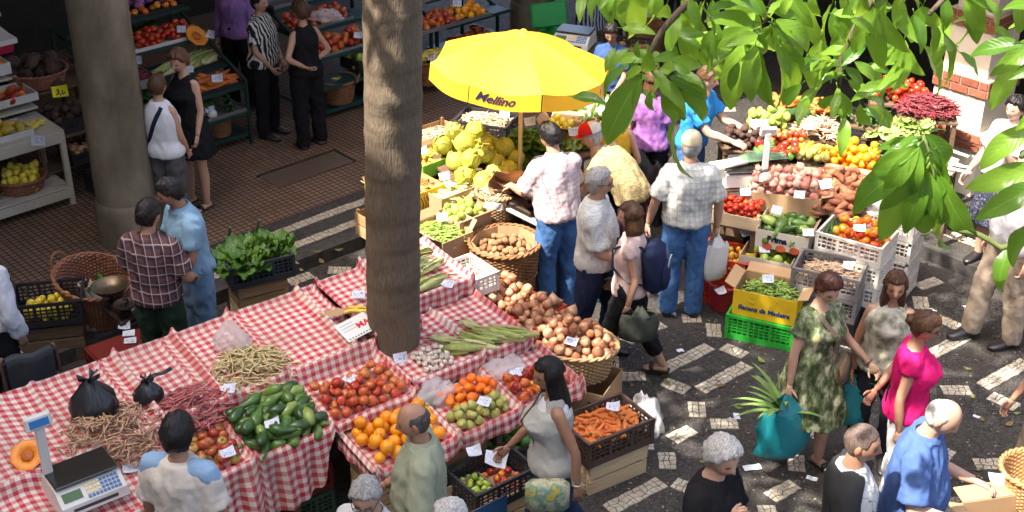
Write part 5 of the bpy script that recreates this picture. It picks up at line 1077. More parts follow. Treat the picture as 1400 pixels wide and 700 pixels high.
fr = mound(1130, 150, 1.1, .40, .24, R(-5)); pile('carrot', 'carrot', 'carrot heaped behind the tan beans', 'carrot', 'carrots behind the tan beans', fr, rect(.34, .2), 44, .026, floor=lambda x, y: .02, maxh=lambda x, y: .12, seed=22, long_=True, ss=.95, sq=.75, k=6)
fr = mound(1228, 132, 1.12, .55, .34, R(-10)); pile('tomato', 'tomato', 'deep red tomato heaped in the shade behind the lettuces', 'tomato', 'tomatoes behind the lettuces', fr, rect(.48, .28), 75, .038, floor=lambda x, y: .02, maxh=lambda x, y: .12, seed=23, k=7)
fr = mound(1268, 152, 1.1, .55, .4, R(-10)); beans('bean_heap', 'heap of maroon bean pods in front of the brick-banded pillar', 'beans', fr, ell(.28, .2), 420, .15, .007, BEANM, lambda x, y: .04 + .15 * max(0, 1 - (x / .29) ** 2 - (y / .21) ** 2), 25)
pl4 = G(1225, 185, .98); support(Vector((pl4.x, pl4.y, 0)), .96, .6, .3, AR, parent=rst); greens(1225, 185, .97, 'pale_lettuce', 'pale green lettuce behind the bright oranges', 'lettuce', 'pale lettuces on the right stall', 11, .17, .30, .13, 8, .06)
pl5 = G(1262, 218, .92); support(Vector((pl5.x, pl5.y, 0)), .90, .62, .34, AR, parent=rst)
for k in range(16):
    q = random.Random(k); p = G(1235 + k * 4.2, 205 + (k % 5) * 6, .93 + .03 * (k % 3)); o = link('leek', PM['leek'][0], None, p, rot=(q.gauss(0, .15), .1, R(120) + q.gauss(0, .25)), scale=1.1); tag(o, 'long leek laid out beside the brick-banded pillar', 'leek', 'leeks beside the pillar')
greens(1175, 165, 1.05, 'leaf_bunch', 'dark leafy bunch behind the oranges on the right stall', 'greens', 'leafy bunches on the right stall', 5, .17, .2, .12, 12, .05); pl6 = G(1175, 165, 1.05); support(Vector((pl6.x, pl6.y, 0)), 1.045, .5, .3, AR, parent=rst)
# scale with leeks
psc = G(1015, 243, .90); support(Vector((psc.x, psc.y, 0)), .87, .44, .36, R(8), parent=rst); digital_scale((psc.x, psc.y, .885), R(8) + math.pi, 'grey shop scale carrying leeks on the right stall', 1.02)
for k in range(4): o = link('leek', PM['leek'][0], None, (psc.x - .06 + .02 * k, psc.y + .05 - .03 * k, 1.06 + .012 * (k % 2)), rot=(0, -.05, R(15) + k * .05), scale=1.2); tag(o, 'leek lying across the weighing scale', 'leek', 'leeks on the scale')
# red net basket on the ground
pn = G(990, 418, 0); NET = mat('red_net', [(.45, .02, .04), (.6, .04, .07)], .5, ns=20, nw=.4); fr, t = basket((pn.x, pn.y, .0), 0, 'red net sack of nuts standing on the ground by the crates', .15, .13, .24, 1., NET, rows=9, stakes=14, handle=False)
NUT = mat('nut_shell', [(.16, .09, .05), (.3, .19, .11)], .7, ns=30, nw=.7); b = B()
for (x, y, z, r_) in heap(ell(.12, .12), 140, .014, seed=4, maxh=lambda x, y: .03, k=4): b.lathe([(.001, -r_), (r_ * .8, -r_ * .6), (r_, 0), (r_ * .8, r_ * .6), (.001, r_)], 6, (x, y, z + .16))
tag(link('nut_heap', b.mesh('nuts', NUT, 180), None, (pn.x, pn.y, 0)), 'brown nuts filling the red net sack', 'nuts', kind='stuff'); ptag(985, 398, .26, 'price tag on the red net sack', .4)
# stall of back row behind the leaves: dark crates
for k, (px, py) in enumerate(((1190, 150), (1160, 130))):
    p = G(px, py, .9); crate((p.x, p.y, .5), AR, ('black crate of greens behind the oranges', 'black crate behind the carrots on the right stall')[k], PBLACK, .56, .38, .2); support(Vector((p.x, p.y, 0)), .5, .5, .34, AR, parent=rst)
# litter on the pavement
q = random.Random(12); SCR = mat('paper_scrap', [(.55, .58, .66), (.68, .7, .74)], .7, ow=.6); DRYL = mat('dry_leaf', [(.14, .10, .04), (.22, .2, .07), (.12, .2, .05)], .7, ow=.9)
scr = []
for v in range(3): b = B(); b.grid(lambda u, w_: Vector(((u - .5) * .06 * (1 + .3 * v), (w_ - .5) * .045, .004 + .008 * abs(math.sin(u * 4 + v) * math.cos(w_ * 3 + v)))), 5, 4); scr.append(b.mesh('paper_scrap', SCR, 180))
for px, py in ((1007, 570), (1170, 430), (1210, 425), (1185, 440), (1235, 380), (1275, 425), (1262, 432), (918, 430), (1250, 300), (1012, 416), (1195, 505), (1335, 570), (1110, 655), (1028, 640), (930, 480), (1000, 575), (1140, 440), (1325, 420)):
    o = link('paper_scrap', scr[q.randrange(3)], None, G(px, py, .0), q.uniform(0, 6), scale=q.uniform(.6, 1.4)); tag(o, 'small pale paper scrap littering the dark pavement', 'paper scrap', 'paper scraps on the pavement')
o = bpy.data.objects[[x.name for x in bpy.data.objects if x.name.startswith('paper_scrap')][0]]
dl = B(); dl.grid(lambda u, w_: Vector(((u - .5) * .09, (w_ - .5) * .045 * math.sin(math.pi * (.06 + u * .9)), .005 + .012 * (u - .5) ** 2 * 4 + .006 * abs(w_ - .5))), 7, 3); dlm = dl.mesh('fallen_leaf', DRYL, 180)
for k in range(46):
    px, py = q.uniform(860, 1390), q.uniform(430, 700)
    if k > 36: px, py = q.uniform(380, 480), q.uniform(320, 420)
    p = G(px, py, .0)
    if p.dot(E2) > KB - .05: p = G(px, py, KH + .004)
    if p.dot(E1) > 10.3: continue
    o = link('fallen_leaf', dlm, None, (p.x, p.y, p.z + .002), q.uniform(0, 6), scale=q.uniform(.5, 1.1)); tag(o, 'dry fallen leaf lying on the dark pavement', 'leaf', 'fallen leaves on the pavement')
b = B()
for k in range(420):
    px, py = q.uniform(820, 1400), q.uniform(420, 700); p = G(px, py, .0); a = q.uniform(0, 3); s_ = q.uniform(.004, .012)
    if p.dot(E1) > 10.3: continue
    b.box((p.x, p.y, .004), (s_ * 1.6, s_, .004), (0, 0, a))
tag(link('grit', b.mesh('grit', mat('pale_grit', [(.2, .16, .11), (.4, .34, .26)], .8, ns=40, nw=.8), 0)), 'fine pale grit and crumbs scattered on the pavement', 'grit', kind='stuff')
# ================================================================== people
QUEUE = []
def loft(b, rings, n=20, ex=2.2):
    V_ = []
    for c, x, y, rx, ry, *o in rings:
        for k in range(n):
            a = 2 * math.pi * k / n; ca, sa = math.cos(a), math.sin(a)
            V_.append(c + x * rx * math.copysign(abs(ca) ** (2 / ex), ca) + y * ry * math.copysign(abs(sa) ** (2 / ex), sa))
    F = [tuple(range(n - 1, -1, -1)), tuple((len(rings) - 1) * n + k for k in range(n))]
    for i in range(len(rings) - 1):
        for k in range(n): F.append((i * n + k, i * n + (k + 1) % n, (i + 1) * n + (k + 1) % n, (i + 1) * n + k))
    b.add(V_, F)
def limb(b, pts, rad, n=12, sub=4):
    """smooth tapered limb through joints"""
    P = []; Rr = []
    K = len(pts)
    for i in range(K - 1):
        p0 = pts[max(i - 1, 0)]; p1 = pts[i]; p2 = pts[i + 1]; p3 = pts[min(i + 2, K - 1)]
        for j in range(sub):
            t = j / sub; cm = .5 * ((2 * p1) + (p2 - p0) * t + (2 * p0 - 5 * p1 + 4 * p2 - p3) * t * t + (3 * p1 - p0 - 3 * p2 + p3) * t ** 3); ln = p1.lerp(p2, t)
            P.append(ln.lerp(cm, .6)); Rr.append(rad[i] + (rad[i + 1] - rad[i]) * t)
    P.append(pts[-1]); Rr.append(rad[-1]); b.tube(P, Rr, n)
def queue(b, name, m, parent, vox=.016, it=4, amp=.0, extra=None, sc=9., seed=0, ztint=None):
    me = b.mesh(name, m, 0); o = link('tmp', me); md = o.modifiers.new('r', 'REMESH'); md.mode = 'VOXEL'; md.voxel_size = vox
    ms = o.modifiers.new('s', 'SMOOTH'); ms.iterations = it; ms.factor = .5
    QUEUE.append((o, name, m, parent, amp, extra, sc, seed))
def flush_people():
    dg = bpy.context.evaluated_depsgraph_get(); dg.update(); R_ = []
    for q in QUEUE: R_.append(bpy.data.meshes.new_from_object(q[0].evaluated_get(dg)))
    for me, (o, name, m, parent, amp, extra, sc, seed) in zip(R_, QUEUE):
        old = o.data; bpy.data.objects.remove(o); bpy.data.meshes.remove(old)
        n = len(me.vertices); co = np.empty(n * 3, np.float32); me.vertices.foreach_get('co', co); co = co.reshape(-1, 3)
        if amp:
            no = np.empty(n * 3, np.float32); me.vertices.foreach_get('normal', no); no = no.reshape(-1, 3)
            for i in range(n):
                x, y, z = co[i]; d = mnoise.noise((x * sc + seed, y * sc, z * sc * .8)) + 1.1 * (.55 - 2 * abs(mnoise.noise((x * sc * 1.5 + 9, y * sc * 1.5 + seed, z * sc * 1.1 + (x - y) * 9)))) + .5 * (.5 - 2 * abs(mnoise.noise((x * sc * 2.6, y * sc * 2.6 + seed, z * sc * 2.2 - x * 14)))); co[i] += no[i] * (amp * d)
            me.vertices.foreach_set('co', co.ravel())
        if extra:
            eb, tint = extra; F = [tuple(p.vertices) for p in me.polygons]; V_ = [tuple(c) for c in co] + eb.v; F += [tuple(i + n for i in f) for f in eb.f]
            me2 = bpy.data.meshes.new(name); me2.from_pydata(V_, [], F); me2.materials.append(m); bpy.data.meshes.remove(me); me = me2
            at = me.color_attributes.new('tint', 'FLOAT_COLOR', 'POINT'); arr = np.ones((len(V_), 4), np.float32)
            for k, c in tint.items(): arr[n + k, :3] = c
            at.data.foreach_set('color', arr.ravel())
        else:
            if not me.materials: me.materials.append(m)
        me.shade_smooth(); me.name = name; link(name, me, parent)
    QUEUE.clear()
def hshape(d):
    x = .075 * d.x; y = .096 * d.y; z = .117 * d.z
    if d.z < 0:
        k = d.z * d.z; x *= 1 - .30 * k
        y *= (1 - .08 * k) if d.y > 0 else (1 - .40 * k)
    elif d.y < 0: y *= 1.06
    if d.y > .1:
        f = min(1, (d.y - .1) * 3); y *= .96; g = lambda cx, cz, sx, sz: math.exp(-((x - cx) / sx) ** 2 - ((z - cz) / sz) ** 2)
        y += f * (.024 * g(0, -.030, .013, .014) + .012 * g(0, -.008, .011, .020) + .006 * g(0, -.062, .024, .009) - .004 * g(0, -.074, .02, .006) + .008 * g(0, -.098, .022, .014) + .005 * (g(.026, .026, .02, .008) + g(-.026, .026, .02, .008)) - .010 * (g(.032, .006, .015, .011) + g(-.032, .006, .015, .011)) + .004 * (g(.042, -.028, .018, .016) + g(-.042, -.028, .018, .016)))
    return Vector((x, y, z))
def hdir(u, v):
    a = 2 * math.pi * u; t = a + .5 * math.sin(a) - math.pi / 2; p = math.pi * v
    return Vector((math.sin(p) * math.cos(t), math.sin(p) * math.sin(t), -math.cos(p)))
def hgrid(fn, nu=30, nv=24):
    b = B(); b.v.append(tuple(fn(Vector((0, 0, -1)))))
    for j in range(1, nv):
        for i in range(nu): b.v.append(tuple(fn(hdir(i / nu, j / nv))))
    b.v.append(tuple(fn(Vector((0, 0, 1))))); T = len(b.v) - 1
    for i in range(nu): b.f.append((0, 1 + (i + 1) % nu, 1 + i)); b.f.append((1 + (nv - 2) * nu + i, 1 + (nv - 2) * nu + (i + 1) % nu, T))
    for j in range(nv - 2):
        for i in range(nu): a = 1 + j * nu; b.f.append((a + i, a + (i + 1) % nu, a + nu + (i + 1) % nu, a + nu + i))
    b.m = [0] * len(b.f); return b
def make_head(M4, hairtint, male):
    b = hgrid(hshape); tint = {}
    for i, v in enumerate(b.v):
        x, y, z = v
        if y > .03:
            if abs(abs(x) - .032) < .015 and abs(z - .004) < .008: tint[i] = (.09, .07, .06) if abs(abs(x) - .032) < .009 else (.45, .38, .35)
            elif .012 < abs(x) < .05 and .017 < z < .028: tint[i] = hairtint
            elif abs(x) < .023 and abs(z + .062) < .009: tint[i] = (.70, .36, .36) if not male else (.85, .62, .58)
            elif abs(x) < .014 and -.05 < z < -.04: tint[i] = (.7, .6, .58)
            elif abs(x) > .02 and -.05 < z < -.015 and abs(x) < .055: tint[i] = (1.0, .88, .85)
    for s in (-1, 1):
        k0 = len(b.v)
        e = sph(8, 6, lambda d, t, p: Vector((s * (.076 + .010 * d.x * s), -.012 + .019 * d.y + .004 * d.z, -.008 + .031 * d.z)))
        b.add(e.v, e.f)
        for k in range(k0, len(b.v)): tint[k] = (1, .84, .8)
    b.v = [tuple(M4 @ Vector(v)) for v in b.v]; return b, tint
def thr(d, front=.58, side=.02, back=-.62):
    front += .10 * mnoise.noise(d * 7); side += .08 * mnoise.noise(d * 6); back += .1 * mnoise.noise(d * 6)
    a = math.atan2(d.x, d.y); a = abs(a)          # 0 = face, pi = nape
    if a < .75: return front - .06 * (a / .75)
    if a < 1.35: return front - .06 + (side - front + .06) * sst(a, .75, 1.35)
    if a < 2.0: return side + (back - side) * sst(a, 1.45, 2.0)
    return back
def make_hair(style, seed):
    q = Vector((seed * 1.7, seed, 3))
    def fn(d):
        p = hshape(d); n_ = d.normalized(); az = abs(math.atan2(d.x, d.y))
        sw = math.atan2(d.x, d.y) + .9 * d.z; cs, sn = math.cos(sw), math.sin(sw); strand = .010 * mnoise.noise(Vector((cs * 6, sn * 6, d.z * 1.3)) + q) + .007 * mnoise.noise(n_ * 3.3 + q) + .005 * mnoise.noise(Vector((cs * 13, sn * 13, d.z * 2)) + q)
        if style in ('short', 'shaved', 'thick', 'curly'):
            th_ = {'short': .015, 'shaved': .0035, 'thick': .026, 'curly': .032}[style]
            m_ = sst(d.z - thr(d, .56 if style != 'thick' else .53), -.04, .10)
            if style == 'curly': strand += .010 * mnoise.noise(n_ * 9 + q)
            if style == 'shaved': strand *= .15
            return p * 1. + n_ * ((th_ + strand) * m_ - .012 * (1 - m_))
        if style in ('bald', 'thin'):
            m_ = sst(d.z - thr(d), -.04, .08) * (1 - sst(d.z, .42, .62)) * sst(az, 1.15, 1.5)
            return p + n_ * ((.006 + strand * .6) * m_ - .012 * (1 - m_))
        if style in ('bob', 'long', 'fall', 'bunhair'):
            fall = {'bob': .175, 'long': .34, 'fall': .24, 'bunhair': .11}[style]
            fz = .50 if style != 'bunhair' else .42
            open_ = .95 if style != 'bunhair' else 1.25
            if style == 'bunhair': m_ = sst(d.z - thr(d, .5), -.04, .10)
            else: m_ = max(sst(d.z - fz, -.03, .08), sst(az, open_ - .1, open_ + .15))
            if d.z < 0 and style != 'bunhair':
                k = -d.z; hr = (1 + .18 * min(1, k * 1.6)) * (1 - .25 * k ** 4) + strand * 6; h_ = Vector((d.x, d.y, 0)); h_ = h_.normalized() if h_.length > 1e-4 else Vector((0, -1, 0))
                P2 = Vector((h_.x * .078 * hr, h_.y * .092 * hr - .018 * k, -fall * k ** .8)); w_ = 1. if k < .93 else (1 - (k - .93) / .07) * .9 + .1
                P2.x *= w_; P2.y = P2.y * w_ - .03 * (1 - w_)
                return P2 + Vector((h_.x, h_.y, 0)) * .008 if m_ > .5 else p - n_ * .014
            return p + n_ * ((.019 + strand) * m_ - .012 * (1 - m_))
        return p
    b = hgrid(fn, 60, 34)
    if style == 'bunhair':
        e = sph(12, 9, lambda d, t, p: Vector((d.x * .045, -.115 + d.y * .04, .01 + d.z * .045)) * (1 + .05 * math.sin(9 * t + p * 4))); b.add(e.v, e.f)
    if style == 'pony': pass
    return b
def hand(b, w_, d, nrm, side, curl=.35, s=1., spread=1.):
    d = d.normalized(); nrm = (nrm - d * nrm.dot(d)).normalized(); x = d.cross(nrm).normalized() * side      # x points to the thumb side
    P = lambda f, a, t: w_ + (d * f + x * a + nrm * t) * s
    for f0, f1 in ((0, 1),):
        rings = [(P(-.01, 0, 0), x, nrm, .026 * s, .019 * s), (P(.03, 0, 0), x, nrm, .036 * s, .017 * s), (P(.065, 0, 0), x, nrm, .041 * s, .015 * s), (P(.092, 0, .002), x, nrm, .038 * s, .011 * s)]; loft(b, rings, 10)
    for k, (a, L) in enumerate(((.029, .072), (.010, .080), (-.009, .074), (-.027, .058))):
        p = P(.086, a, 0); dd = (d + x * a * 2.2 * spread).normalized(); pts = [p]; ang = 0
        for j, fr_ in enumerate((.45, .32, .23)):
            ang += curl * (1.0 + .25 * j + .08 * k); v = dd * math.cos(ang) + nrm * math.sin(ang); p = p + v * L * fr_ * s; pts.append(p)
        b.tube(pts, [.0095 * s, .009 * s, .008 * s, .0062 * s], 6)
    p = P(.022, .030, .004); pts = [p]
    for fr_, (fa, fx, fn_) in zip((.036, .030, .024), ((.6, .75, .2), (.8, .45, .4), (.9, .15, .5))): p = p + (d * fa + x * fx + nrm * fn_).normalized() * fr_ * s; pts.append(p)
    b.tube(pts, [.0125 * s, .0115 * s, .010 * s, .007 * s], 6)
SKIN = {}
def skin_mat(c):
    k = 'skin_%02d_%02d' % (int(c[0] * 100), int(c[2] * 100))
    return mat(k, [tuple(x * .82 for x in c), c, tuple(min(1, x * 1.1) for x in c)], .5, ns=7, nw=.25, bump=.08, bs=120, sss=.12, vcol=True)
def hair_mat(nm, c): return mat('hair_' + nm, [tuple(x * .45 for x in c), c, tuple(min(1, x * 1.5 + .01) for x in c)], .45, ns=34, nw=.9, bump=.45, bs=60, stretch=(3, 3, .4), spec=.3)
def fab(nm, c, rough=.85, var=.2, bump=.6): return mat('fabric_' + nm, [tuple(x * (1 - var) for x in c), c, tuple(min(1, x * (1 + var * .6)) for x in c)], rough, ns=5, nw=.5, bump=bump, bs=20)
class Person: pass
def person(label, foot, face, h=1.66, sex='m', skin=(.42, .24, .16), hair='short', hairc=('black', (.012, .010, .009)), top=None, bottom=None, shoe=None, lean=0., la=None, ra=None, ll=None, rl=None, head=(0, 0), build=1., belly=0., z0=0., curl=.4, seed=0, bust=.0, sandals=False, headlift=0., beard=None, side=0.):
    """face = heading in degrees (0 = +X, 90 = away from the camera). Arms/legs are (upper dir, lower dir) in the figure's own axes: x right, y forward, z up"""
    male = sex == 'm'; s = h / 1.7; X = Vector((1, 0, 0)); bw = build
    p0 = G(foot[0], foot[1], z0) if len(foot) == 2 else Vector(foot)
    t = thing('person', label, 'person', (p0.x, p0.y, z0), R(face - 90)); out = Person(); out.root = t
    ll = ll or ((-.05, .02, -1), (-.01, -.02, -1)); rl = rl or ((.05, .02, -1), (.01, -.02, -1))
    la = la or ((-.26, -.02, -1), (-.04, .22, -1)); ra = ra or ((.26, -.02, -1), (.04, .22, -1))
    N_ = lambda v: Vector(v).normalized()
    TL, SL = .43 * s, .41 * s
    hipx = .085 * s * (1 if male else 1.05); hz = 0.
    def legj(sg, L): hp = Vector((sg * hipx, 0, -.02 * s)); k = hp + N_(L[0]) * TL; a = k + N_(L[1]) * SL; return [hp, k, a]
    JL, JR = legj(-1, ll), legj(1, rl); drop = min(JL[2].z, JR[2].z) - .075 * s
    up = Vector((0, 0, -drop))
    JL = [p + up for p in JL]; JR = [p + up for p in JR]; pel = up.copy()
    TH_ = .53 * s
    def spine(tt):                       # position and axes along the torso
        n = 8; p = pel.copy(); a = 0.; lim = max(tt, 0)
        if tt < 0: p = pel + Vector((0, 0, tt * TH_))
        for i in range(n):
            d_ = lim / n; a = lean * min(1, .25 + .95 * (i + .5) / n * lim); p = p + Vector((math.sin(side) * .6, math.sin(a), math.cos(a))).normalized() * d_ * TH_
        a = lean * min(1, .25 + .95 * lim) if tt > 0 else lean * .25
        return p, Vector((0, math.cos(a), -math.sin(a)))
    if male: prof = [(-.15, .10, .085, 0), (-.06, .155, .115, 0), (.04, .165, .118, 0), (.22, .150 * bw, .108 * bw, .01), (.42, .158 * bw, .116 * bw, .015), (.64, .170 * bw ** .5, .122, .01), (.78, .166, .108, -.002), (.87, .132, .085, -.01), (.95, .080, .066, -.012), (1.03, .060, .060, -.006)]
    else: prof = [(-.15, .10, .09, 0), (-.06, .168 * bw, .122, 0), (.05, .172 * bw, .125, 0), (.24, .135 * bw, .100 * bw, .005), (.42, .140 * bw, .105 * bw, .01), (.62, .155 * bw ** .5, .122 + bust, .012 + bust), (.78, .142, .098, 0), (.87, .115, .078, -.008), (.95, .068, .06, -.010), (1.03, .052, .052, -.006)]
    def trings(t0, t1, inf=0., flare=0.):
        Rg = []
        def at(tt):
            for i in range(len(prof) - 1):
                if prof[i][0] <= tt <= prof[i + 1][0]:
                    f = (tt - prof[i][0]) / (prof[i + 1][0] - prof[i][0]); return [prof[i][k] + (prof[i + 1][k] - prof[i][k]) * f for k in range(4)]
            return prof[0] if tt < prof[0][0] else prof[-1]
        ts = sorted(set([t0, t1] + [q[0] for q in prof if t0 < q[0] < t1]))
        for tt in ts:
            _, rx, ry, oy = at(tt); p, fy = spine(tt); bl = belly * math.exp(-((tt - .25) / .2) ** 2); e = inf + flare * max(0, (.35 - tt))
            Rg.append((p + fy * (oy + bl * .6) * s, X, fy, (rx + bl * .35) * s + e, (ry + bl * .6) * s + e))
        return Rg
    body = B(); loft(body, trings(-.15, 1.03, -.004), 20)
    sp_, sfy = spine(.835); shx = (.160 if male else .136) * s
    UA, FA = .285 * s, .255 * s; arms = {}
    for sg, A in ((-1, la), (1, ra)):
        sh = sp_ + X * sg * shx - sfy * .008; el = sh + N_(A[0]) * UA; wr = el + N_(A[1]) * FA; arms[sg] = (sh, el, wr)
        ar = (1. if male else .86) * (.6 + .4 * bw) * s; limb(body, [sp_ + X * sg * shx * .55, sh, sh.lerp(el, .5), el, el.lerp(wr, .35), wr], [.050 * ar, .053 * ar, .049 * ar, .041 * ar, .042 * ar, .027 * ar])
    for J in (JL, JR):
        k = (1. if male else 1.03) * s * (.5 + .5 * bw); limb(body, [J[0] + Vector((0, 0, .05 * s)), J[0].lerp(J[1], .4), J[1], J[1].lerp(J[2], .35) + Vector((0, -.012 * s, 0)), J[2], J[2] + Vector((0, 0, -.03 * s))], [.088 * k, .083 * k, .056 * k, .057 * k, .037 * k, .036 * k])
    nb, nfy = spine(1.0); hl = lean * .55 + head[1]; neckd = Vector((0, math.sin(hl * .7), math.cos(hl * .7))); hc = nb + neckd * (.148 + headlift) * s + Vector((0, .018 * s, 0))
    limb(body, [nb - Vector((0, 0, .05)), nb + neckd * .04 * s, hc + neckd * -.03 * s], [.066 * s if male else .056 * s, .056 * s if male else .047 * s, .054 * s if male else .046 * s])
    HM = Matrix.Translation(hc) @ Matrix.Rotation(R(head[0]), 4, 'Z') @ Matrix.Rotation(-hl, 4, 'X') @ Matrix.Scale(s * (1.0 if male else .97), 4)
    hb, tint = make_head(HM, tuple(min(1., .25 + .5 * c) for c in hairc[1]), male)
    for sg in (-1, 1):
        sh, el, wr = arms[sg]; d = (wr - el).normalized(); nn = Vector((-sg, .15, 0)) if d.z < -.5 else Vector((-sg * .3, 0, -1)); hand(hb, wr, d, nn, -sg if False else (1 if sg < 0 else 1) * (1 if nn.cross(d).y >= 0 else 1), curl, s * (.98 if male else .88))
    if sandals:
        for J in (JL, JR): q = J[2]; loft(hb, [(q + Vector((0, -.05 * s, -.045 * s)), X, Vector((0, 0, 1)), .03 * s, .028 * s), (q + Vector((0, .04 * s, -.045 * s)), X, Vector((0, 0, 1)), .036 * s, .028 * s), (q + Vector((0, .12 * s, -.058 * s)), X, Vector((0, 0, 1)), .042 * s, .016 * s), (q + Vector((0, .165 * s, -.064 * s)), X, Vector((0, 0, 1)), .025 * s, .009 * s)], 10)
    SM = skin_mat(skin); queue(body, 'body', SM, t, .0165, 4, 0., (hb, tint))
    # hair
    if hair:
        Hb = make_hair(hair, seed); Hb.v = [tuple(HM @ Vector(v)) for v in Hb.v]; link('hair', Hb.mesh('hair', hair_mat(*hairc), 180), t)
    # shoes
    if shoe is not None:
        for J in (JL, JR):
            q = J[2]; b = B(); Zv = Vector((0, 0, 1)); sl = .62 if sandals else 1.
            if sandals: b.box(q + Vector((0, .055 * s, -.068 * s)), (.085 * s, .25 * s, .014)); b.box(q + Vector((0, .09 * s, -.04 * s)), (.092 * s, .04 * s, .05 * s), (-.25, 0, 0), bev=.01)
            else: loft(b, [(q + Vector((0, -.075 * s, -.038 * s)), X, Zv, .026 * s, .036 * s), (q + Vector((0, -.05 * s, -.022 * s)), X, Zv, .040 * s, .052 * s), (q + Vector((0, .03 * s, -.03 * s)), X, Zv, .043 * s, .044 * s), (q + Vector((0, .11 * s, -.045 * s)), X, Zv, .049 * s, .029 * s), (q + Vector((0, .17 * s, -.052 * s)), X, Zv, .042 * s, .022 * s), (q + Vector((0, .195 * s, -.056 * s)), X, Zv, .02 * s, .014 * s)], 14, 2.6)
            link('shoe', b.mesh('shoe', shoe, 60), t)
    # trousers / skirt
    if bottom:
        k = bottom.get('kind', 'trousers'); b = B(); lo = bottom.get('loose', .012)
        if k == 'trousers':
            fr_ = bottom.get('len', 1.); loft(b, trings(-.13, bottom.get('waist', .2), lo), 20)
            for J in (JL, JR):
                an = J[1].lerp(J[2], fr_ * 2 - 1) if fr_ < 1 else J[2] + Vector((0, -.01, -.035 * s)); kk = s * (.5 + .5 * bw); limb(b, [J[0] + Vector((0, 0, .06 * s)), J[0].lerp(J[1], .4), J[1], J[1].lerp(an, .45) + Vector((0, -.008, 0)), an], [.092 * kk + lo, .089 * kk + lo, .066 * kk + lo, .064 * kk + lo, (.056 if fr_ >= 1 else .052) * kk + lo])
        else:
            wz = bottom.get('waist', .24); hem = bottom.get('hem', .5) * s; Rg = []; p, _ = spine(wz); fl = bottom.get('flare', .05); base = trings(-.06, wz, lo); b0 = base[0]
            mid = (JL[1] + JR[1]) / 2; n = 6
            for i in range(n, 0, -1):
                f = i / n; z = b0[0].z + (hem - b0[0].z) * f; c = Vector((mid.x * f, b0[0].y + (mid.y - b0[0].y) * f * .9, z)); sp2 = abs(JL[1].y - JR[1].y) * .42 * f; Rg.append((c, X, Vector((0, 1, 0)), b0[3] + fl * f, b0[4] + fl * f + sp2))
            loft(b, Rg + base, 24)
        queue(b, 'trousers' if k == 'trousers' else 'skirt', bottom['m'], t, .017, 4, bottom.get('amp', .010), None, 8., seed + 3)
    if top:
        b = B(); lo = top.get('loose', .017); hem = top.get('hem', -.02); t1 = top.get('neck', 1.0); loft(b, trings(hem, t1, lo, top.get('flare', .03)), 22)
        if top.get('hem_z') is not None:
            hemz = top['hem_z'] * s; base = trings(hem, .2, lo); b0 = base[0]; mid = (JL[1] + JR[1]) / 2; Rg = []; fl = top.get('sflare', .05)
            for i in range(7, -1, -1):
                f = i / 7; z = b0[0].z + (hemz - b0[0].z) * f; sp2 = abs(JL[1].y - JR[1].y) * .40 * f; Rg.append((Vector((mid.x * f, b0[0].y + (mid.y - b0[0].y) * f * .9, z)), X, Vector((0, 1, 0)), b0[3] + .01 + fl * f, b0[4] + .01 + fl * f + sp2))
            loft(b, Rg + base, 24)
        sv = top.get('sleeve', 'short')
        for sg in (-1, 1):
            sh, el, wr = arms[sg]; k = (1. if male else .88) * s * (.6 + .4 * bw); i0 = sp_ + X * sg * shx * .5 + Vector((0, 0, -.01))
            if sv == 'short': e = sh.lerp(el, top.get('slen', .72)); limb(b, [i0, sh, sh.lerp(e, .5), e], [.050 * k + lo, .054 * k + lo, .053 * k + lo, .053 * k + lo * 1.3])
            elif sv == 'long': limb(b, [i0, sh, sh.lerp(el, .5), el, el.lerp(wr, .5), wr.lerp(el, .04)], [.050 * k + lo, .054 * k + lo, .050 * k + lo, .045 * k + lo, .043 * k + lo, .034 * k + lo])
            elif sv == 'cap': e = sh.lerp(el, .28); limb(b, [i0, sh, e], [.046 * k + lo, .052 * k + lo, .050 * k + lo])
            elif sv == 'none': limb(b, [sp_ + X * sg * shx * .3 - sfy * .0 + Vector((0, 0, .02)), sp_ + X * sg * shx * .72 + Vector((0, 0, .035))], [.045 * k + lo, .042 * k + lo])
        queue(b, top.get('name', 'shirt'), top['m'], t, .016, 4, top.get('amp', .0095), None, 8., seed)
        if top.get('collar'):
            c_, cy = spine(1.0); b = B(); pts = []
            for i in range(17):
                a = -math.pi / 2 + .45 + (2 * math.pi - .9) * i / 16 + math.pi; pts.append(c_ + X * math.cos(a + math.pi / 2) * .001)
            ring = []
            for zz, rr in ((-.015, 1.12), (.022, .98), (.026, 1.05), (-.012, 1.26)):
                ring.append((zz, rr))
            r0 = (.068 if male else .058) * s; n = 22; V_ = []
            for zz, rr in ring:
                for i in range(n): a = math.pi / 2 + .35 + (2 * math.pi - .7) * i / (n - 1); V_.append(c_ + X * math.cos(a) * r0 * rr + cy * (math.sin(a) * r0 * rr) + Vector((0, 0, zz * s - (.02 * s if i in (0, n - 1) else 0))))
            F = []
            for j in range(3):
                for i in range(n - 1): F.append((j * n + i, j * n + i + 1, (j + 1) * n + i + 1, (j + 1) * n + i))
            b.add(V_, F); link('collar', b.mesh('collar', top['m'], 180), t)
    MW = Matrix.Translation(t.location) @ Matrix.Rotation(R(face - 90), 4, 'Z')
    out.MW = MW; out.lh = MW @ arms[-1][2]; out.rh = MW @ arms[1][2]; out.le = MW @ arms[-1][1]; out.re = MW @ arms[1][1]; out.rh_l = arms[1][2]; out.lh_l = arms[-1][2]; out.HM = HM; out.head = MW @ hc; out.spine = spine; out.trings = trings; out.s = s; out.t = t; out.arms = arms; out.shx = shx
    return out
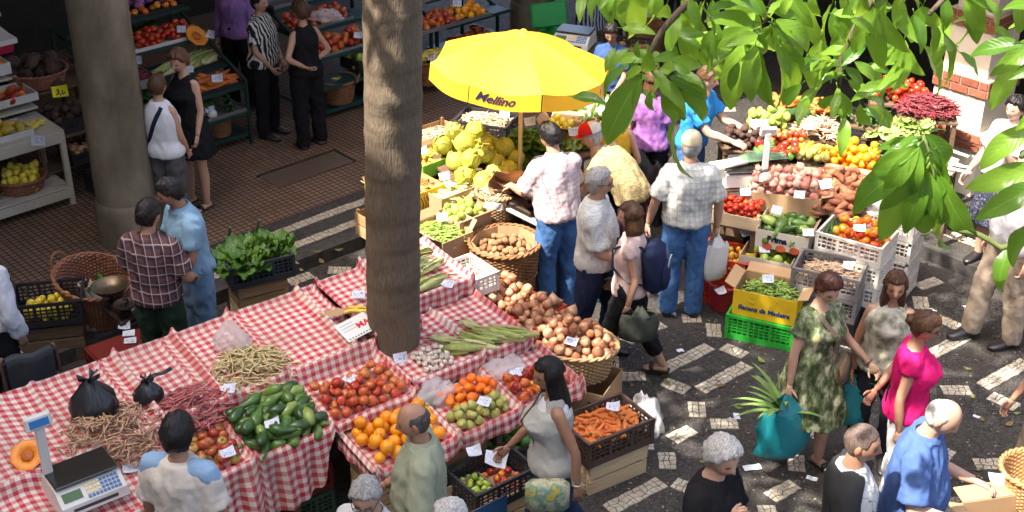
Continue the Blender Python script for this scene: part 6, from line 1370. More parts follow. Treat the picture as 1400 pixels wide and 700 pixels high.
def strap(P, name, label, cat, over, t0, t1, m, wdt=.02, thing_=None, front=True):
    """a band over one shoulder down to the other hip, following the torso"""
    b = B(); n = 13
    for fb in ((1,) if front == 'f' else (-1,) if front == 'b' else (1, -1)):
        pts = []
        for i in range(n):
            f = i / (n - 1); tt = t1 + (t0 - t1) * f; c, x, y, rx, ry = P.trings(tt, tt + .01, .028)[0]; xx = over * (.55 - 1.5 * f) * P.shx
            k = max(0, 1 - (xx / rx) ** 2) ** .5; pts.append(c + x * xx + y * fb * ry * k + Vector((0, 0, .012 if f == 0 else 0)))
        b.tube(pts, wdt, 8, flat=.35, up=(0, fb, 0))
    return link(name, b.mesh(name, m, 180), thing_ or P.t)
# ================================================================== racks in the shaded gallery (front edge along e2 = 12)
RKG = mat('rack_green', [(.008, .028, .022), (.013, .045, .036)], .45, ns=5, nw=.4); RKT = mat('rack_turquoise', [(.010, .036, .036), (.016, .058, .056)], .45, ns=5, nw=.4); TRAY = mat('tray_steel', [(.28, .29, .30), (.42, .43, .44)], .35, metal=.7, ns=4, nw=.4); CREAMP = mat('cream_paint', [(.42, .38, .30), (.56, .52, .42)], .5, ns=4, nw=.5)
def rack(label, a0, a1, tiers, legm, shelfm, back=13.6):
    c = EE((a0 + a1) / 2, 12.0, KH); t = thing('market_rack', label, 'rack', c, A42); L = a1 - a0
    zmax = max(z for z, e, d in tiers) - KH
    for z, e, d in tiers:
        b = B(); b.box((0, e - 12 + d / 2, z - KH - .012), (L, d, .018)); o = link('shelf', b.mesh('shelf', shelfm, 0), t)
        b = B(); b.box((0, e - 12 - .008, z - KH + .005), (L, .012, .04)); link('shelf_lip', b.mesh('lip', legm, 0), o)
    for x in (-L / 2 + .02, L / 2 - .02):
        for y, h in ((.02, .75), (back - 12 - .1, zmax)): b = B(); b.box((x, y, h / 2), (.032, .032, h)); link('leg', b.mesh('leg', legm, 0), t)
        b = B(); b.beam((x, .02, .74), (x, back - 12.1, zmax), .03, .03); link('side_rail', b.mesh('rail', legm, 0), t); b = B(); b.beam((x, .04, .06), (x, back - 12.12, .06), .025, .025); link('foot_rail', b.mesh('rail', legm, 0), t)
    return t
def tray(a0, a1, e, d, z, label, m=None, wall=.045, tilt=0.):
    L = a1 - a0; c = EE((a0 + a1) / 2, e + d / 2, z); b = B(); b.box((0, 0, .006), (L - .02, d - .02, .006))
    for sx in (-1, 1): b.box((sx * (L / 2 - .008), 0, wall / 2), (.008, d - .02, wall)); b.box((0, sx * (d / 2 - .006), wall / 2), (L, .008, wall))
    o = link('produce_tray', b.mesh('tray', m or TRAY, 0), None, c); o.rotation_euler = (tilt, 0, A42); tag(o, label, 'tray'); return Matrix.Translation(c) @ Matrix.Rotation(A42, 4, 'Z') @ Matrix.Rotation(tilt, 4, 'X')
def onto(kind, name, label, cat, group, fr, a, c, n, r, ox=0., oy=0., h=.06, seed=1, **kw): pile(kind, name, label, cat, group, fr, rect(a, c, ox, oy), n, r, floor=lambda x, y: .012, maxh=lambda x, y: h, seed=seed, **kw)
# ---- middle rack
TI = [(.24, 12.05, .5), (.50, 12.0, .42), (.80, 12.03, .40), (.94, 12.38, .40), (1.16, 12.74, .40), (1.40, 13.1, .45)]
rack('dark green stepped rack behind the two talking women', 5.55, 7.0, TI, RKG, RKG, 13.6)
fr = tray(6.15, 6.98, 12.02, .36, .51, 'steel tray of turnips and parsley on the lowest tier')
onto('turnip', 'turnip', 'round white turnip on the low steel tray', 'turnip', 'turnips on the low tray', fr, .24, .14, 9, .05, -.1, -.06, .03, 2); onto('leaf_bunch', 'parsley', 'bunch of dark parsley on the low steel tray', 'parsley', 'parsley on the low tray', fr, .28, .2, 10, .1, .2, 0, .1, 3, ss=.2); onto('leek', 'leek', 'leek on the low steel tray beside the turnips', 'leek', 'leeks on the low tray', fr, .1, .12, 4, .02, -.28, -.04, .05, 4, long_=True, ss=.9, yaw=1.0, tilt=.05)
ptag(287, 150, .62, 'price tag on the low steel tray of turnips', .8)
p = EE(6.72, 12.25, .24); basket(p, 0, 'brown wicker basket on the floor shelf of the green rack', .15, .13, .24, 1., WICK, stakes=18, handle=False)
fr = tray(6.2, 6.98, 12.05, .34, .81, 'dark tray of carrots on the green rack', PBLACK)
onto('carrot', 'carrot', 'large carrot on the green rack', 'carrot', 'carrots on the green rack', fr, .56, .24, 46, .036, .08, 0, .12, 5, long_=True, ss=1.35, yaw=.5, sq=.75); onto('leaf_bunch', 'celery', 'green celery bunch beside the carrots on the rack', 'celery', 'celery beside the carrots', fr, .12, .2, 3, .08, -.3, 0, .05, 6, ss=.16)
ptag(297, 107, .98, 'cream price tag on the carrots of the green rack', .8, s=1.2)
fr = tray(6.15, 6.98, 12.40, .36, .95, 'dark tray of corn on the green rack', PBLACK)
onto('corn', 'corn_cob', 'pale green corn cob on the green rack', 'corn', 'corn cobs on the green rack', fr, .55, .16, 26, .034, .05, 0, .12, 7, long_=True, ss=1.15, yaw=1.3, sq=.75, tilt=.1); ptag(258, 95, 1.05, 'price tag below the corn of the green rack', .8)
pumpkin(EE(6.85, 12.72, 1.22), 1.0, 'cut orange pumpkin piece on the green rack', .13, (.75, 0)); ptag(289, 47, 1.36, 'cream price tag standing in the cut pumpkin', 1.0, s=1.2)
fr = tray(6.05, 6.95, 12.76, .4, 1.17, 'white lined tray of red tomatoes on the green rack', PWHITE)
onto('tomato', 'tomato', 'red tomato in the lined tray of the green rack', 'tomato', 'tomatoes on the green rack', fr, .65, .26, 58, .038, .05, -.02, .09, 8); ptag(248, 40, 1.3, 'price tag standing in the tomatoes of the green rack', 1.)
greens(207, 52, 1.15, 'lettuce', 'dark green cabbage lettuce at the end of the green rack', 'lettuce', 'lettuces on the green rack', 5, .19, .22, .12, 31, .05)
fr = tray(5.9, 6.95, 13.12, .42, 1.41, 'top tray of small orange tomatoes on the green rack', PBLACK); onto('beef_tomato', 'tomato', 'orange tomato on the top tier of the green rack', 'tomato', 'orange tomatoes on the top tier', fr, .9, .1, 26, .04, 0, -.13, .04, 9); onto('purple_onion', 'purple_onion', 'purple onion on the top tier of the green rack', 'onion', 'purple onions on the top tier', fr, .9, .18, 34, .055, 0, .08, .10, 10)
fr = tray(5.6, 6.1, 12.25, .42, .98, 'grey crate of red beans behind the white-shirted woman', PGREY, .1); beans('bean_heap', 'heap of dark red beans in the grey crate on the green rack', 'beans', fr, rect(.42, .34), 260, .13, .007, BEANM, lambda x, y: .06 + .04 * max(0, 1 - (x / .25) ** 2), 33); ptag(188, 82, 1.2, 'cream price tag in the red beans of the green rack', 1., s=1.2)
greens(198, 135, .82, 'leaf_bunch', 'leafy green bunch behind the white-shirted woman', 'greens', 'leafy bunches on the green rack', 3, .16, .14, .08, 35, .04)
p = EE(8.72, 12.2, .545); fr = crate(p, A42, 'dark crate of green mangoes on the middle shelf of the turquoise rack', PBLACK, .5, .36, .14); onto('guava', 'mango', 'green mango in the dark crate of the turquoise rack', 'mango', 'green mangoes on the middle shelf', fr, .42, .28, 30, .045, 0, 0, .15, 96)
p = EE(8.8, 12.25, .24); fr = crate(p, A42, 'dark crate of melons on the floor shelf of the turquoise rack', PBLACK, .5, .36, .18); onto('melon', 'melon', 'green melon on the floor shelf of the turquoise rack', 'melon', 'melons on the floor shelf', fr, .36, .2, 8, .075, 0, 0, .14, 97)
p = EE(6.2, 12.3, .26); fr = crate(p, A42, 'dark crate of sweet potatoes on the floor shelf of the green rack', PBLACK, .5, .36, .16); onto('sweet_potato', 'sweet_potato', 'sweet potato on the floor shelf of the green rack', 'sweet potato', 'sweet potatoes on the floor shelf', fr, .4, .26, 34, .036, 0, 0, .14, 98, long_=True, ss=1., sq=.75)
# ---- right rack (both sides of the trunk)
TR = [(.22, 12.0, .5), (.52, 11.95, .5), (.82, 12.08, .40), (1.02, 12.44, .40), (1.22, 12.82, .40), (1.42, 13.2, .4)]
rack('turquoise stepped fruit rack behind the black-clad woman', 7.9, 9.55, TR, RKT, RKT, 13.7)
fr = tray(7.92, 8.75, 12.08, .36, .83, 'steel tray of mangoes beside the black-clad woman'); onto('nectarine', 'mango', 'ripe red-green mango on the steel tray', 'mango', 'mangoes on the steel tray', fr, .74, .26, 40, .05, 0, 0, .09, 41); onto('papaya', 'papaya', 'green-yellow papaya on the mango tray', 'papaya', 'papayas on the mango tray', fr, .5, .06, 5, .055, .1, .12, .05, 42)
fr = tray(7.92, 8.75, 12.46, .34, 1.03, 'tray of brown-red passion fruit behind the mangoes'); onto('apple', 'passion_fruit', 'brown-red passion fruit behind the mangoes', 'passion fruit', 'passion fruit on the rack', fr, .74, .26, 60, .042, 0, 0, .09, 43); ptag(490, 123 - 75, 1.15, 'price tag behind the mangoes', .9)
fr = tray(7.92, 8.75, 12.84, .34, 1.23, 'tray of kiwis and wrapped fruit on the turquoise rack'); onto('potato', 'kiwi', 'brown kiwi on the turquoise rack', 'kiwi', 'kiwis on the rack', fr, .34, .26, 34, .038, .2, 0, .08, 44); o = sheet_bag(445, 25, 1.25, 0, 'clear bags of wrapped fruit beside the kiwis', .2, .12, .1, seed=12)
fr = tray(7.92, 8.75, 13.22, .34, 1.43, 'top tray of oranges on the turquoise rack'); onto('tangerine', 'orange', 'orange on the top tray of the turquoise rack', 'orange', 'oranges on the turquoise rack', fr, .74, .28, 64, .045, 0, 0, .10, 45)
p = EE(8.25, 12.15, .24); fr, t = basket(p, 0, 'wicker basket under the turquoise fruit rack', .21, .16, .27, 1., WICK, stakes=20, handle=True, handles_up=False); onto('banana', 'banana', 'speckled banana lying on the basket under the rack', 'banana', 'bananas on the basket under the rack', frame((p.x, p.y, p.z + .2)), .2, .1, 4, .02, 0, 0, .03, 46, long_=True, ss=1., yaw=.2)
fr = tray(8.72, 8.95, 12.0, .3, .54, 'small board of bananas left of the trunk'); onto('banana', 'banana', 'banana on the small board left of the trunk', 'banana', 'bananas on the small board', fr, .16, .2, 8, .022, 0, 0, .05, 47, long_=True, ss=1., yaw=.8)
rack('dark green fruit rack showing right of the trunk', 9.6, 10.6, [(.22, 11.72, .5), (.56, 11.75, .45), (.90, 11.78, .40), (1.12, 12.16, .4)], RKG, RKG, 12.8)
fr = tray(8.98, 10.25, 11.74, .36, .92, 'long steel tray of apples peaches and oranges right of the trunk'); b = None
onto('apple', 'apple', 'dark red apple on the long steel tray', 'apple', 'apples on the long tray', fr, .3, .26, 22, .042, -.42, 0, .05, 48); onto('nectarine', 'peach', 'red-yellow peach on the long steel tray', 'peach', 'peaches on the long tray', fr, .42, .26, 36, .042, -.04, 0, .06, 49); onto('orange', 'orange', 'orange on the long steel tray', 'orange', 'oranges on the long tray', fr, .36, .26, 32, .042, .40, 0, .06, 50); ptag(625, 5, 1.08, 'price tag on the long steel tray', .9, s=1.1)
fr = tray(9.0, 10.2, 12.14, .34, 1.13, 'upper steel tray of lemons right of the trunk'); onto('lemon', 'lemon', 'lemon on the upper steel tray right of the trunk', 'lemon', 'lemons on the upper tray', fr, 1.0, .24, 44, .036, 0, 0, .05, 51)
p = EE(9.35, 11.82, .57); onto('banana', 'banana', 'banana in the bunch below the long steel tray', 'banana', 'bananas below the long tray', frame(p, A42), .3, .12, 18, .024, 0, .05, .1, 52, long_=True, ss=1.1, yaw=.3, sq=.8); onto('garlic', 'garlic_bulb', 'garlic bulb below the long steel tray', 'garlic', 'garlic below the long tray', frame(p, A42), .26, .08, 22, .022, .05, -.08, .03, 53)
p = EE(9.40, 11.92, .24); basket(p, 0, 'wicker basket under the long steel tray right of the trunk', .20, .16, .29, 1., WICK, stakes=20, handle=False)
p = EE(10.1, 12.0, .57); onto('mango', 'custard_apple', 'dull green fruit on the shelf under the oranges', 'fruit', 'dull green fruit under the oranges', frame(p, A42), .5, .2, 14, .045, 0, 0, .06, 54)
# ---- left stand: cream table with trays
ls = thing('market_table', 'cream painted table with slatted lower shelf at the gallery stall', 'table', EE(3.9, 12.0, KH), A42)
b = B(); b.box((0, .25, .79), (1.95, .62, .03)); b.box((0, -.06, .73), (1.95, .02, .10)); link('table_top', b.mesh('top', CREAMP, 0), ls)
for x in (-.95, .95):
    for y in (-.04, .52): b = B(); b.box((x, y, .385), (.05, .05, .77)); link('leg', b.mesh('leg', CREAMP, 0), ls)
for k in range(5): b = B(); b.box((0, -.02 + k * .13, .20), (1.9, .09, .02)); link('shelf_slat', b.mesh('slat', CREAMP, 0), ls)
b = B(); b.box((.0, -.075, .14), (1.9, .02, .09)); link('shelf_rail', b.mesh('rail', CREAMP, 0), ls)
p = EE(4.45, 12.18, KH + .215); fr, t = basket(p, .2, 'shallow wicker basket of lemons on the lower shelf', .22, .19, .13, 1.1, WICKR, stakes=20, handle=False); onto('lemon', 'lemon', 'yellow lemon in the shallow wicker basket', 'lemon', 'lemons in the shallow basket', fr, .30, .28, 60, .034, 0, 0, .17, 61)
p = EE(3.98, 12.14, KH + .215); fr, t = basket(p, .2, 'shallow wicker basket of garlic on the lower shelf', .20, .17, .12, 1.05, WICK, stakes=20, handle=False); onto('garlic', 'garlic_bulb', 'garlic bulb in the shallow wicker basket', 'garlic', 'garlic in the shallow basket', fr, .26, .26, 50, .027, 0, 0, .14, 62)
WLIN = mat('white_liner', [(.5, .48, .44), (.62, .6, .56)], .6, ns=5, nw=.4, bump=.5, bs=12)
fr = tray(3.5, 4.62, 12.02, .36, .935, 'white lined tray of papayas on the cream table', WLIN, .06); onto('papaya', 'papaya', 'ripe papaya in the low white tray', 'papaya', 'papayas in the low white tray', fr, .9, .24, 18, .05, .05, 0, .05, 63)
p = EE(4.66, 12.2, .935); onto('banana', 'banana', 'green-yellow banana on the corner of the cream table', 'banana', 'bananas on the cream table', frame(p, A42), .2, .14, 10, .022, 0, 0, .05, 64, long_=True, ss=1., yaw=.7); ptag(52, 192, .95, 'white price card hanging on the cream table', 1.2, s=1.4)
fr = tray(3.7, 4.88, 12.42, .40, 1.10, 'white lined tray of bananas and tropical fruit', WLIN, .08); onto('mango', 'tropical_fruit', 'orange tropical fruit in the middle white tray', 'fruit', 'tropical fruit in the middle tray', fr, 1.0, .16, 26, .05, 0, -.08, .06, 65); onto('banana', 'banana', 'yellow banana at the back of the middle white tray', 'banana', 'bananas in the middle white tray', fr, 1.0, .1, 26, .024, 0, .1, .12, 66, long_=True, ss=1.3, yaw=.9, sq=.8)
b = B(); b.box((0, .62, .90), (1.9, .42, .02)); b.box((0, 1.02, 1.10), (1.9, .42, .02)); link('back_tier', b.mesh('tier', CREAMP, 0), ls)
fr = tray(3.6, 4.82, 12.84, .40, 1.27, 'white tray of oranges at the top of the cream table', WLIN, .12); onto('orange', 'orange', 'orange in the top white tray', 'orange', 'oranges in the top white tray', fr, 1.15, .30, 52, .048, 0, 0, .10, 67)
# weighing hopper with clear cover
pt = EE(4.75, 13.35, 1.35); hs = thing('covered_scale', 'red tray scale under a clear pyramid cover at the gallery stall', 'scale', pt, A42)
b = B(); b.box((0, 0, -.55), (.5, .4, 1.1 - .0)); link('stand_box', b.mesh('stand', PBLACK, 0), hs)
b = B(); b.box((0, 0, .03), (.5, .36, .05), bev=.01)
for s_ in (-1, 1): b.box((s_ * .25, 0, .07), (.02, .36, .06)); b.box((0, s_ * .18, .07), (.5, .02, .06))
link('red_tray', b.mesh('redtray', plastic_mat('crimson', (.42, .01, .04)), 0), hs)
b = B(); b.add([(-.28, -.22, .16), (.28, -.22, .16), (.28, .22, .16), (-.28, .22, .16), (0, 0, .52)], [(0, 1, 4), (1, 2, 4), (2, 3, 4), (3, 0, 4)]); link('clear_cover', b.mesh('cover', CLEAR, 0), hs)
b = B(); b.box((0, -.225, .14), (.58, .015, .05)); b.box((0, .225, .14), (.58, .015, .05)); b.box((.285, 0, .14), (.015, .44, .05)); b.box((-.285, 0, .14), (.015, .44, .05)); link('cover_rim', b.mesh('rim', PWHITE, 0), hs)
b = B(); b.lathe([(.02, .52), (.03, .55), (.001, .57)], 8); link('cover_knob', b.mesh('knob', PRED, 60), hs)
b = B(); b.box((0, 0, .5), (.7, .5, 1.0)); q_ = EE(3.9, 14.0, .13); o = thing('white_counter', 'white shop counter in the gallery behind the covered scale', 'counter', q_, A42); b = B(); b.box((0, 0, .72), (2.4, .5, 1.44)); link('counter_body', b.mesh('body', CREAMP, 0), o); b = B(); b.box((0, 0, 1.46), (2.5, .56, .04)); link('counter_top', b.mesh('top', PWHITE, 0), o)
# yams left of the pillar
YS = thing('display_stand', 'dark stand with baskets of yams left of the concrete pillar', 'stand', EE(5.15, 12.45, KH), A42)
for (y, z) in ((.0, .58), (.42, .92), (0, .25)): b = B(); b.box((0, y, z), (.85, .42, .02)); link('shelf_board', b.mesh('shelf', WOODD, 0), YS)
for x in (-.4, .4):
    for y, h in ((-.19, .57), (.6, .91)): b = B(); b.box((x, y, h / 2), (.04, .04, h)); link('leg', b.mesh('leg', WOODD, 0), YS)
p = EE(5.08, 12.90, KH + .935); fr, t = basket(p, 0, 'wicker basket of dark yams with a yellow price tag', .27, .22, .16, 1.15, WICKR, stakes=22, handle=False); onto('yam', 'yam', 'dark yam in the wicker basket with the yellow tag', 'yam', 'yams in the basket with the yellow tag', fr, .42, .34, 34, .065, 0, 0, .20, 71)
yt = ptag(82, 125, 1.10, 'bright yellow handwritten price tag on the yam basket', 1.1, .35, 1.6); yt.data = yt.data.copy(); yt.data.materials.clear(); yt.data.materials.append(mat('tag_yellow', (.72, .68, .02), .6))
me = text_mesh('3,0', .05, .0006, .2, .001); me.materials.append(INK); link('lettering', me, yt, (0, -.005, .006))
p = EE(5.22, 12.45, KH + .6); fr = crate(p, A42, 'dark crate of small yams below the yam basket', PBLACK, .56, .36, .14); onto('yam', 'yam', 'small yam in the dark crate below the basket', 'yam', 'yams in the dark crate', fr, .46, .28, 40, .05, 0, 0, .15, 72)
p = EE(5.27, 12.36, KH + .27); fr = crate(p, A42, 'black crate of onions left of the concrete pillar', PBLACK, .5, .34, .12); onto('onion', 'onion', 'onion in the black crate left of the pillar', 'onion', 'onions left of the pillar', fr, .42, .26, 36, .035, 0, 0, .12, 73)
p = EE(5.35, 12.0, KH); crate(p, A42, 'empty black lattice crate on the floor left of the pillar', PBLACK, .5, .34, .22)
# ---- stuff of the two vendors in front of the pillar
p = G(122, 368, .62); fr, t = basket((p.x, p.y, .10), R(-25), 'big deep red-brown wicker basket beside the checked-shirt man', .285, .20, .46, 1.18, WICKR, stakes=30, handles_up=True, lean=(.12, .16)); t.location.z = .14
wood_crate((p.x, p.y, 0), R(20), 'low wooden crate under the big wicker basket', .4, .3, .10, 1, WOODD)
ptag(110, 382, .42, 'white paper scrap lying in the big wicker basket', .3)
p = G(65, 402, .56); fr = crate((p.x, p.y, .36), R(12), 'black crate of small lemons beside the big wicker basket', PBLACK, .56, .4, .22); onto('lemon', 'lemon', 'small lemon in the black crate', 'lemon', 'small lemons in the black crate', fr, .34, .26, 62, .03, 0, -.03, .11, 81, k=7); wood_crate((p.x, p.y, 0), R(12), 'wooden crate under the black crate of lemons', .5, .36, .34, 3, WOODD)
ptag(66, 423, .47, 'white paper tag hanging on the black lemon crate', 1.4)
p = G(168, 362, .45); fr = crate((p.x, p.y, .22), R(40), 'green plastic crate of greens behind the checked-shirt man', PGREEN, .5, .36, .24); greens(170, 372, .40, 'leaf_bunch', 'leafy bunch in the green plastic crate', 'greens', 'leafy bunches in the green crate', 4, .18, .12, .08, 82, .04); wood_crate((p.x, p.y, 0), R(40), 'wooden crate under the green plastic crate', .46, .34, .2, 2, WOODD)
p = G(168, 468, .50)
for k in range(2): crate((p.x, p.y, .02 + k * .22), SA, ('lower', 'upper')[k] + ' dark red plastic crate carrying paper price slips', PDKR, .50, .36, .215, rows=3)
b = B(); b.box((0, 0, 0), (.47, .33, .012)); tag(link('crate_lid', b.mesh('lid', PDKR, 0), None, (p.x, p.y, .463), SA), 'dark red lid on the crate with paper slips', 'lid')
for k, (x, y) in enumerate(((170, 447), (176, 456), (178, 466))): ptag(x, y, .485, ('upper', 'middle', 'lower')[k] + ' of three paper slips on the dark red crate', .05, .2)
pb2 = G(165, 432, .48); BR = mat('brass_bowl', [(.10, .075, .045), (.2, .155, .1)], .4, metal=.8, ns=4, nw=.5); balance_scale((pb2.x, pb2.y, .475), R(-50), 'dark balance scale with brass bowl beside the checked-shirt man', BR, .95)
bag(G(128, 447, .12), .3, 'beige cloth-like plastic bag under the big wicker basket', mat('beige_bag', [(.3, .25, .18), (.42, .36, .27)], .6, ns=5, nw=.4, bump=.8, bs=9), .16, .36, seed=7, neck=.3)
bag(G(95, 470, .0), .3, 'black rubbish sack on the floor beside the lemon crate', PLBLK, .20, .36, seed=8, neck=.3)
# lettuce crate on wooden crates
p = G(348, 345, .68); rz = R(28)
for k in range(2): wood_crate((p.x, p.y, k * .235), rz, ('lower pale', 'upper')[k] + ' wooden crate under the crate of lettuces', .44, .32, .225, 2, WOODP if k == 0 else WOOD)
fr = crate((p.x, p.y, .475), rz, 'slate plastic crate of dark green lettuces on wooden crates', PSLATE, .56, .40, .21)
for k in range(7): q = random.Random(k); x, y = q.uniform(-.18, .18), q.uniform(-.1, .1); o = link('lettuce', PM['crisp_lettuce'][k % 2], None, fr @ Vector((x, y, .07)), rot=(q.gauss(0, .2), q.gauss(0, .2), k), scale=.34); tag(o, 'dark green leafy lettuce in the slate crate', 'lettuce', 'lettuces in the slate crate')
# tubular hand truck behind the stall
STM = mat('dull_tube', [(.10, .10, .11), (.2, .2, .21)], .35, metal=.8, ns=6, nw=.4)
p = G(345, 420, 0); b = B(); hd = thing('hand_truck', 'grey tubular hand truck standing behind the gingham stall', 'hand truck', p, R(30))
for x in (-.13, .13): b = B(); b.tube([(x, -.05, .06), (x, .0, .5), (x, .02, .75), (x, -.04, .86)], .016, 8); link('upright', b.mesh('upright', STM, 180), hd)
b = B(); b.box((0, -.12, .03), (.32, .18, .015)); link('toe_plate', b.mesh('toe', STM, 0), hd)
b = B(); b.tube([(-.13, 0, .45), (.13, 0, .45)], .012, 8); link('cross_bar', b.mesh('cross', STM, 180), hd)
for x in (-.17, .17): b = B(); b.tube([(x - .015, .05, .08), (x + .015, .05, .08)], .08, 16); link('wheel', b.mesh('wheel', PBLACK, 60), hd)
# folding chair with jacket
p = G(52, 500, .86); p.z = 0; ch = thing('folding_chair', 'tubular chair with a dark jacket behind the gingham stall', 'chair', p, R(35))
for x in (-.2, .2): b = B(); b.tube([(x, .18, 0), (x, .2, .45), (x, .24, .82), (x * .9, .25, .86)], .013, 8); link('back_leg', b.mesh('leg', mat('brown_tube', (.10, .06, .04), .4, metal=.3), 180), ch); b = B(); b.tube([(x, -.2, 0), (x, -.18, .44)], .013, 8); link('front_leg', b.mesh('leg', STM, 180), ch)
b = B(); b.box((0, 0, .45), (.42, .4, .03), bev=.01); link('seat', b.mesh('seat', PBLACK, 0), ch); b = B(); b.box((0, .24, .72), (.40, .02, .2), bev=.008); link('backrest', b.mesh('backrest', PBLACK, 0), ch)
b = B(); b.grid(lambda u, v: Vector(((u - .5) * .34, .24 + (.035 if v < .5 else -.03) + .015 * math.sin(u * 9), .86 - abs(v - .5) * .9 + .01 * math.sin(u * 7))), 12, 16); tag(link('jacket', b.mesh('jacket', fab('jacket', (.045, .05, .055)), 180), None, p, R(35)), 'dark grey jacket hung over the tubular chair', 'jacket')
# top edge: green lidded bin, receipt scale, crates beyond the umbrella
p = G(757, 42, .75); bn = thing('lidded_bin', 'green plastic bin with raised lid beyond the umbrella', 'bin', (p.x, p.y, 0), R(20)); b = B(); b.lathe([(.16, 0), (.2, .7), (.215, .71), (.215, .74), (.19, .74), (.15, .02)], 4, closed=True, sx=1.2); link('bin_body', b.mesh('bin', plastic_mat('bin_green', (.02, .30, .06)), 20), bn)
b = B(); b.box((.0, .16, .9), (.46, .05, .30), (-.25, 0, 0), bev=.02); link('bin_lid', b.mesh('lid', plastic_mat('bin_green', (.02, .30, .06)), 0), bn)
p = G(785, 55, .9); cnt = thing('counter', 'low dark counter carrying a till beyond the umbrella', 'counter', (p.x, p.y, 0), R(-20)); b = B(); b.box((0, 0, .42), (.6, .45, .84)); link('counter_body', b.mesh('body', PSLATE, 0), cnt)
digital_scale((p.x, p.y, .86), R(-20), 'grey till scale with paper roll beyond the umbrella', 1.1, tower=False)
p = G(835, 52, .8); fr = crate((p.x, p.y, .55), R(-15), 'black crate of brown potatoes beyond the umbrella', PBLACK, .9, .5, .2); onto('potato', 'potato', 'brown potato in the crate beyond the umbrella', 'potato', 'potatoes beyond the umbrella', fr, .8, .4, 60, .045, 0, 0, .18, 91); wood_crate((p.x, p.y, 0), R(-15), 'wooden crate under the potatoes beyond the umbrella', .8, .45, .54, 5, WOODD)
p = G(882, 40, .5); basket((p.x, p.y, 0), 0, 'tall wicker basket standing behind the customers', .25, .2, .55, 1., WICK, stakes=22, handle=False)
# near right corner: basket and box
p = G(1400, 640, .62); fr, t = basket((p.x + .08, p.y, .36), 0, 'honey-coloured wicker basket at the edge above a cardboard box', .22, .18, .24, 1., mat('wicker_honey', [(.36, .17, .06), (.5, .27, .11)], .5, ns=9, nw=.6), stakes=22, handle=False); wood_crate((p.x + .08, p.y, 0), .3, 'wooden crate under the honey-coloured basket', .42, .34, .35, 3)
p = G(1375, 700, .55); carton((p.x + .05, p.y, .0), R(12), 'tall brown cardboard box standing open at the pavement edge', .5, .42, .5, CARD, CARD, (.14, .0, .12, .12), (.1, .5, .3, .3))
# ================================================================== trees
def bark_mat():
    m, nt, N, bs_ = node_mat('bark', .85); tc = N.new('ShaderNodeTexCoord'); mp = N.new('ShaderNodeMapping'); mp.inputs['Scale'].default_value = (1, 1, .2); L_(nt, tc.outputs['Object'], mp.inputs[0])
    n1 = noisen(nt, 85, mp.outputs[0], 4); n2 = noisen(nt, 5, tc.outputs['Object'], 4)
    mz = N.new('ShaderNodeMapping'); mz.inputs['Scale'].default_value = (.25, .25, 2.2); L_(nt, tc.outputs['Object'], mz.inputs[0]); n3 = noisen(nt, 3.2, mz.outputs[0], 3)
    c = mixc(nt, n1, (.07, .05, .034), (.22, .172, .122)); c = mixc(nt, mth(nt, 'MULTIPLY_ADD', n3, 3., -1.45, True), c, (.04, .028, .02)); c = mixc(nt, mth(nt, 'MULTIPLY_ADD', n2, 1.6, -.6, True), c, (.15, .12, .086)); L_(nt, c, bs_.inputs['Base Color'])
    bumpn(nt, mth(nt, 'ADD', n1, mth(nt, 'MULTIPLY', n3, .8)), .7, .02); return m
BARK = bark_mat()
tb0 = S3(.045, .11); ttop = GY(529, 0, tb0.y); tdx = (ttop.x - tb0.x) / (ttop.z - .8); 
tree = thing('tree', 'tall grey-brown tree whose trunk rises through the gingham stall', 'tree', (tb0.x, tb0.y, 0))
def trunk_mesh(hh, r0, r1, lean, seed, knots=()):
    b = B(); n = 40; nz = 110; V_ = []
    def fn(u, v):
        a = u * 2 * math.pi; z = v * hh; r = r0 + (r1 - r0) * min(1, z / 3.4); d = Vector((math.cos(a), math.sin(a), 0))
        r += .05 * math.exp(-z / .3) + .006 * fbm((d.x * 1.5, d.y * 1.5, z * 1.2 + seed), 1.5, 3) + .004 * mnoise.noise((d.x * 9, d.y * 9, z * 2.))
        for za, aa, ka in knots:
            da = (a - aa + math.pi) % (2 * math.pi) - math.pi; ring = math.exp(-((z - za - .05 * math.cos(da * 1)) / .035) ** 2); r += .009 * ring * (.4 + .6 * math.cos(da * .5) ** 2) + ka * math.exp(-((z - za - .02) / .05) ** 2 - (da / .35) ** 2) - ka * 1.1 * math.exp(-((z - za - .025) / .016) ** 2 - (da / .13) ** 2)
        return Vector((lean[0] * z + r * math.cos(a), lean[1] * z + r * math.sin(a), z))
    b.grid(fn, n, nz, cu=True); return b.mesh('trunk', BARK, 180)
KN = [(1.12, 4.3, .008), (1.42, 5.0, .010), (1.60, 4.2, .010), (1.98, 4.1, .018), (2.22, 5.2, .010), (2.52, 4.6, .014), (2.78, 4.75, .036), (3.02, 4.5, .030), (3.3, 4.4, .03)]
trk = link('trunk', trunk_mesh(5.2, .188, .192, (tdx, .02), 1, KN), tree)
def limb_(b, p, q, r0, r1, sag=.3, n=8, seed=0):
    p = Vector(p); q = Vector(q); pts = []; rr = []
    for i in range(n + 1):
        f = i / n; pt = p.lerp(q, f) + Vector((0, 0, sag * math.sin(math.pi * f))) + Vector((fbm((f * 2, seed, 0)), fbm((f * 2, seed, 5)), 0)) * .18 * math.sin(math.pi * f); pts.append(pt); rr.append(r0 + (r1 - r0) * f)
    b.tube(pts, rr, 9); return pts
LEAFM, lnt, lN, lb = node_mat('broad_leaf', .3)
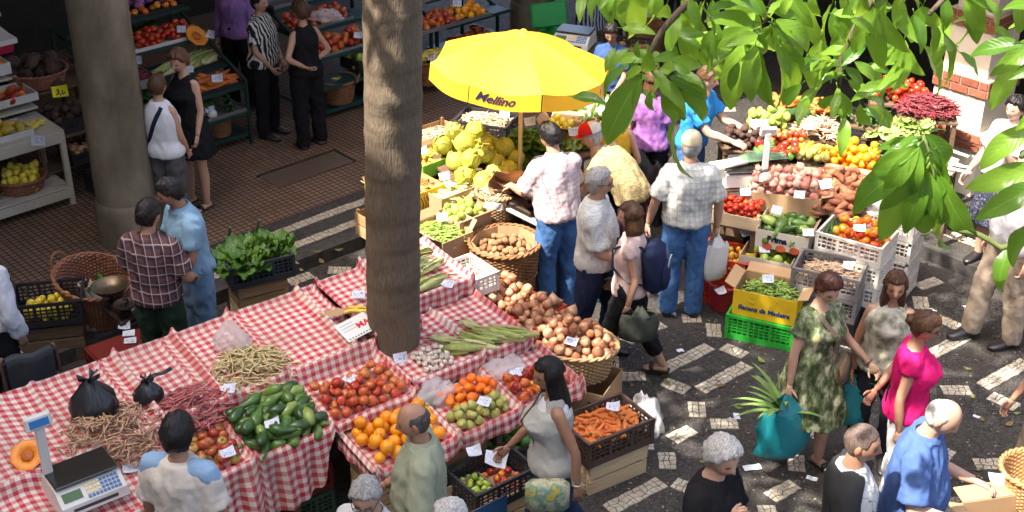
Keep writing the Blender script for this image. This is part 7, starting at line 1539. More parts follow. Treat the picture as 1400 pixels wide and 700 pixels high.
def leaf_mat():
    nt = lnt; N = lN; tc = N.new('ShaderNodeTexCoord'); sp = N.new('ShaderNodeSeparateXYZ'); L_(nt, tc.outputs['UV'], sp.inputs[0]); oi = N.new('ShaderNodeObjectInfo')
    x = mth(nt, 'ABSOLUTE', mth(nt, 'SUBTRACT', sp.outputs[0], .5)); vein = mth(nt, 'FRACT', mth(nt, 'SUBTRACT', mth(nt, 'MULTIPLY', sp.outputs[1], 9), mth(nt, 'MULTIPLY', x, 5.)))
    vl = mth(nt, 'LESS_THAN', vein, .09); mid = mth(nt, 'LESS_THAN', x, .022); ln = mth(nt, 'MAXIMUM', mth(nt, 'MULTIPLY', vl, .5), mid)
    c = mixc(nt, oi.outputs['Random'], (.045, .135, .012), (.25, .42, .045)); c = mixc(nt, mth(nt, 'MULTIPLY', noisen(nt, 9, tc.outputs['Object']), .5), c, (.07, .19, .015)); c = mixc(nt, mth(nt, 'MULTIPLY', ln, .45), c, (.26, .40, .08)); L_(nt, c, lb.inputs['Base Color'])
    bumpn(nt, mth(nt, 'ADD', mth(nt, 'MULTIPLY', mth(nt, 'PINGPONG', vein, .5), .8), mth(nt, 'MULTIPLY', ln, -.4)), .2, .006)
    tr = N.new('ShaderNodeBsdfTranslucent'); ms = N.new('ShaderNodeMixShader'); ms.inputs[0].default_value = .45; L_(nt, mixc(nt, .6, c, (.40, .58, .04)), tr.inputs[0]); L_(nt, lb.outputs[0], ms.inputs[1]); L_(nt, tr.outputs[0], ms.inputs[2]); L_(nt, ms.outputs[0], N['Material Output'].inputs[0])
leaf_mat()
def leaf_mesh(kind, seed):
    q = random.Random(seed); b = B(); nv = 13; bend = q.uniform(.25, .8); tw = q.uniform(-.25, .25)
    def blade(rot, L, W):
        Mx = Matrix.Rotation(rot, 3, 'Z')
        def fn(u, v):
            x = (u - .5) * 2; s = v; w_ = W * math.sin(math.pi * min(1, s * .97 + .015)) ** .8 * (1.15 - .3 * s); a = bend * s * s
            return Mx @ Vector((x * w_ + tw * .1 * s, L * s * math.cos(a * .7), 0)) + Vector((0, 0, -math.sin(a) * s * L * .75 + .07 * abs(x) * w_ / .2 + .018 * math.sin(s * 14 + seed) * x * x))
        b.grid(fn, 5, nv, uv=lambda u, v: (u, v))
    if kind == 0: blade(0, 1., .165)
    else: blade(0, 1., .12); blade(.42, .8, .10); blade(-.42, .82, .10)
    b.tube([(0, -.16, .03), (0, -.07, .015), (0, .01, 0)], [.012, .010, .008], 5)
    return b.mesh('leaf', LEAFM, 180)
LEAVES = [leaf_mesh(0, k) for k in range(5)]; LOBED = [leaf_mesh(1, k + 20) for k in range(3)]
def crown_mesh(center, rad, n, size, seed, cond=None, flat=.6):
    q = random.Random(seed); V_ = []; F = []; cl = []
    for k in range(max(12, n // 26)):
        while True:
            d = Vector((q.uniform(-1, 1), q.uniform(-1, 1), q.uniform(-1, 1)))
            if .25 < d.length < 1: break
        cl.append(center + Vector((d.x * rad, d.y * rad, d.z * rad * flat)))
    b = B()
    for k in range(n):
        c = cl[q.randrange(len(cl))]; p = c + Vector((q.gauss(0, .26), q.gauss(0, .26), q.gauss(0, .16)))
        if cond and not cond(p): continue
        a = q.uniform(0, 6.28); e = q.uniform(-.9, .15); d = Vector((math.cos(a) * math.cos(e), math.sin(a) * math.cos(e), math.sin(e))); sd = d.cross(Vector((0, 0, 1))).normalized(); s = size * q.uniform(.7, 1.25); nn = sd.cross(d)
        pts = [p, p + d * s * .45 + sd * s * .2 + nn * .03, p + d * s, p + d * s * .45 - sd * s * .2 + nn * .03, p + d * s * .5 - nn * .02]
        b.add(pts, [(0, 1, 4), (1, 2, 4), (2, 3, 4), (3, 0, 4)])
    return b.mesh('crown', CROWNM, 180)
CROWNM = mat('crown_leaf', [(.03, .09, .01), (.07, .16, .02), (.12, .24, .03)], .5, ns=3, nw=.6, transl=.35)
# ================================================================== the people of the market
BLK = fab('black', (.012, .012, .014), .9); SHK = mat('shoe_black', (.02, .018, .018), .35); SHB = mat('shoe_brown', (.09, .045, .025), .4); JEAN = fab('jeans', (.055, .13, .30), .85, .45); JEANL = fab('jeans_light', (.16, .26, .40), .85, .3); JEAND = fab('jeans_dark', (.02, .035, .075), .85, .3); NAVY = fab('navy', (.015, .02, .05)); DKTR = fab('charcoal', (.022, .022, .03))
def at_head(px, py, h, z0=0.): p = G(px, py, z0 + h * .99); return (p.x, p.y, z0)
S1, S2, S3_, S4 = (.44, .25, .165), (.50, .30, .21), (.36, .19, .12), (.30, .155, .095)
BRN = ('brown', (.075, .035, .016)); BLKH = ('black', (.010, .008, .008)); GREY = ('grey', (.30, .29, .28)); WHT = ('white', (.40, .385, .37)); AUB = ('auburn', (.07, .022, .014)); LBR = ('light_brown', (.075, .034, .018))
P = {}
P['tank'] = person('woman in black sleeveless top and trousers with a hand on her hip', at_head(412, 8, 1.60, KH), 130, 1.60, 'f', S1, 'thick', BRN, dict(m=BLK, sleeve='none', hem=-.05), dict(m=BLK, loose=.02), SHK, la=((-.55, -.35, -.8), (.75, -.1, -.5)), ra=((.5, -.2, -.9), (-.8, .15, -.5)), z0=KH, sandals=True, seed=1, head=(20, .1))
STRP = stripes('shirt_bold_stripe', (.02, .02, .025), [('X', .036, .45, 0, (.62, .60, .56), 1.)])
P['strip'] = person('woman in black and white striped shirt facing the black-clad woman', at_head(352, -6, 1.62, KH), 340, 1.62, 'f', S1, 'short', BLKH, dict(m=STRP, sleeve='short', hem=-.1, loose=.025), dict(m=BLK), SHK, la=((-.2, .15, -1), (.25, .55, -.8)), ra=((.2, .1, -1), (-.2, .6, -.75)), z0=KH, build=1.12, seed=2, belly=.02)
P['purp'] = person('woman in plain lilac long top behind the striped shirt', at_head(314, -46, 1.70, KH), 250, 1.70, 'f', S1, 'bob', BRN, dict(m=fab('lilac', (.27, .14, .36)), sleeve='long', hem=-.1), dict(m=BLK), SHK, z0=KH, seed=3)
P['white'] = person('woman in white sleeveless blouse with a blue shoulder strap', at_head(213, 109, 1.58, KH), 70, 1.58, 'f', S1, 'short', BRN, dict(m=fab('white_blouse', (.62, .62, .66)), sleeve='none', hem=-.08, loose=.027, flare=.0, amp=.005), dict(m=fab('grey_trousers', (.085, .08, .085))), SHK, z0=KH, seed=4, ra=((.2, .1, -1), (-.1, .5, -.85)), la=((-.15, 0, -1), (0, .5, -.9)), build=1.08)
strap(P['white'], 'shoulder_strap', '', '', 1, .1, .92, NAVY, .022)
P['bdress'] = person('curly-haired woman in black sleeveless dress raising her hand', at_head(247, 72, 1.62, KH), 235, 1.62, 'f', S2, 'curly', ('curly_brown', (.12, .055, .03)), dict(m=BLK, sleeve='none', hem=.0, hem_z=.62, sflare=.07, neck=.92), None, SHK, z0=KH, sandals=True, seed=5, la=((-.15, .0, -1), (-.1, .4, -.9)), ra=((.15, .3, -1), (-.3, .75, .45)), head=(10, .25), build=1.08, bust=.02)
PLD = stripes('shirt_dark_plaid', (.12, .06, .062), [('A', .08, .42, .3, (.035, .025, .045), .7), ('Z', .08, .40, .5, (.035, .025, .045), .65), ('A', .08, .11, 0, (.46, .34, .32), .8), ('Z', .08, .11, .2, (.46, .34, .32), .8)])
P['check'] = person('man in dark plaid shirt and green trousers seen from behind', at_head(198, 284, 1.70), 75, 1.70, 'm', S3_, 'short', BLKH, dict(m=PLD, sleeve='short', hem=-.08, loose=.028, slen=.8, collar=True), dict(m=fab('bottle_green', (.018, .035, .022))), SHK, seed=6, la=((-.35, .12, -1), (.2, .8, -.5)), ra=((.4, .1, -1), (-.3, .8, -.4)), head=(-15, .15), build=1.1)
P['blue'] = person('man in light blue shirt and pale jeans leaning towards the plaid shirt', at_head(252, 244, 1.72), 215, 1.72, 'm', S3_, 'short', BLKH, dict(m=fab('sky_shirt', (.22, .36, .50), .8, .2), sleeve='short', hem=-.02, collar=True, loose=.022), dict(m=JEANL), SHB, seed=7, la=((-.15, .2, -1), (.1, .6, -.7)), ra=((.15, .25, -1), (-.2, .7, -.6)), head=(-20, .3), lean=.18)
P['edge'] = person('man in white long-sleeved shirt beside the crate of lemons', at_head(-42, 318, 1.72), 70, 1.72, 'm', S3_, 'short', BLKH, dict(m=fab('white_shirt', (.55, .56, .6)), sleeve='long', hem=-.03, loose=.03), dict(m=BLK), SHK, seed=8, ra=((.25, -.1, -1), (.0, .3, -1)))
PPK = stripes('shirt_pink_plaid', (.66, .58, .58), [('A', .042, .14, 0, (.30, .13, .19), .6), ('Z', .042, .14, .2, (.30, .13, .19), .6), ('A', .042, .4, .5, (.55, .40, .42), .5), ('Z', .042, .4, .6, (.55, .40, .42), .5)])
P['vend'] = person('man in pale pink plaid shirt and jeans at the balance scale', at_head(765, 182, 1.72), 120, 1.72, 'm', S1, 'short', BLKH, dict(m=PPK, sleeve='short', hem=-.02, loose=.03, slen=.85, collar=True), dict(m=JEAN), SHK, seed=9, lean=.22, la=((-.25, .45, -.9), (.1, .9, -.2)), ra=((.25, .3, -1), (-.2, .9, -.3)), head=(15, .3), build=1.12, belly=.02)
PTN = stripes('shirt_tan_check', (.52, .42, .22), [('A', .022, .25, 0, (.28, .19, .08), .6), ('Z', .022, .25, .2, (.28, .19, .08), .6)])
hp = G(866, 265, .95); P['redcap'] = person('man in tan checked shirt and red cap bending over the vegetables', (hp.x, hp.y, 0), 160, 1.68, 'm', S2, 'thin', GREY, dict(m=PTN, sleeve='short', hem=-.04, loose=.03), dict(m=fab('plum', (.05, .018, .03))), SHK, seed=10, lean=1.05, la=((-.1, .5, -1), (0, .6, -.7)), ra=((.1, .5, -1), (0, .7, -.6)), head=(0, -.2), build=1.1)
def cap(pp, label, cols, s=1., brim=True):
    t = thing('cap', label, 'cap'); t.matrix_world = pp.MW @ pp.HM; r = .1
    for k, (m, a0_, a1_) in enumerate(cols):
        b = B(); b.grid(lambda u, v: Vector((math.cos(a0_ + (a1_ - a0_) * u) * .088 * math.cos(v * 1.55) ** .7, math.sin(a0_ + (a1_ - a0_) * u) * .112 * math.cos(v * 1.55) ** .7 - .003, .045 + .092 * math.sin(v * 1.55))), 14, 8); link('crown_panel', b.mesh('cap', m, 180), t)
    if brim:
        b = B(); b.grid(lambda u, v: Vector(((u - .5) * .16 * (1 - .25 * v), .095 + .075 * v * (1 - (2 * u - 1) ** 2 * .5) - .05 * (2 * u - 1) ** 2, .052 - .02 * v - .012 * (2 * u - 1) ** 2)), 9, 5); link('brim', b.mesh('brim', cols[0][0], 180), t)
RC = fab('cap_red', (.60, .02, .02)); WC = fab('cap_white', (.66, .64, .6)); cap(P['redcap'], 'red and white cap on the bending man', [(RC, -.75, 3.6), (WC, 3.6, 5.53)])
WCK = stripes('shirt_white_check', (.62, .62, .60), [('A', .02, .2, 0, (.30, .32, .34), .5), ('Z', .02, .2, .2, (.30, .32, .34), .5)])
P['motion'] = person('grey-haired man in white checked shirt and dark trousers striding past the scale', at_head(817, 234, 1.74), 350, 1.74, 'm', S1, 'short', GREY, dict(m=WCK, sleeve='short', hem=-.05, loose=.032, slen=.85, collar=True), dict(m=NAVY), SHK, seed=11, ll=((-.05, .32, -1), (0, -.05, -1)), rl=((.05, -.18, -1), (0, -.45, -1)), la=((-.2, .0, -1), (-.05, .4, -.9)), ra=((.15, .25, -1), (-.05, 1, -.15)), build=1.1, belly=.02)
P['back'] = person('woman in pale pink top with navy backpack walking past the onions', at_head(866, 281, 1.58), 165, 1.58, 'f', S1, 'bob', BRN, dict(m=fab('pale_pink', (.60, .44, .40)), sleeve='cap', hem=-.06), dict(m=BLK, len=.86, loose=.014), SHK, seed=12, ll=((-.05, .35, -1), (0, .05, -1)), rl=((.05, -.22, -1), (0, -.6, -1)), la=((-.2, -.25, -1), (-.02, .2, -1)), ra=((.2, .15, -1), (0, .5, -.8)), sandals=True, head=(10, .05))
CHK = stripes('shirt_blue_white_check', (.62, .62, .58), [('A', .05, .10, 0, (.16, .20, .26), .65), ('Z', .05, .10, .2, (.16, .20, .26), .65), ('A', .05, .35, .4, (.45, .45, .42), .5), ('Z', .05, .35, .5, (.45, .45, .42), .5)])
P['capm'] = person('man in white checked shirt and jeans carrying a white plastic bag', at_head(946, 190, 1.70), 85, 1.70, 'm', S1, 'thin', GREY, dict(m=CHK, sleeve='short', hem=-.03, loose=.03, slen=.85, collar=True), dict(m=JEAN, loose=.018), SHK, seed=13, la=((-.42, -.1, -1), (-.2, .25, -1)), ra=((.38, .0, -1), (.02, .15, -1)), build=1.12, belly=.02)
cap(P['capm'], 'tan flat cap on the man with the white bag', [(fab('cap_tan', (.50, .42, .28)), 0, 6.3)])
P['bluet'] = person('man in bright blue shirt reaching over the yams', at_head(952, 92, 1.70), 330, 1.70, 'm', S2, 'short', BRN, dict(m=fab('bright_blue', (.03, .22, .55)), sleeve='short', hem=-.05), dict(m=JEAN), SHK, seed=14, la=((-.1, .6, -.8), (.1, 1, -.2)), ra=((.1, .6, -.8), (-.1, 1, -.2)), lean=.25)
P['bluew'] = person('black-haired woman in blue top looking down beyond the umbrella', at_head(838, 34, 1.56), 250, 1.56, 'f', S3_, 'thick', BLKH, dict(m=fab('blue_top', (.04, .08, .20)), sleeve='short', hem=-.05), dict(m=BLK), SHK, seed=15, head=(10, .4), la=((-.15, .3, -1), (.1, .9, -.3)), ra=((.15, .3, -1), (-.1, .9, -.3)))
P['purpw'] = person('woman in purple patterned top beside the leaves', at_head(893, 100, 1.60), 80, 1.60, 'f', S2, 'bob', BRN, dict(m=mat('purple_print', [(.10, .04, .16), (.24, .10, .30), (.42, .2, .34)], .8, ns=16, nw=.8), sleeve='short', hem=-.1, loose=.03), dict(m=BLK), SHK, seed=16)
P['yelw'] = person('dark-haired woman in yellow and black top carrying a black bag', at_head(842, 141, 1.56), 60, 1.56, 'f', S1, 'short', BRN, dict(m=mat('mustard', (.60, .36, .03), .8), sleeve='none', hem=-.02), dict(m=BLK), SHK, seed=17, lean=.2, ra=((.35, .1, -1), (.0, .2, -1)), head=(0, .2))
FLR = mat('leaf_print_dress', [(.025, .035, .018), (.05, .07, .03), (.13, .16, .075), (.34, .34, .25), (.4, .28, .04)], .8, ns=11, nw=1., stretch=(1.6, 1.6, .8), bump=.3, bs=20)
P['green'] = person('woman in leaf-print dress carrying a teal plastic bag of plants', at_head(1127, 376, 1.63), 305, 1.63, 'f', S2, 'thick', AUB, dict(m=FLR, sleeve='short', slen=.5, hem=.0, hem_z=.50, sflare=.06, neck=.92, loose=.022, amp=.011), None, SHK, seed=18, sandals=True, ra=((.32, .05, -1), (.15, .1, -1)), la=((-.35, .35, -.9), (-.25, .75, -.6)), ll=((-.05, .22, -1), (0, -.05, -1)), rl=((.05, -.2, -1), (0, -.45, -1)), head=(-15, .35), build=1.1, bust=.025)
PRN = mat('cream_print', [(.06, .06, .045), (.25, .24, .18), (.52, .5, .42), (.58, .56, .48)], .8, ns=9, nw=1., bump=.3)
P['brown'] = person('brown-haired woman in cream printed sleeveless top between two women', at_head(1226, 377, 1.60), 255, 1.60, 'f', S3_, 'fall', LBR, dict(m=PRN, sleeve='none', hem=-.08, neck=.94, loose=.022), dict(m=DKTR), SHK, seed=19, head=(5, .1), la=((-.2, .05, -1), (-.05, .4, -1)), bust=.006)
P['pink'] = person('woman in bright pink top and white trousers holding her wrist behind', at_head(1259, 433, 1.60), 345, 1.60, 'f', S3_, 'bunhair', LBR, dict(m=fab('hot_pink', (.60, .012, .13), .7), sleeve='cap', hem=-.1, neck=.94, loose=.022), dict(m=fab('white_trousers', (.58, .56, .55))), SHK, seed=20, la=((-.35, -.3, -.9), (.45, -.45, -.6)), ra=((.3, -.2, -1), (.1, .1, -1)), head=(-5, .25), bust=.03, build=1.1)
strap(P['pink'], 'belt_strap', '', '', -1, .0, .25, BLK, .022)
P['polo'] = person('balding white-haired man in blue polo shirt reading a paper slip', at_head(1264, 547, 1.74), 335, 1.74, 'm', S2, 'thin', WHT, dict(m=fab('polo_blue', (.07, .125, .30), .85, .2), sleeve='short', hem=-.1, loose=.03, collar=True, slen=.85), dict(m=fab('stone', (.3, .27, .22))), SHK, seed=21, la=((-.3, .25, -1), (.1, 1, -.15)), ra=((.42, .15, -1), (-.15, 1, -.1)), head=(0, .45), lean=.12, build=1.18, belly=.05)
RAG = stripes('raglan_white_stripe', (.60, .60, .60), [('A', .035, .10, 0, (.12, .12, .14), .8), ('A', 1.0, .18, .09, (.045, .045, .05), .0)])
P['shav'] = person('shaven-headed man in white striped shirt with charcoal sleeves', at_head(1174, 590, 1.74), 345, 1.74, 'm', S3_, 'shaved', ('stubble', (.12, .085, .07)), dict(m=RAG, sleeve='none', hem=-.1, loose=.022), dict(m=JEAND), SHK, seed=22, head=(-5, .1))
b = B(); pp_ = P['shav']
for sg in (-1, 1):
    sh, el, wr = pp_.arms[sg]; limb(b, [pp_.spine(.9)[0] + Vector((sg * .06, 0, .0)), sh, sh.lerp(el, .5), sh.lerp(el, .85)], [.075, .077, .074, .074])
Rg = pp_.trings(.0, .98, .024); loft(b, [(c - y * .05, x, y, rx * 1.02, ry * .72) for c, x, y, rx, ry in Rg], 22); queue(b, 'raglan_back', fab('charcoal_knit', (.035, .035, .037)), pp_.t, .016, 4, .006)
P['grey'] = person('silver-haired man in black t-shirt with his hand on his chin', at_head(980, 605, 1.74), 320, 1.74, 'm', S2, 'thick', ('silver', (.42, .41, .40)), dict(m=BLK, sleeve='short', hem=-.08, loose=.022), dict(m=JEAND), SHK, seed=23, ra=((.15, .35, -1), (-.25, .45, .85)), la=((-.1, .3, -1), (.8, .55, .15)), head=(-15, .25), curl=.8)
P['walk'] = person('black-haired woman in grey tank top reaching into the fruit crate', at_head(757, 494, 1.64), 190, 1.64, 'f', S4, 'long', BLKH, dict(m=fab('grey_tank', (.36, .36, .34)), sleeve='none', hem=-.16, neck=.80, loose=.026, amp=.006), dict(m=JEAND), SHK, seed=24, ra=((.15, .35, -.9), (.0, .7, -.75)), la=((-.3, -.35, -.9), (-.1, -.05, -1)), ll=((-.05, .34, -1), (0, -.02, -1)), rl=((.05, -.25, -1), (0, -.5, -1)), head=(10, .15), bust=.025)
b = B(); loft(b, P['walk'].trings(.66, .91, .006), 20); queue(b, 'undershirt', fab('white_cotton', (.62, .61, .64)), P['walk'].t, .014, 3, .003)
P['bald'] = person('bald man in sage green polo shirt passing the oranges', at_head(573, 561, 1.68), 185, 1.68, 'm', S3_, 'thin', ('dark_grey', (.07, .06, .055)), dict(m=fab('sage', (.27, .29, .21), .85, .15), sleeve='short', hem=-.1, loose=.03, slen=.9, collar=True), dict(m=fab('khaki_dk', (.12, .1, .07))), SHK, seed=25, la=((-.42, .12, -1), (.1, .95, -.35)), ra=((.3, .1, -1), (-.05, .8, -.5)), build=1.1, belly=.03, head=(0, .2))
P['gr2'] = person('grey-haired man with glasses in front of the wooden crates', at_head(505, 657, 1.66), 245, 1.66, 'm', S1, 'short', GREY, dict(m=fab('pale_stripe', (.5, .5, .5)), sleeve='short', hem=-.05, collar=True), dict(m=DKTR), SHK, seed=26, head=(20, .3))
P['gr3'] = person('white-haired person whose head shows below the sage shirt', at_head(617, 693, 1.60), 200, 1.60, 'm', S1, 'short', ('pale_grey', (.42, .41, .4)), dict(m=fab('cream', (.5, .46, .4)), sleeve='short', hem=-.05), dict(m=DKTR), SHK, seed=27)
P['tee'] = person('dark-haired man in white t-shirt with light blue shoulders', at_head(238, 583, 1.68), 75, 1.68, 'm', S3_, 'thick', BLKH, dict(m=fab('white_tee', (.60, .54, .47)), sleeve='short', hem=-.05, loose=.028, slen=.8), dict(m=JEAND), SHK, seed=28, head=(0, .1), build=1.08)
b = B(); pp_ = P['tee']
for sg in (-1, 1):
    sh, el, wr = pp_.arms[sg]; c0, _ = pp_.spine(.93); limb(b, [c0 + Vector((sg * .05, -.015, .005)), (c0 + sh) / 2 + Vector((0, -.01, .015)), sh + Vector((sg * .02, -.005, .02)), sh.lerp(el, .3) + Vector((sg * .012, 0, .01))], [.050, .067, .069, .067])
queue(b, 'shoulder_panel', fab('light_blue_panel', (.25, .38, .55)), pp_.t, .014, 3, .003)
P['redge'] = person('person in long brown dress beside the honey-coloured basket', at_head(1478, 430, 1.66), 200, 1.66, 'f', S3_, 'bob', BRN, dict(m=fab('umber', (.07, .055, .04)), sleeve='short', hem=0., hem_z=.2, sflare=.05), None, SHK, seed=29, ra=((.2, .3, -.9), (.1, .5, -.8)))
P['wblou'] = person('dark-haired woman in white blouse and navy skirt by the brick-banded pillar', at_head(1392, 138, 1.62, KH), 215, 1.62, 'f', S2, 'thick', BLKH, dict(m=fab('white_cotton', (.62, .61, .64)), sleeve='short', hem=-.02, loose=.03), dict(kind='skirt', m=mat('navy_dots', [(.012, .014, .03), (.02, .022, .045), (.25, .25, .28)], .8, ns=60, nw=.75), hem=.45, flare=.06), SHK, z0=KH, seed=30, ra=((.3, .2, -.9), (.1, .6, -.7)), la=((-.1, .5, -.9), (.2, .6, .8)), build=1.15)
P['beige'] = person('man in white shirt and beige trousers striding along the right kerb', at_head(1412, 212, 1.76), 195, 1.76, 'm', S2, 'short', BLKH, dict(m=fab('white_linen', (.64, .63, .64)), sleeve='short', hem=-.1, loose=.035), dict(m=fab('beige', (.34, .27, .2)), loose=.022), SHK, seed=31, ll=((-.05, -.05, -1), (0, -.1, -1)), rl=((.05, .34, -1), (0, .12, -1)), belly=.03, build=1.1)
p_ = G(870, 62, 0); P['wtr'] = person('person in white trousers at the far end of the market', (p_.x, p_.y, 0), 95, 1.66, 'f', S1, 'bob', BRN, dict(m=BLK, sleeve='short', hem=-.05), dict(m=fab('white_jeans', (.62, .6, .58))), SHK, seed=32)
p_ = G(808, 70, 0); P['zeb'] = person('person in blue striped skirt at the far end of the market', (p_.x, p_.y, 0), 250, 1.62, 'f', S1, 'bob', BRN, dict(m=NAVY, sleeve='short'), dict(kind='skirt', m=stripes('zebra_skirt', (.5, .52, .6), [('A', .05, .5, 0, (.03, .05, .14), 1.)], wob=.05), hem=.35, flare=.05), SHK, seed=33)
p_ = G(838, 78, 0); P['rose'] = person('person in crimson top at the far end of the market', (p_.x, p_.y + 1.2, 0), 280, 1.60, 'f', S1, 'short', BLKH, dict(m=fab('crimson_top', (.28, .02, .06)), sleeve='short'), dict(m=DKTR), SHK, seed=34)
p_ = G(925, 70, 0); P['far'] = person('person in grey shirt behind the hanging leaves', (p_.x, p_.y + .4, 0), 260, 1.66, 'm', S1, 'short', BRN, dict(m=fab('far_grey', (.25, .24, .24)), sleeve='short'), dict(m=DKTR), SHK, seed=35)
flush_people()
# ------------------------------------------------------------------ things they carry
def carry_bag(top, label, m, w_, h, seed=0, name='carrier_bag', flat=.5, rz=0.):
    """bag hanging from a hand: two handles meeting at the top"""
    t = thing(name, label, 'bag', (top.x, top.y, top.z - h), rz); b = B()
    prof = [(.3, 0), (.75, .01), (.95, .08), (1., .25), (.98, .5), (.9, .68), (.78, .78)]
    def fn(r, z, a): d = Vector((math.cos(a), math.sin(a), z * 2)); return r * w_ * (1 + .22 * fbm(d * 1.6 + Vector((seed, 0, 0)), 1.5, 4) + .14 * (abs(math.sin(a * 3.5 + seed + fbm(d) * 2)) - .5) * z), z * h * (1 + .04 * math.sin(a * 3 + seed))
    b.lathe(prof, 36, fn=fn, sy=flat, closed=True); b.f.append(tuple(range(35, -1, -1))); b.m.append(0); link('sack', b.mesh('sack', m, 180), t)
    for s_ in (-1, 1):
        b = B(); b.grid(lambda u, v: Vector(((u - .5) * w_ * 1.1 * (1 - .8 * v), s_ * (flat * w_ * .72 * (1 - v) + .006), h * (.74 + .26 * v) + .01 * math.sin(u * 8))), 6, 7); link('handle', b.mesh('handle', m, 180), t)
    return t
rh = P['green'].rh; q_ = rh + Vector((-.02, -.03, -.05)); tb_ = carry_bag(q_, 'bulging teal plastic bag with long green leaves sticking out', TEALB, .20, .52, 3, rz=.3)
AGV = mat('strap_leaf', [(.10, .20, .04), (.2, .33, .08), (.4, .46, .2)], .5, ns=6, nw=.5, transl=.2); pl = thing('plant', 'bunch of long strap leaves sticking out of the teal bag', 'plant', q_ + Vector((0, 0, -.18)))
for k in range(17):
    q = random.Random(k); az = q.uniform(1.6, 4.6) if k < 13 else q.uniform(0, 6); L = q.uniform(.30, .46); b = B(); tl = q.uniform(.25, 1.0)
    b.grid(lambda u, v: Matrix.Rotation(az, 3, 'Z') @ Vector((L * v * math.sin(tl + v * .5), (u - .5) * .035 * (1 - v) ** .6 * (1 + v), L * v * math.cos(tl + v * .55) + .006 * abs(u - .5))), 3, 9); link('leaf', b.mesh('leaf', AGV, 180), pl)
lh = P['green'].lh
t = carry_bag(P['brown'].MW @ (P['brown'].rh_l + Vector((0, .02, -.05))), 'dim teal bag of greens held by the brown-haired woman', TEALB, .14, .4, 6)
b = B()
for k in range(9):
    q = random.Random(k + 50); az = q.uniform(0, 6.3); L = q.uniform(.2, .34); tl = q.uniform(.3, 1.1); b.grid(lambda u, v: Matrix.Rotation(az, 3, 'Z') @ Vector((L * v * math.sin(tl + v * .6), (u - .5) * .03 * (1 - v) ** .5, L * v * math.cos(tl + v * .6))), 3, 7)
tag(link('plant', b.mesh('greens', DARKG, 180), None, Vector(t.location) + Vector((0, 0, .33))), 'dark green leaves in the brown-haired woman\'s bag', 'plant')
STRP_T = fab('taupe_canvas', (.22, .17, .115)); gp_ = P['green']; hb_ = thing('handbag', 'taupe shoulder bag worn across the leaf-print dress', 'bag'); hb_.matrix_world = gp_.MW
strap(gp_, 'strap', '', '', 1, .0, .9, STRP_T, .02, hb_, 'f')
c, x, y, rx, ry = gp_.trings(-.02, 0, .03)[0]; b = B(); b.box(c + Vector((-.17, .12, -.02)), (.24, .10, .19), (.1, .15, .5), bev=.035); link('pouch', b.mesh('pouch', STRP_T, 60), hb_)
b = B(); b.box(c + Vector((-.12, .175, .02)), (.16, .02, .10), (.2, .15, .5), bev=.008); link('pouch_flap', b.mesh('flap', fab('tan_leather', (.38, .24, .13)), 60), hb_)
def glasses(pp, label, up=.0, dark=True):
    t = thing('sunglasses' if dark else 'glasses', label, 'glasses'); t.matrix_world = pp.MW @ pp.HM @ Matrix.Translation((0, -.035 if up else 0, up)) @ Matrix.Rotation(.9 if up else 0, 4, 'X'); fm = mat('glasses_frame', (.03, .03, .035), .3); lm = mat('dark_lens' if dark else 'clear_lens', (.02, .02, .025) if dark else (.5, .5, .5), .1, alpha=1 if dark else .25)
    for s_ in (-1, 1):
        b = B(); b.tube([(s_ * .033 + .024 * math.cos(a * .524), .094, .004 + .017 * math.sin(a * .524)) for a in range(13)], .0025, 5); fr_ = link('rim', b.mesh('rim', fm, 180), t); b = B(); b.lathe([(.023, 0), (.023, .001)], 14, sy=.7); link('lens', b.mesh('lens', lm, 0), fr_, (s_ * .033, .094, .004), rot=(math.pi / 2, 0, 0))
        b = B(); b.tube([(s_ * .058, .09, .008), (s_ * .078, .04, .010), (s_ * .08, -.02, .002)], .0025, 5); link('temple', b.mesh('temple', fm, 180), t)
    b = B(); b.tube([(-.01, .1, .008), (.01, .1, .008)], .0025, 5); link('bridge', b.mesh('bridge', fm, 180), t)
glasses(P['green'], 'dark sunglasses pushed up on the leaf-print dress woman\'s hair', .055); glasses(P['pink'], 'thin glasses on the woman in the pink top', 0, False); glasses(P['motion'], 'thin glasses on the striding grey-haired man', 0, False); glasses(P['gr2'], 'thin glasses on the grey-haired man by the crates', 0, False)
carry_bag(P['capm'].rh + Vector((0, 0, -.06)), 'white plastic carrier bag hanging from the jeans man\'s hand', WHITEB, .13, .44, 9, rz=.4)
carry_bag(P['motion'].lh + Vector((.02, 0, -.05)), 'teal plastic bag swinging beside the striding man', TEALB, .13, .40, 12)
carry_bag(P['yelw'].rh + Vector((.0, 0, .30)), 'black plastic bag hanging from the yellow-topped woman\'s arm', PLBLK, .2, .55, 14)
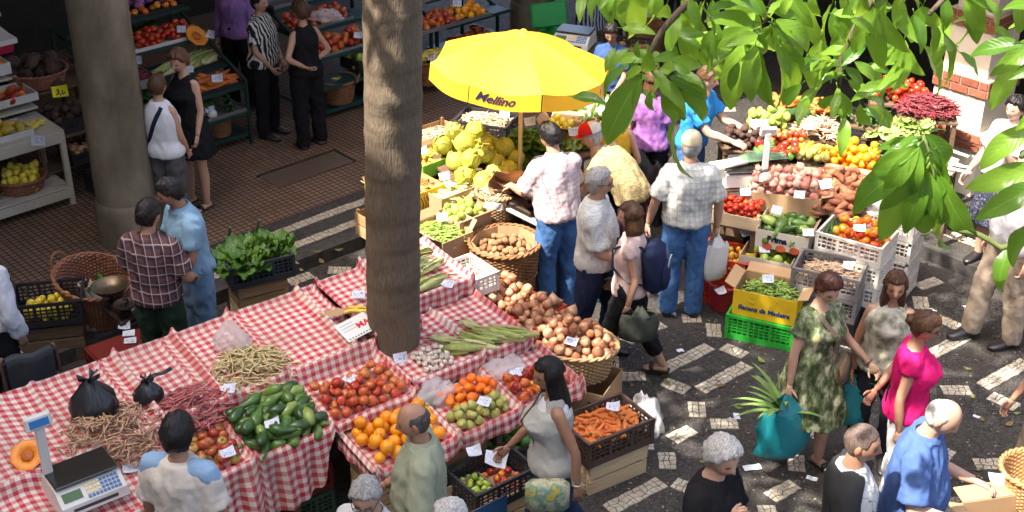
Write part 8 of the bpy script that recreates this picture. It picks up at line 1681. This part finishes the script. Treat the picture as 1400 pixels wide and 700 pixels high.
# backpack
bp = thing('backpack', 'navy backpack with grey straps on the pale pink top', 'backpack'); bp.matrix_world = P['back'].MW; c, x, y, rx, ry = P['back'].trings(.5, .51, .02)[0]
b = B(); b.box(c + Vector((0, -ry - .075, -.03)), (.29, .16, .40), (-.08, 0, 0), bev=.05); link('pack', b.mesh('pack', fab('pack_navy', (.018, .024, .06)), 60), bp); b = B(); b.box(c + Vector((0, -ry - .16, -.09)), (.22, .06, .20), (-.08, 0, 0), bev=.025); link('front_pocket', b.mesh('pocket', fab('pack_navy', (.018, .024, .06)), 60), bp)
b = B(); b.tube([c + Vector((.09 * math.cos(a * .35), -ry - .195, .02 + .05 * math.sin(a * .35))) for a in range(10)], .006, 5); link('zip', b.mesh('zip', fab('zip_grey', (.3, .3, .3)), 180), bp)
for s_ in (-1, 1): b = B(); b.tube([c + Vector((s_ * .08, -ry - .01, .14)), c + Vector((s_ * .085, -.02, .205)), c + Vector((s_ * .09, ry * .95, .12)), c + Vector((s_ * .11, ry * .95, -.03)), c + Vector((s_ * .14, -.02, -.13)), c + Vector((s_ * .1, -ry - .02, -.16))], .018, 7, flat=.4); link('strap', b.mesh('strap', fab('pack_navy', (.018, .024, .06)), 180), bp)
bag2 = carry_bag(P['back'].MW @ (P['back'].lh_l + Vector((-.05, -.1, .05))), 'dark olive bag hanging behind the backpack woman', fab('olive_bag', (.05, .055, .045)), .15, .3, 15)
# tote of the walking woman
tt_ = thing('tote_bag', 'colourful patterned tote bag on the grey tank top', 'bag'); tt_.matrix_world = P['walk'].MW; strap(P['walk'], 'strap', '', '', 1, .0, .92, fab('tote_strap', (.10, .05, .03)), .014, tt_)
c, x, y, rx, ry = P['walk'].trings(-.05, -.04, .03)[0]; b = B(); b.box(c + Vector((-rx - .06, .08, -.06)), (.11, .28, .26), (0, -.1, -.15), bev=.04); TOT = mat('tote_print', [(.30, .08, .03), (.5, .38, .06), (.1, .25, .2), (.52, .46, .3), (.12, .2, .05)], .8, ns=9, nw=1., bump=.3); link('pouch', b.mesh('pouch', TOT, 60), tt_)
sheet = lambda p, label, s_=1., rz=0.: tag(link('paper_slip', tagmesh()[1], None, p, rot=(.5, .3, rz), scale=s_), label, 'paper')
sheet(P['polo'].lh + Vector((.11, -.02, .03)), 'white paper slip in the blue polo man\'s hands', 1.0); sheet(P['bald'].lh + Vector((-.10, .0, .03)), 'white folded paper in the sage shirt man\'s hand', 1.6, .6); sheet(P['bluet'].lh + Vector((.10, .0, .04)), 'crumpled white plastic wrap in the bright blue shirt man\'s hands', 1.7)
carry_bag(P['polo'].rh + Vector((.02, .02, -.03)), 'small black and grey bag held by the blue polo man', fab('bag_black', (.02, .022, .026)), .12, .26, 16)
sheet(P['walk'].rh + Vector((-.08, -.02, -.08)), 'clear plastic sheet in the walking woman\'s hand', 1.5)
WST = mat('watch_metal', (.45, .42, .36), .3, metal=.8)
for k, (nm, sg, lab) in enumerate((('bdress', 1, 'gold watch on the raised wrist of the black dress woman'), ('grey', 1, 'metal watch on the silver-haired man\'s wrist'), ('green', -1, 'metal watch on the leaf-print dress woman\'s wrist'), ('walk', -1, 'pale bangle on the walking woman\'s wrist'), ('bald', -1, 'steel watch on the sage shirt man\'s wrist'))):
    sh, el, wr = P[nm].arms[sg]; d = (wr - el).normalized(); b = B(); c = wr - d * .025; x = d.orthogonal().normalized(); y = d.cross(x); b.tube([c + (x * math.cos(a * .5236) + y * math.sin(a * .5236)) * .031 for a in range(13)], .007, 6, cap=False); o = link('wristwatch', b.mesh('watch', WST, 180)); o.matrix_world = P[nm].MW; tag(o, lab, 'watch')
# ================================================================== near foliage: the second tree's boughs hang into the view
tB = thing('tree', 'broad-leaved tree whose leafy boughs hang over the right stall', 'tree', (3.05, 4.3, 0)); link('trunk', trunk_mesh(5.0, .17, .14, (-.02, 0), 5), tB)
inv = Matrix.Translation((-3.05, -4.3, 0))
def tube_pts(P_, r0, r1): b = B(); n = len(P_); b.tube([inv @ p for p in P_], [r0 + (r1 - r0) * i / (n - 1) for i in range(n)], 7); return b
def bough(px_path, Y0, Y1, r0=.02, r1=.006, start=None):
    P_ = ([Vector(start)] if start else []); n = len(px_path)
    for i, (x, y) in enumerate(px_path): P_.append(GY(x, y, Y0 + (Y1 - Y0) * i / max(1, n - 1)))
    Q = []
    for i in range(len(P_) - 1):
        for j in range(4): f = j / 4; Q.append(P_[i].lerp(P_[i + 1], f) + Vector((0, 0, .015 * math.sin(f * math.pi))))
    Q.append(P_[-1]); TW = mat('twig', [(.07, .10, .03), (.14, .16, .06)], .7, ns=8, nw=.5)
    return link('branch', tube_pts(Q, r0, r1).mesh('branch', TW if r0 < .02 else BARK, 180), tB)
TOPB = (3.0, 4.3, 4.95)
br = {}
br[1] = bough([(1480, -140), (1200, -90), (1000, -40), (915, 30), (882, 86)], 4.4, 4.3, .03, .008, TOPB)
br[2] = bough([(1300, -110), (1130, -60), (1060, -5), (1046, 30)], 4.4, 4.4, .022, .008, TOPB)
br[3] = bough([(1380, -90), (1240, -60), (1180, 20), (1150, 80), (1148, 118)], 4.4, 4.4, .022, .006, TOPB)
br[4] = bough([(1450, -70), (1330, -30), (1270, 20)], 4.3, 4.2, .022, .008, TOPB)
br[5] = bough([(1520, 300), (1440, 335), (1368, 339), (1310, 315), (1280, 250), (1262, 185)], 4.0, 4.2, .016, .006, (3.0, 4.3, 4.3))
br[6] = bough([(1500, 170), (1430, 200), (1395, 215)], 3.7, 3.6, .016, .008, (3.0, 4.3, 4.4))
LF = [(1, 861, 89, 807, 126, 0), (1, 877, 102, 818, 200, 0), (1, 877, 107, 857, 154, 0), (1, 890, 95, 917, 122, 0), (1, 894, 82, 928, 72, 0), (1, 905, 92, 966, 82, 0), (1, 900, 104, 940, 161, 0), (1, 915, 105, 979, 131, 0), (1, 890, 125, 885, 162, 0), (1, 920, 165, 921, 246, 0), (1, 930, 125, 986, 164, 0), (1, 872, 56, 869, 84, 0), (1, 884, 60, 893, 85, 0), (1, 905, 130, 935, 175, 0), (1, 880, 92, 846, 110, 0), (1, 885, 90, 905, 60, 0), (1, 925, 100, 960, 110, 0), (1, 912, 150, 932, 172, 0),
      (1, 912, 5, 903, 42, 0), (1, 943, -2, 956, 42, 0), (1, 895, -4, 884, 20, 0), (1, 861, -2, 842, 22, 0), (1, 798, -8, 790, 22, 0), (1, 830, -10, 822, 8, 0), (1, 960, 10, 985, 45, 0), (1, 930, 25, 918, 62, 0), (1, 975, 40, 958, 70, 0), (1, 985, 55, 965, 98, 0),
      (2, 1015, 60, 989, 155, 0), (2, 1033, 62, 1020, 140, 0), (2, 1035, 65, 1045, 150, 0), (2, 1055, 50, 1085, 140, 0), (2, 1068, 60, 1104, 124, 0), (2, 1060, 28, 1128, 62, 0), (2, 1058, 36, 1110, 75, 0), (2, 1030, 40, 965, 62, 0), (2, 1030, 30, 978, 20, 0), (2, 1040, 20, 1000, -12, 0), (2, 1050, 18, 1085, -8, 0), (2, 1045, 30, 1058, 5, 0), (2, 1040, 45, 1015, 30, 0), (2, 1052, 40, 1072, 20, 0), (2, 1035, 55, 1000, 85, 0), (2, 1010, 85, 995, 125, 0), (2, 1085, 95, 1070, 130, 0),
      (3, 1150, 90, 1186, 50, 0), (3, 1155, 92, 1186, 118, 0), (3, 1146, 92, 1140, 112, 0), (3, 1145, 120, 1152, 165, 0), (3, 1155, 160, 1151, 210, 0), (3, 1118, 118, 1084, 160, 0), (3, 1176, 142, 1187, 190, 0), (3, 1188, 147, 1229, 176, 0), (3, 1190, 134, 1227, 154, 0), (3, 1135, 85, 1108, 70, 0), (3, 1140, 130, 1112, 155, 0), (3, 1160, 110, 1195, 132, 0), (3, 1150, 100, 1128, 105, 0), (3, 1170, 60, 1150, 40, 0), (3, 1142, 10, 1140, 60, 0), (3, 1160, 5, 1166, 75, 0),
      (4, 1196, 10, 1202, 102, 1), (4, 1236, 55, 1226, 126, 1), (4, 1275, 30, 1282, 80, 0), (4, 1290, 45, 1310, 120, 0), (4, 1312, 72, 1345, 100, 0), (4, 1262, 8, 1241, 64, 0), (4, 1228, -4, 1231, 44, 0), (4, 1345, -5, 1382, 42, 0), (4, 1320, 0, 1342, 50, 0), (4, 1290, -5, 1300, 45, 0), (4, 1250, 20, 1268, 70, 0), (4, 1210, 5, 1190, 50, 0), (4, 1180, -8, 1178, 40, 0), (4, 1390, -5, 1402, 50, 0), (4, 1110, -10, 1116, 30, 0), (4, 1085, -5, 1060, 25, 0),
      (5, 1255, 192, 1190, 228, 1), (5, 1256, 200, 1205, 275, 1), (5, 1262, 215, 1150, 280, 0), (5, 1265, 230, 1238, 325, 1), (5, 1262, 238, 1192, 330, 0), (5, 1278, 225, 1272, 295, 1), (5, 1283, 280, 1286, 335, 0), (5, 1262, 186, 1300, 222, 0), (5, 1266, 184, 1318, 240, 0), (5, 1284, 240, 1322, 338, 0), (5, 1270, 182, 1292, 172, 0), (5, 1258, 186, 1228, 196, 0), (5, 1260, 190, 1278, 250, 0), (5, 1250, 200, 1225, 245, 0), (5, 1276, 262, 1254, 330, 0), (5, 1270, 200, 1300, 270, 0), (5, 1290, 300, 1268, 345, 0), (5, 1380, 338, 1358, 395, 0),
      (6, 1398, 60, 1325, 66, 0), (6, 1420, 52, 1370, 96, 0), (6, 1415, 172, 1332, 222, 0), (6, 1425, 228, 1328, 258, 0), (6, 1425, 250, 1338, 296, 0), (6, 1420, 305, 1355, 366, 0), (6, 1430, 85, 1385, 105, 0), (6, 1430, 140, 1392, 175, 0), (6, 1440, 10, 1385, 0, 0)]
YB = {1: 4.3, 2: 4.4, 3: 4.45, 4: 4.25, 5: 4.2, 6: 3.65}
def put_leaf(bi, x0, y0, x1, y1, lob, Y, q):
    p = GY(x0, y0, Y); e = GY(x1, y1, Y + q.uniform(-.09, .07)); d = e - p; L = d.length * 1.05; d.normalize()
    cam_d = (Vector((0, 0, HC)) - p).normalized(); n = (cam_d * 1.0 + Vector((0, 0, .9)) + Vector((q.gauss(0, .65), q.gauss(0, .6), q.gauss(0, .3)))); n = (n - d * n.dot(d)).normalized(); x = d.cross(n)
    me = (LOBED if lob else LEAVES)[q.randrange(3 if lob else 5)]; M = Matrix((x, d, n)).transposed().to_4x4(); M.translation = p
    o = link('leaf', me, br[bi]); o.matrix_local = inv @ M @ Matrix.Diagonal((L * (1.05 if not lob else 1.2), L, L, 1)); return o
q = random.Random(3)
for l in LF: put_leaf(*l, YB[l[0]] + q.uniform(-.12, .12), q)
for k in range(52):                       # the looser leaves behind, mostly along the top
    bi = q.choice((1, 2, 2, 3, 4, 4, 4)); x = q.uniform(930, 1400) if q.random() < .85 else q.uniform(800, 930); y = q.uniform(-60, 50 + max(0, (x - 1000)) * .10) if x > 930 else q.uniform(-50, -12)
    a = q.uniform(.9, 2.2); l = q.uniform(45, 85); put_leaf(bi, x, y, x + l * math.cos(a), y + l * math.sin(a), q.random() < .12, q.uniform(4.5, 5.3), q)
for k in range(75):                       # young light leaves between them
    bi = q.choice((1, 2, 3, 3, 4, 4)); x, y = {1: (890, 85), 2: (1045, 35), 3: (1150, 95), 4: (1285, 10)}[bi]; x += q.gauss(0, 48); y += q.gauss(-8, 32); a = q.uniform(-.4, 3.5); l = q.uniform(22, 48); put_leaf(bi, x, y, x + l * math.cos(a), y + l * math.sin(a), 0, q.uniform(4.1, 4.7), q)
# crowns high above the view
def unseen(p):
    dz = p.z - HC; d = p.y * math.cos(TH) - dz * math.sin(TH); up = p.y * math.sin(TH) + dz * math.cos(TH)
    if d < .6: return p.z > 5 and p.y < -.5
    return 350 - FPX * up / d < -60 and (p - Vector((0, 0, HC))).length > 2.2
def crown(par, c, rad, n, size, seed, limbs, flat=.6):
    o = link('crown', crown_mesh(Vector(c), rad, n, size, seed, unseen, flat), par); o.matrix_parent_inverse = Matrix.Translation(-Vector(par.location)); tag(o, kind='stuff')
    for k, e in enumerate(limbs):
        b = B(); limb_(b, limbs_from[par.name], e, .10, .03, .25, seed=k); o2 = link('limb', b.mesh('limb', BARK, 180), par); o2.matrix_parent_inverse = Matrix.Translation(-Vector(par.location))
limbs_from = {tree.name: (tree.location.x + tdx * 5.1, tree.location.y + .1, 5.1), tB.name: (2.95, 4.3, 4.9)}
crown(tree, (-1.0, 6.7, 7.3), 2.0, 2300, .24, 1, [(-2.4, 6.9, 7.2), (.6, 6.9, 7.2), (-.9, 8.2, 7.6), (-.3, 5.2, 7.1), (-1.9, 5.6, 7.3)])
crown(tB, (2.6, 4.9, 6.3), 1.9, 1500, .24, 2, [(1.4, 4.6, 6.2), (3.6, 5.8, 6.4), (2.4, 6.2, 6.6), (3.4, 3.4, 6.6), (2.2, 3.6, 6.4)], .5)
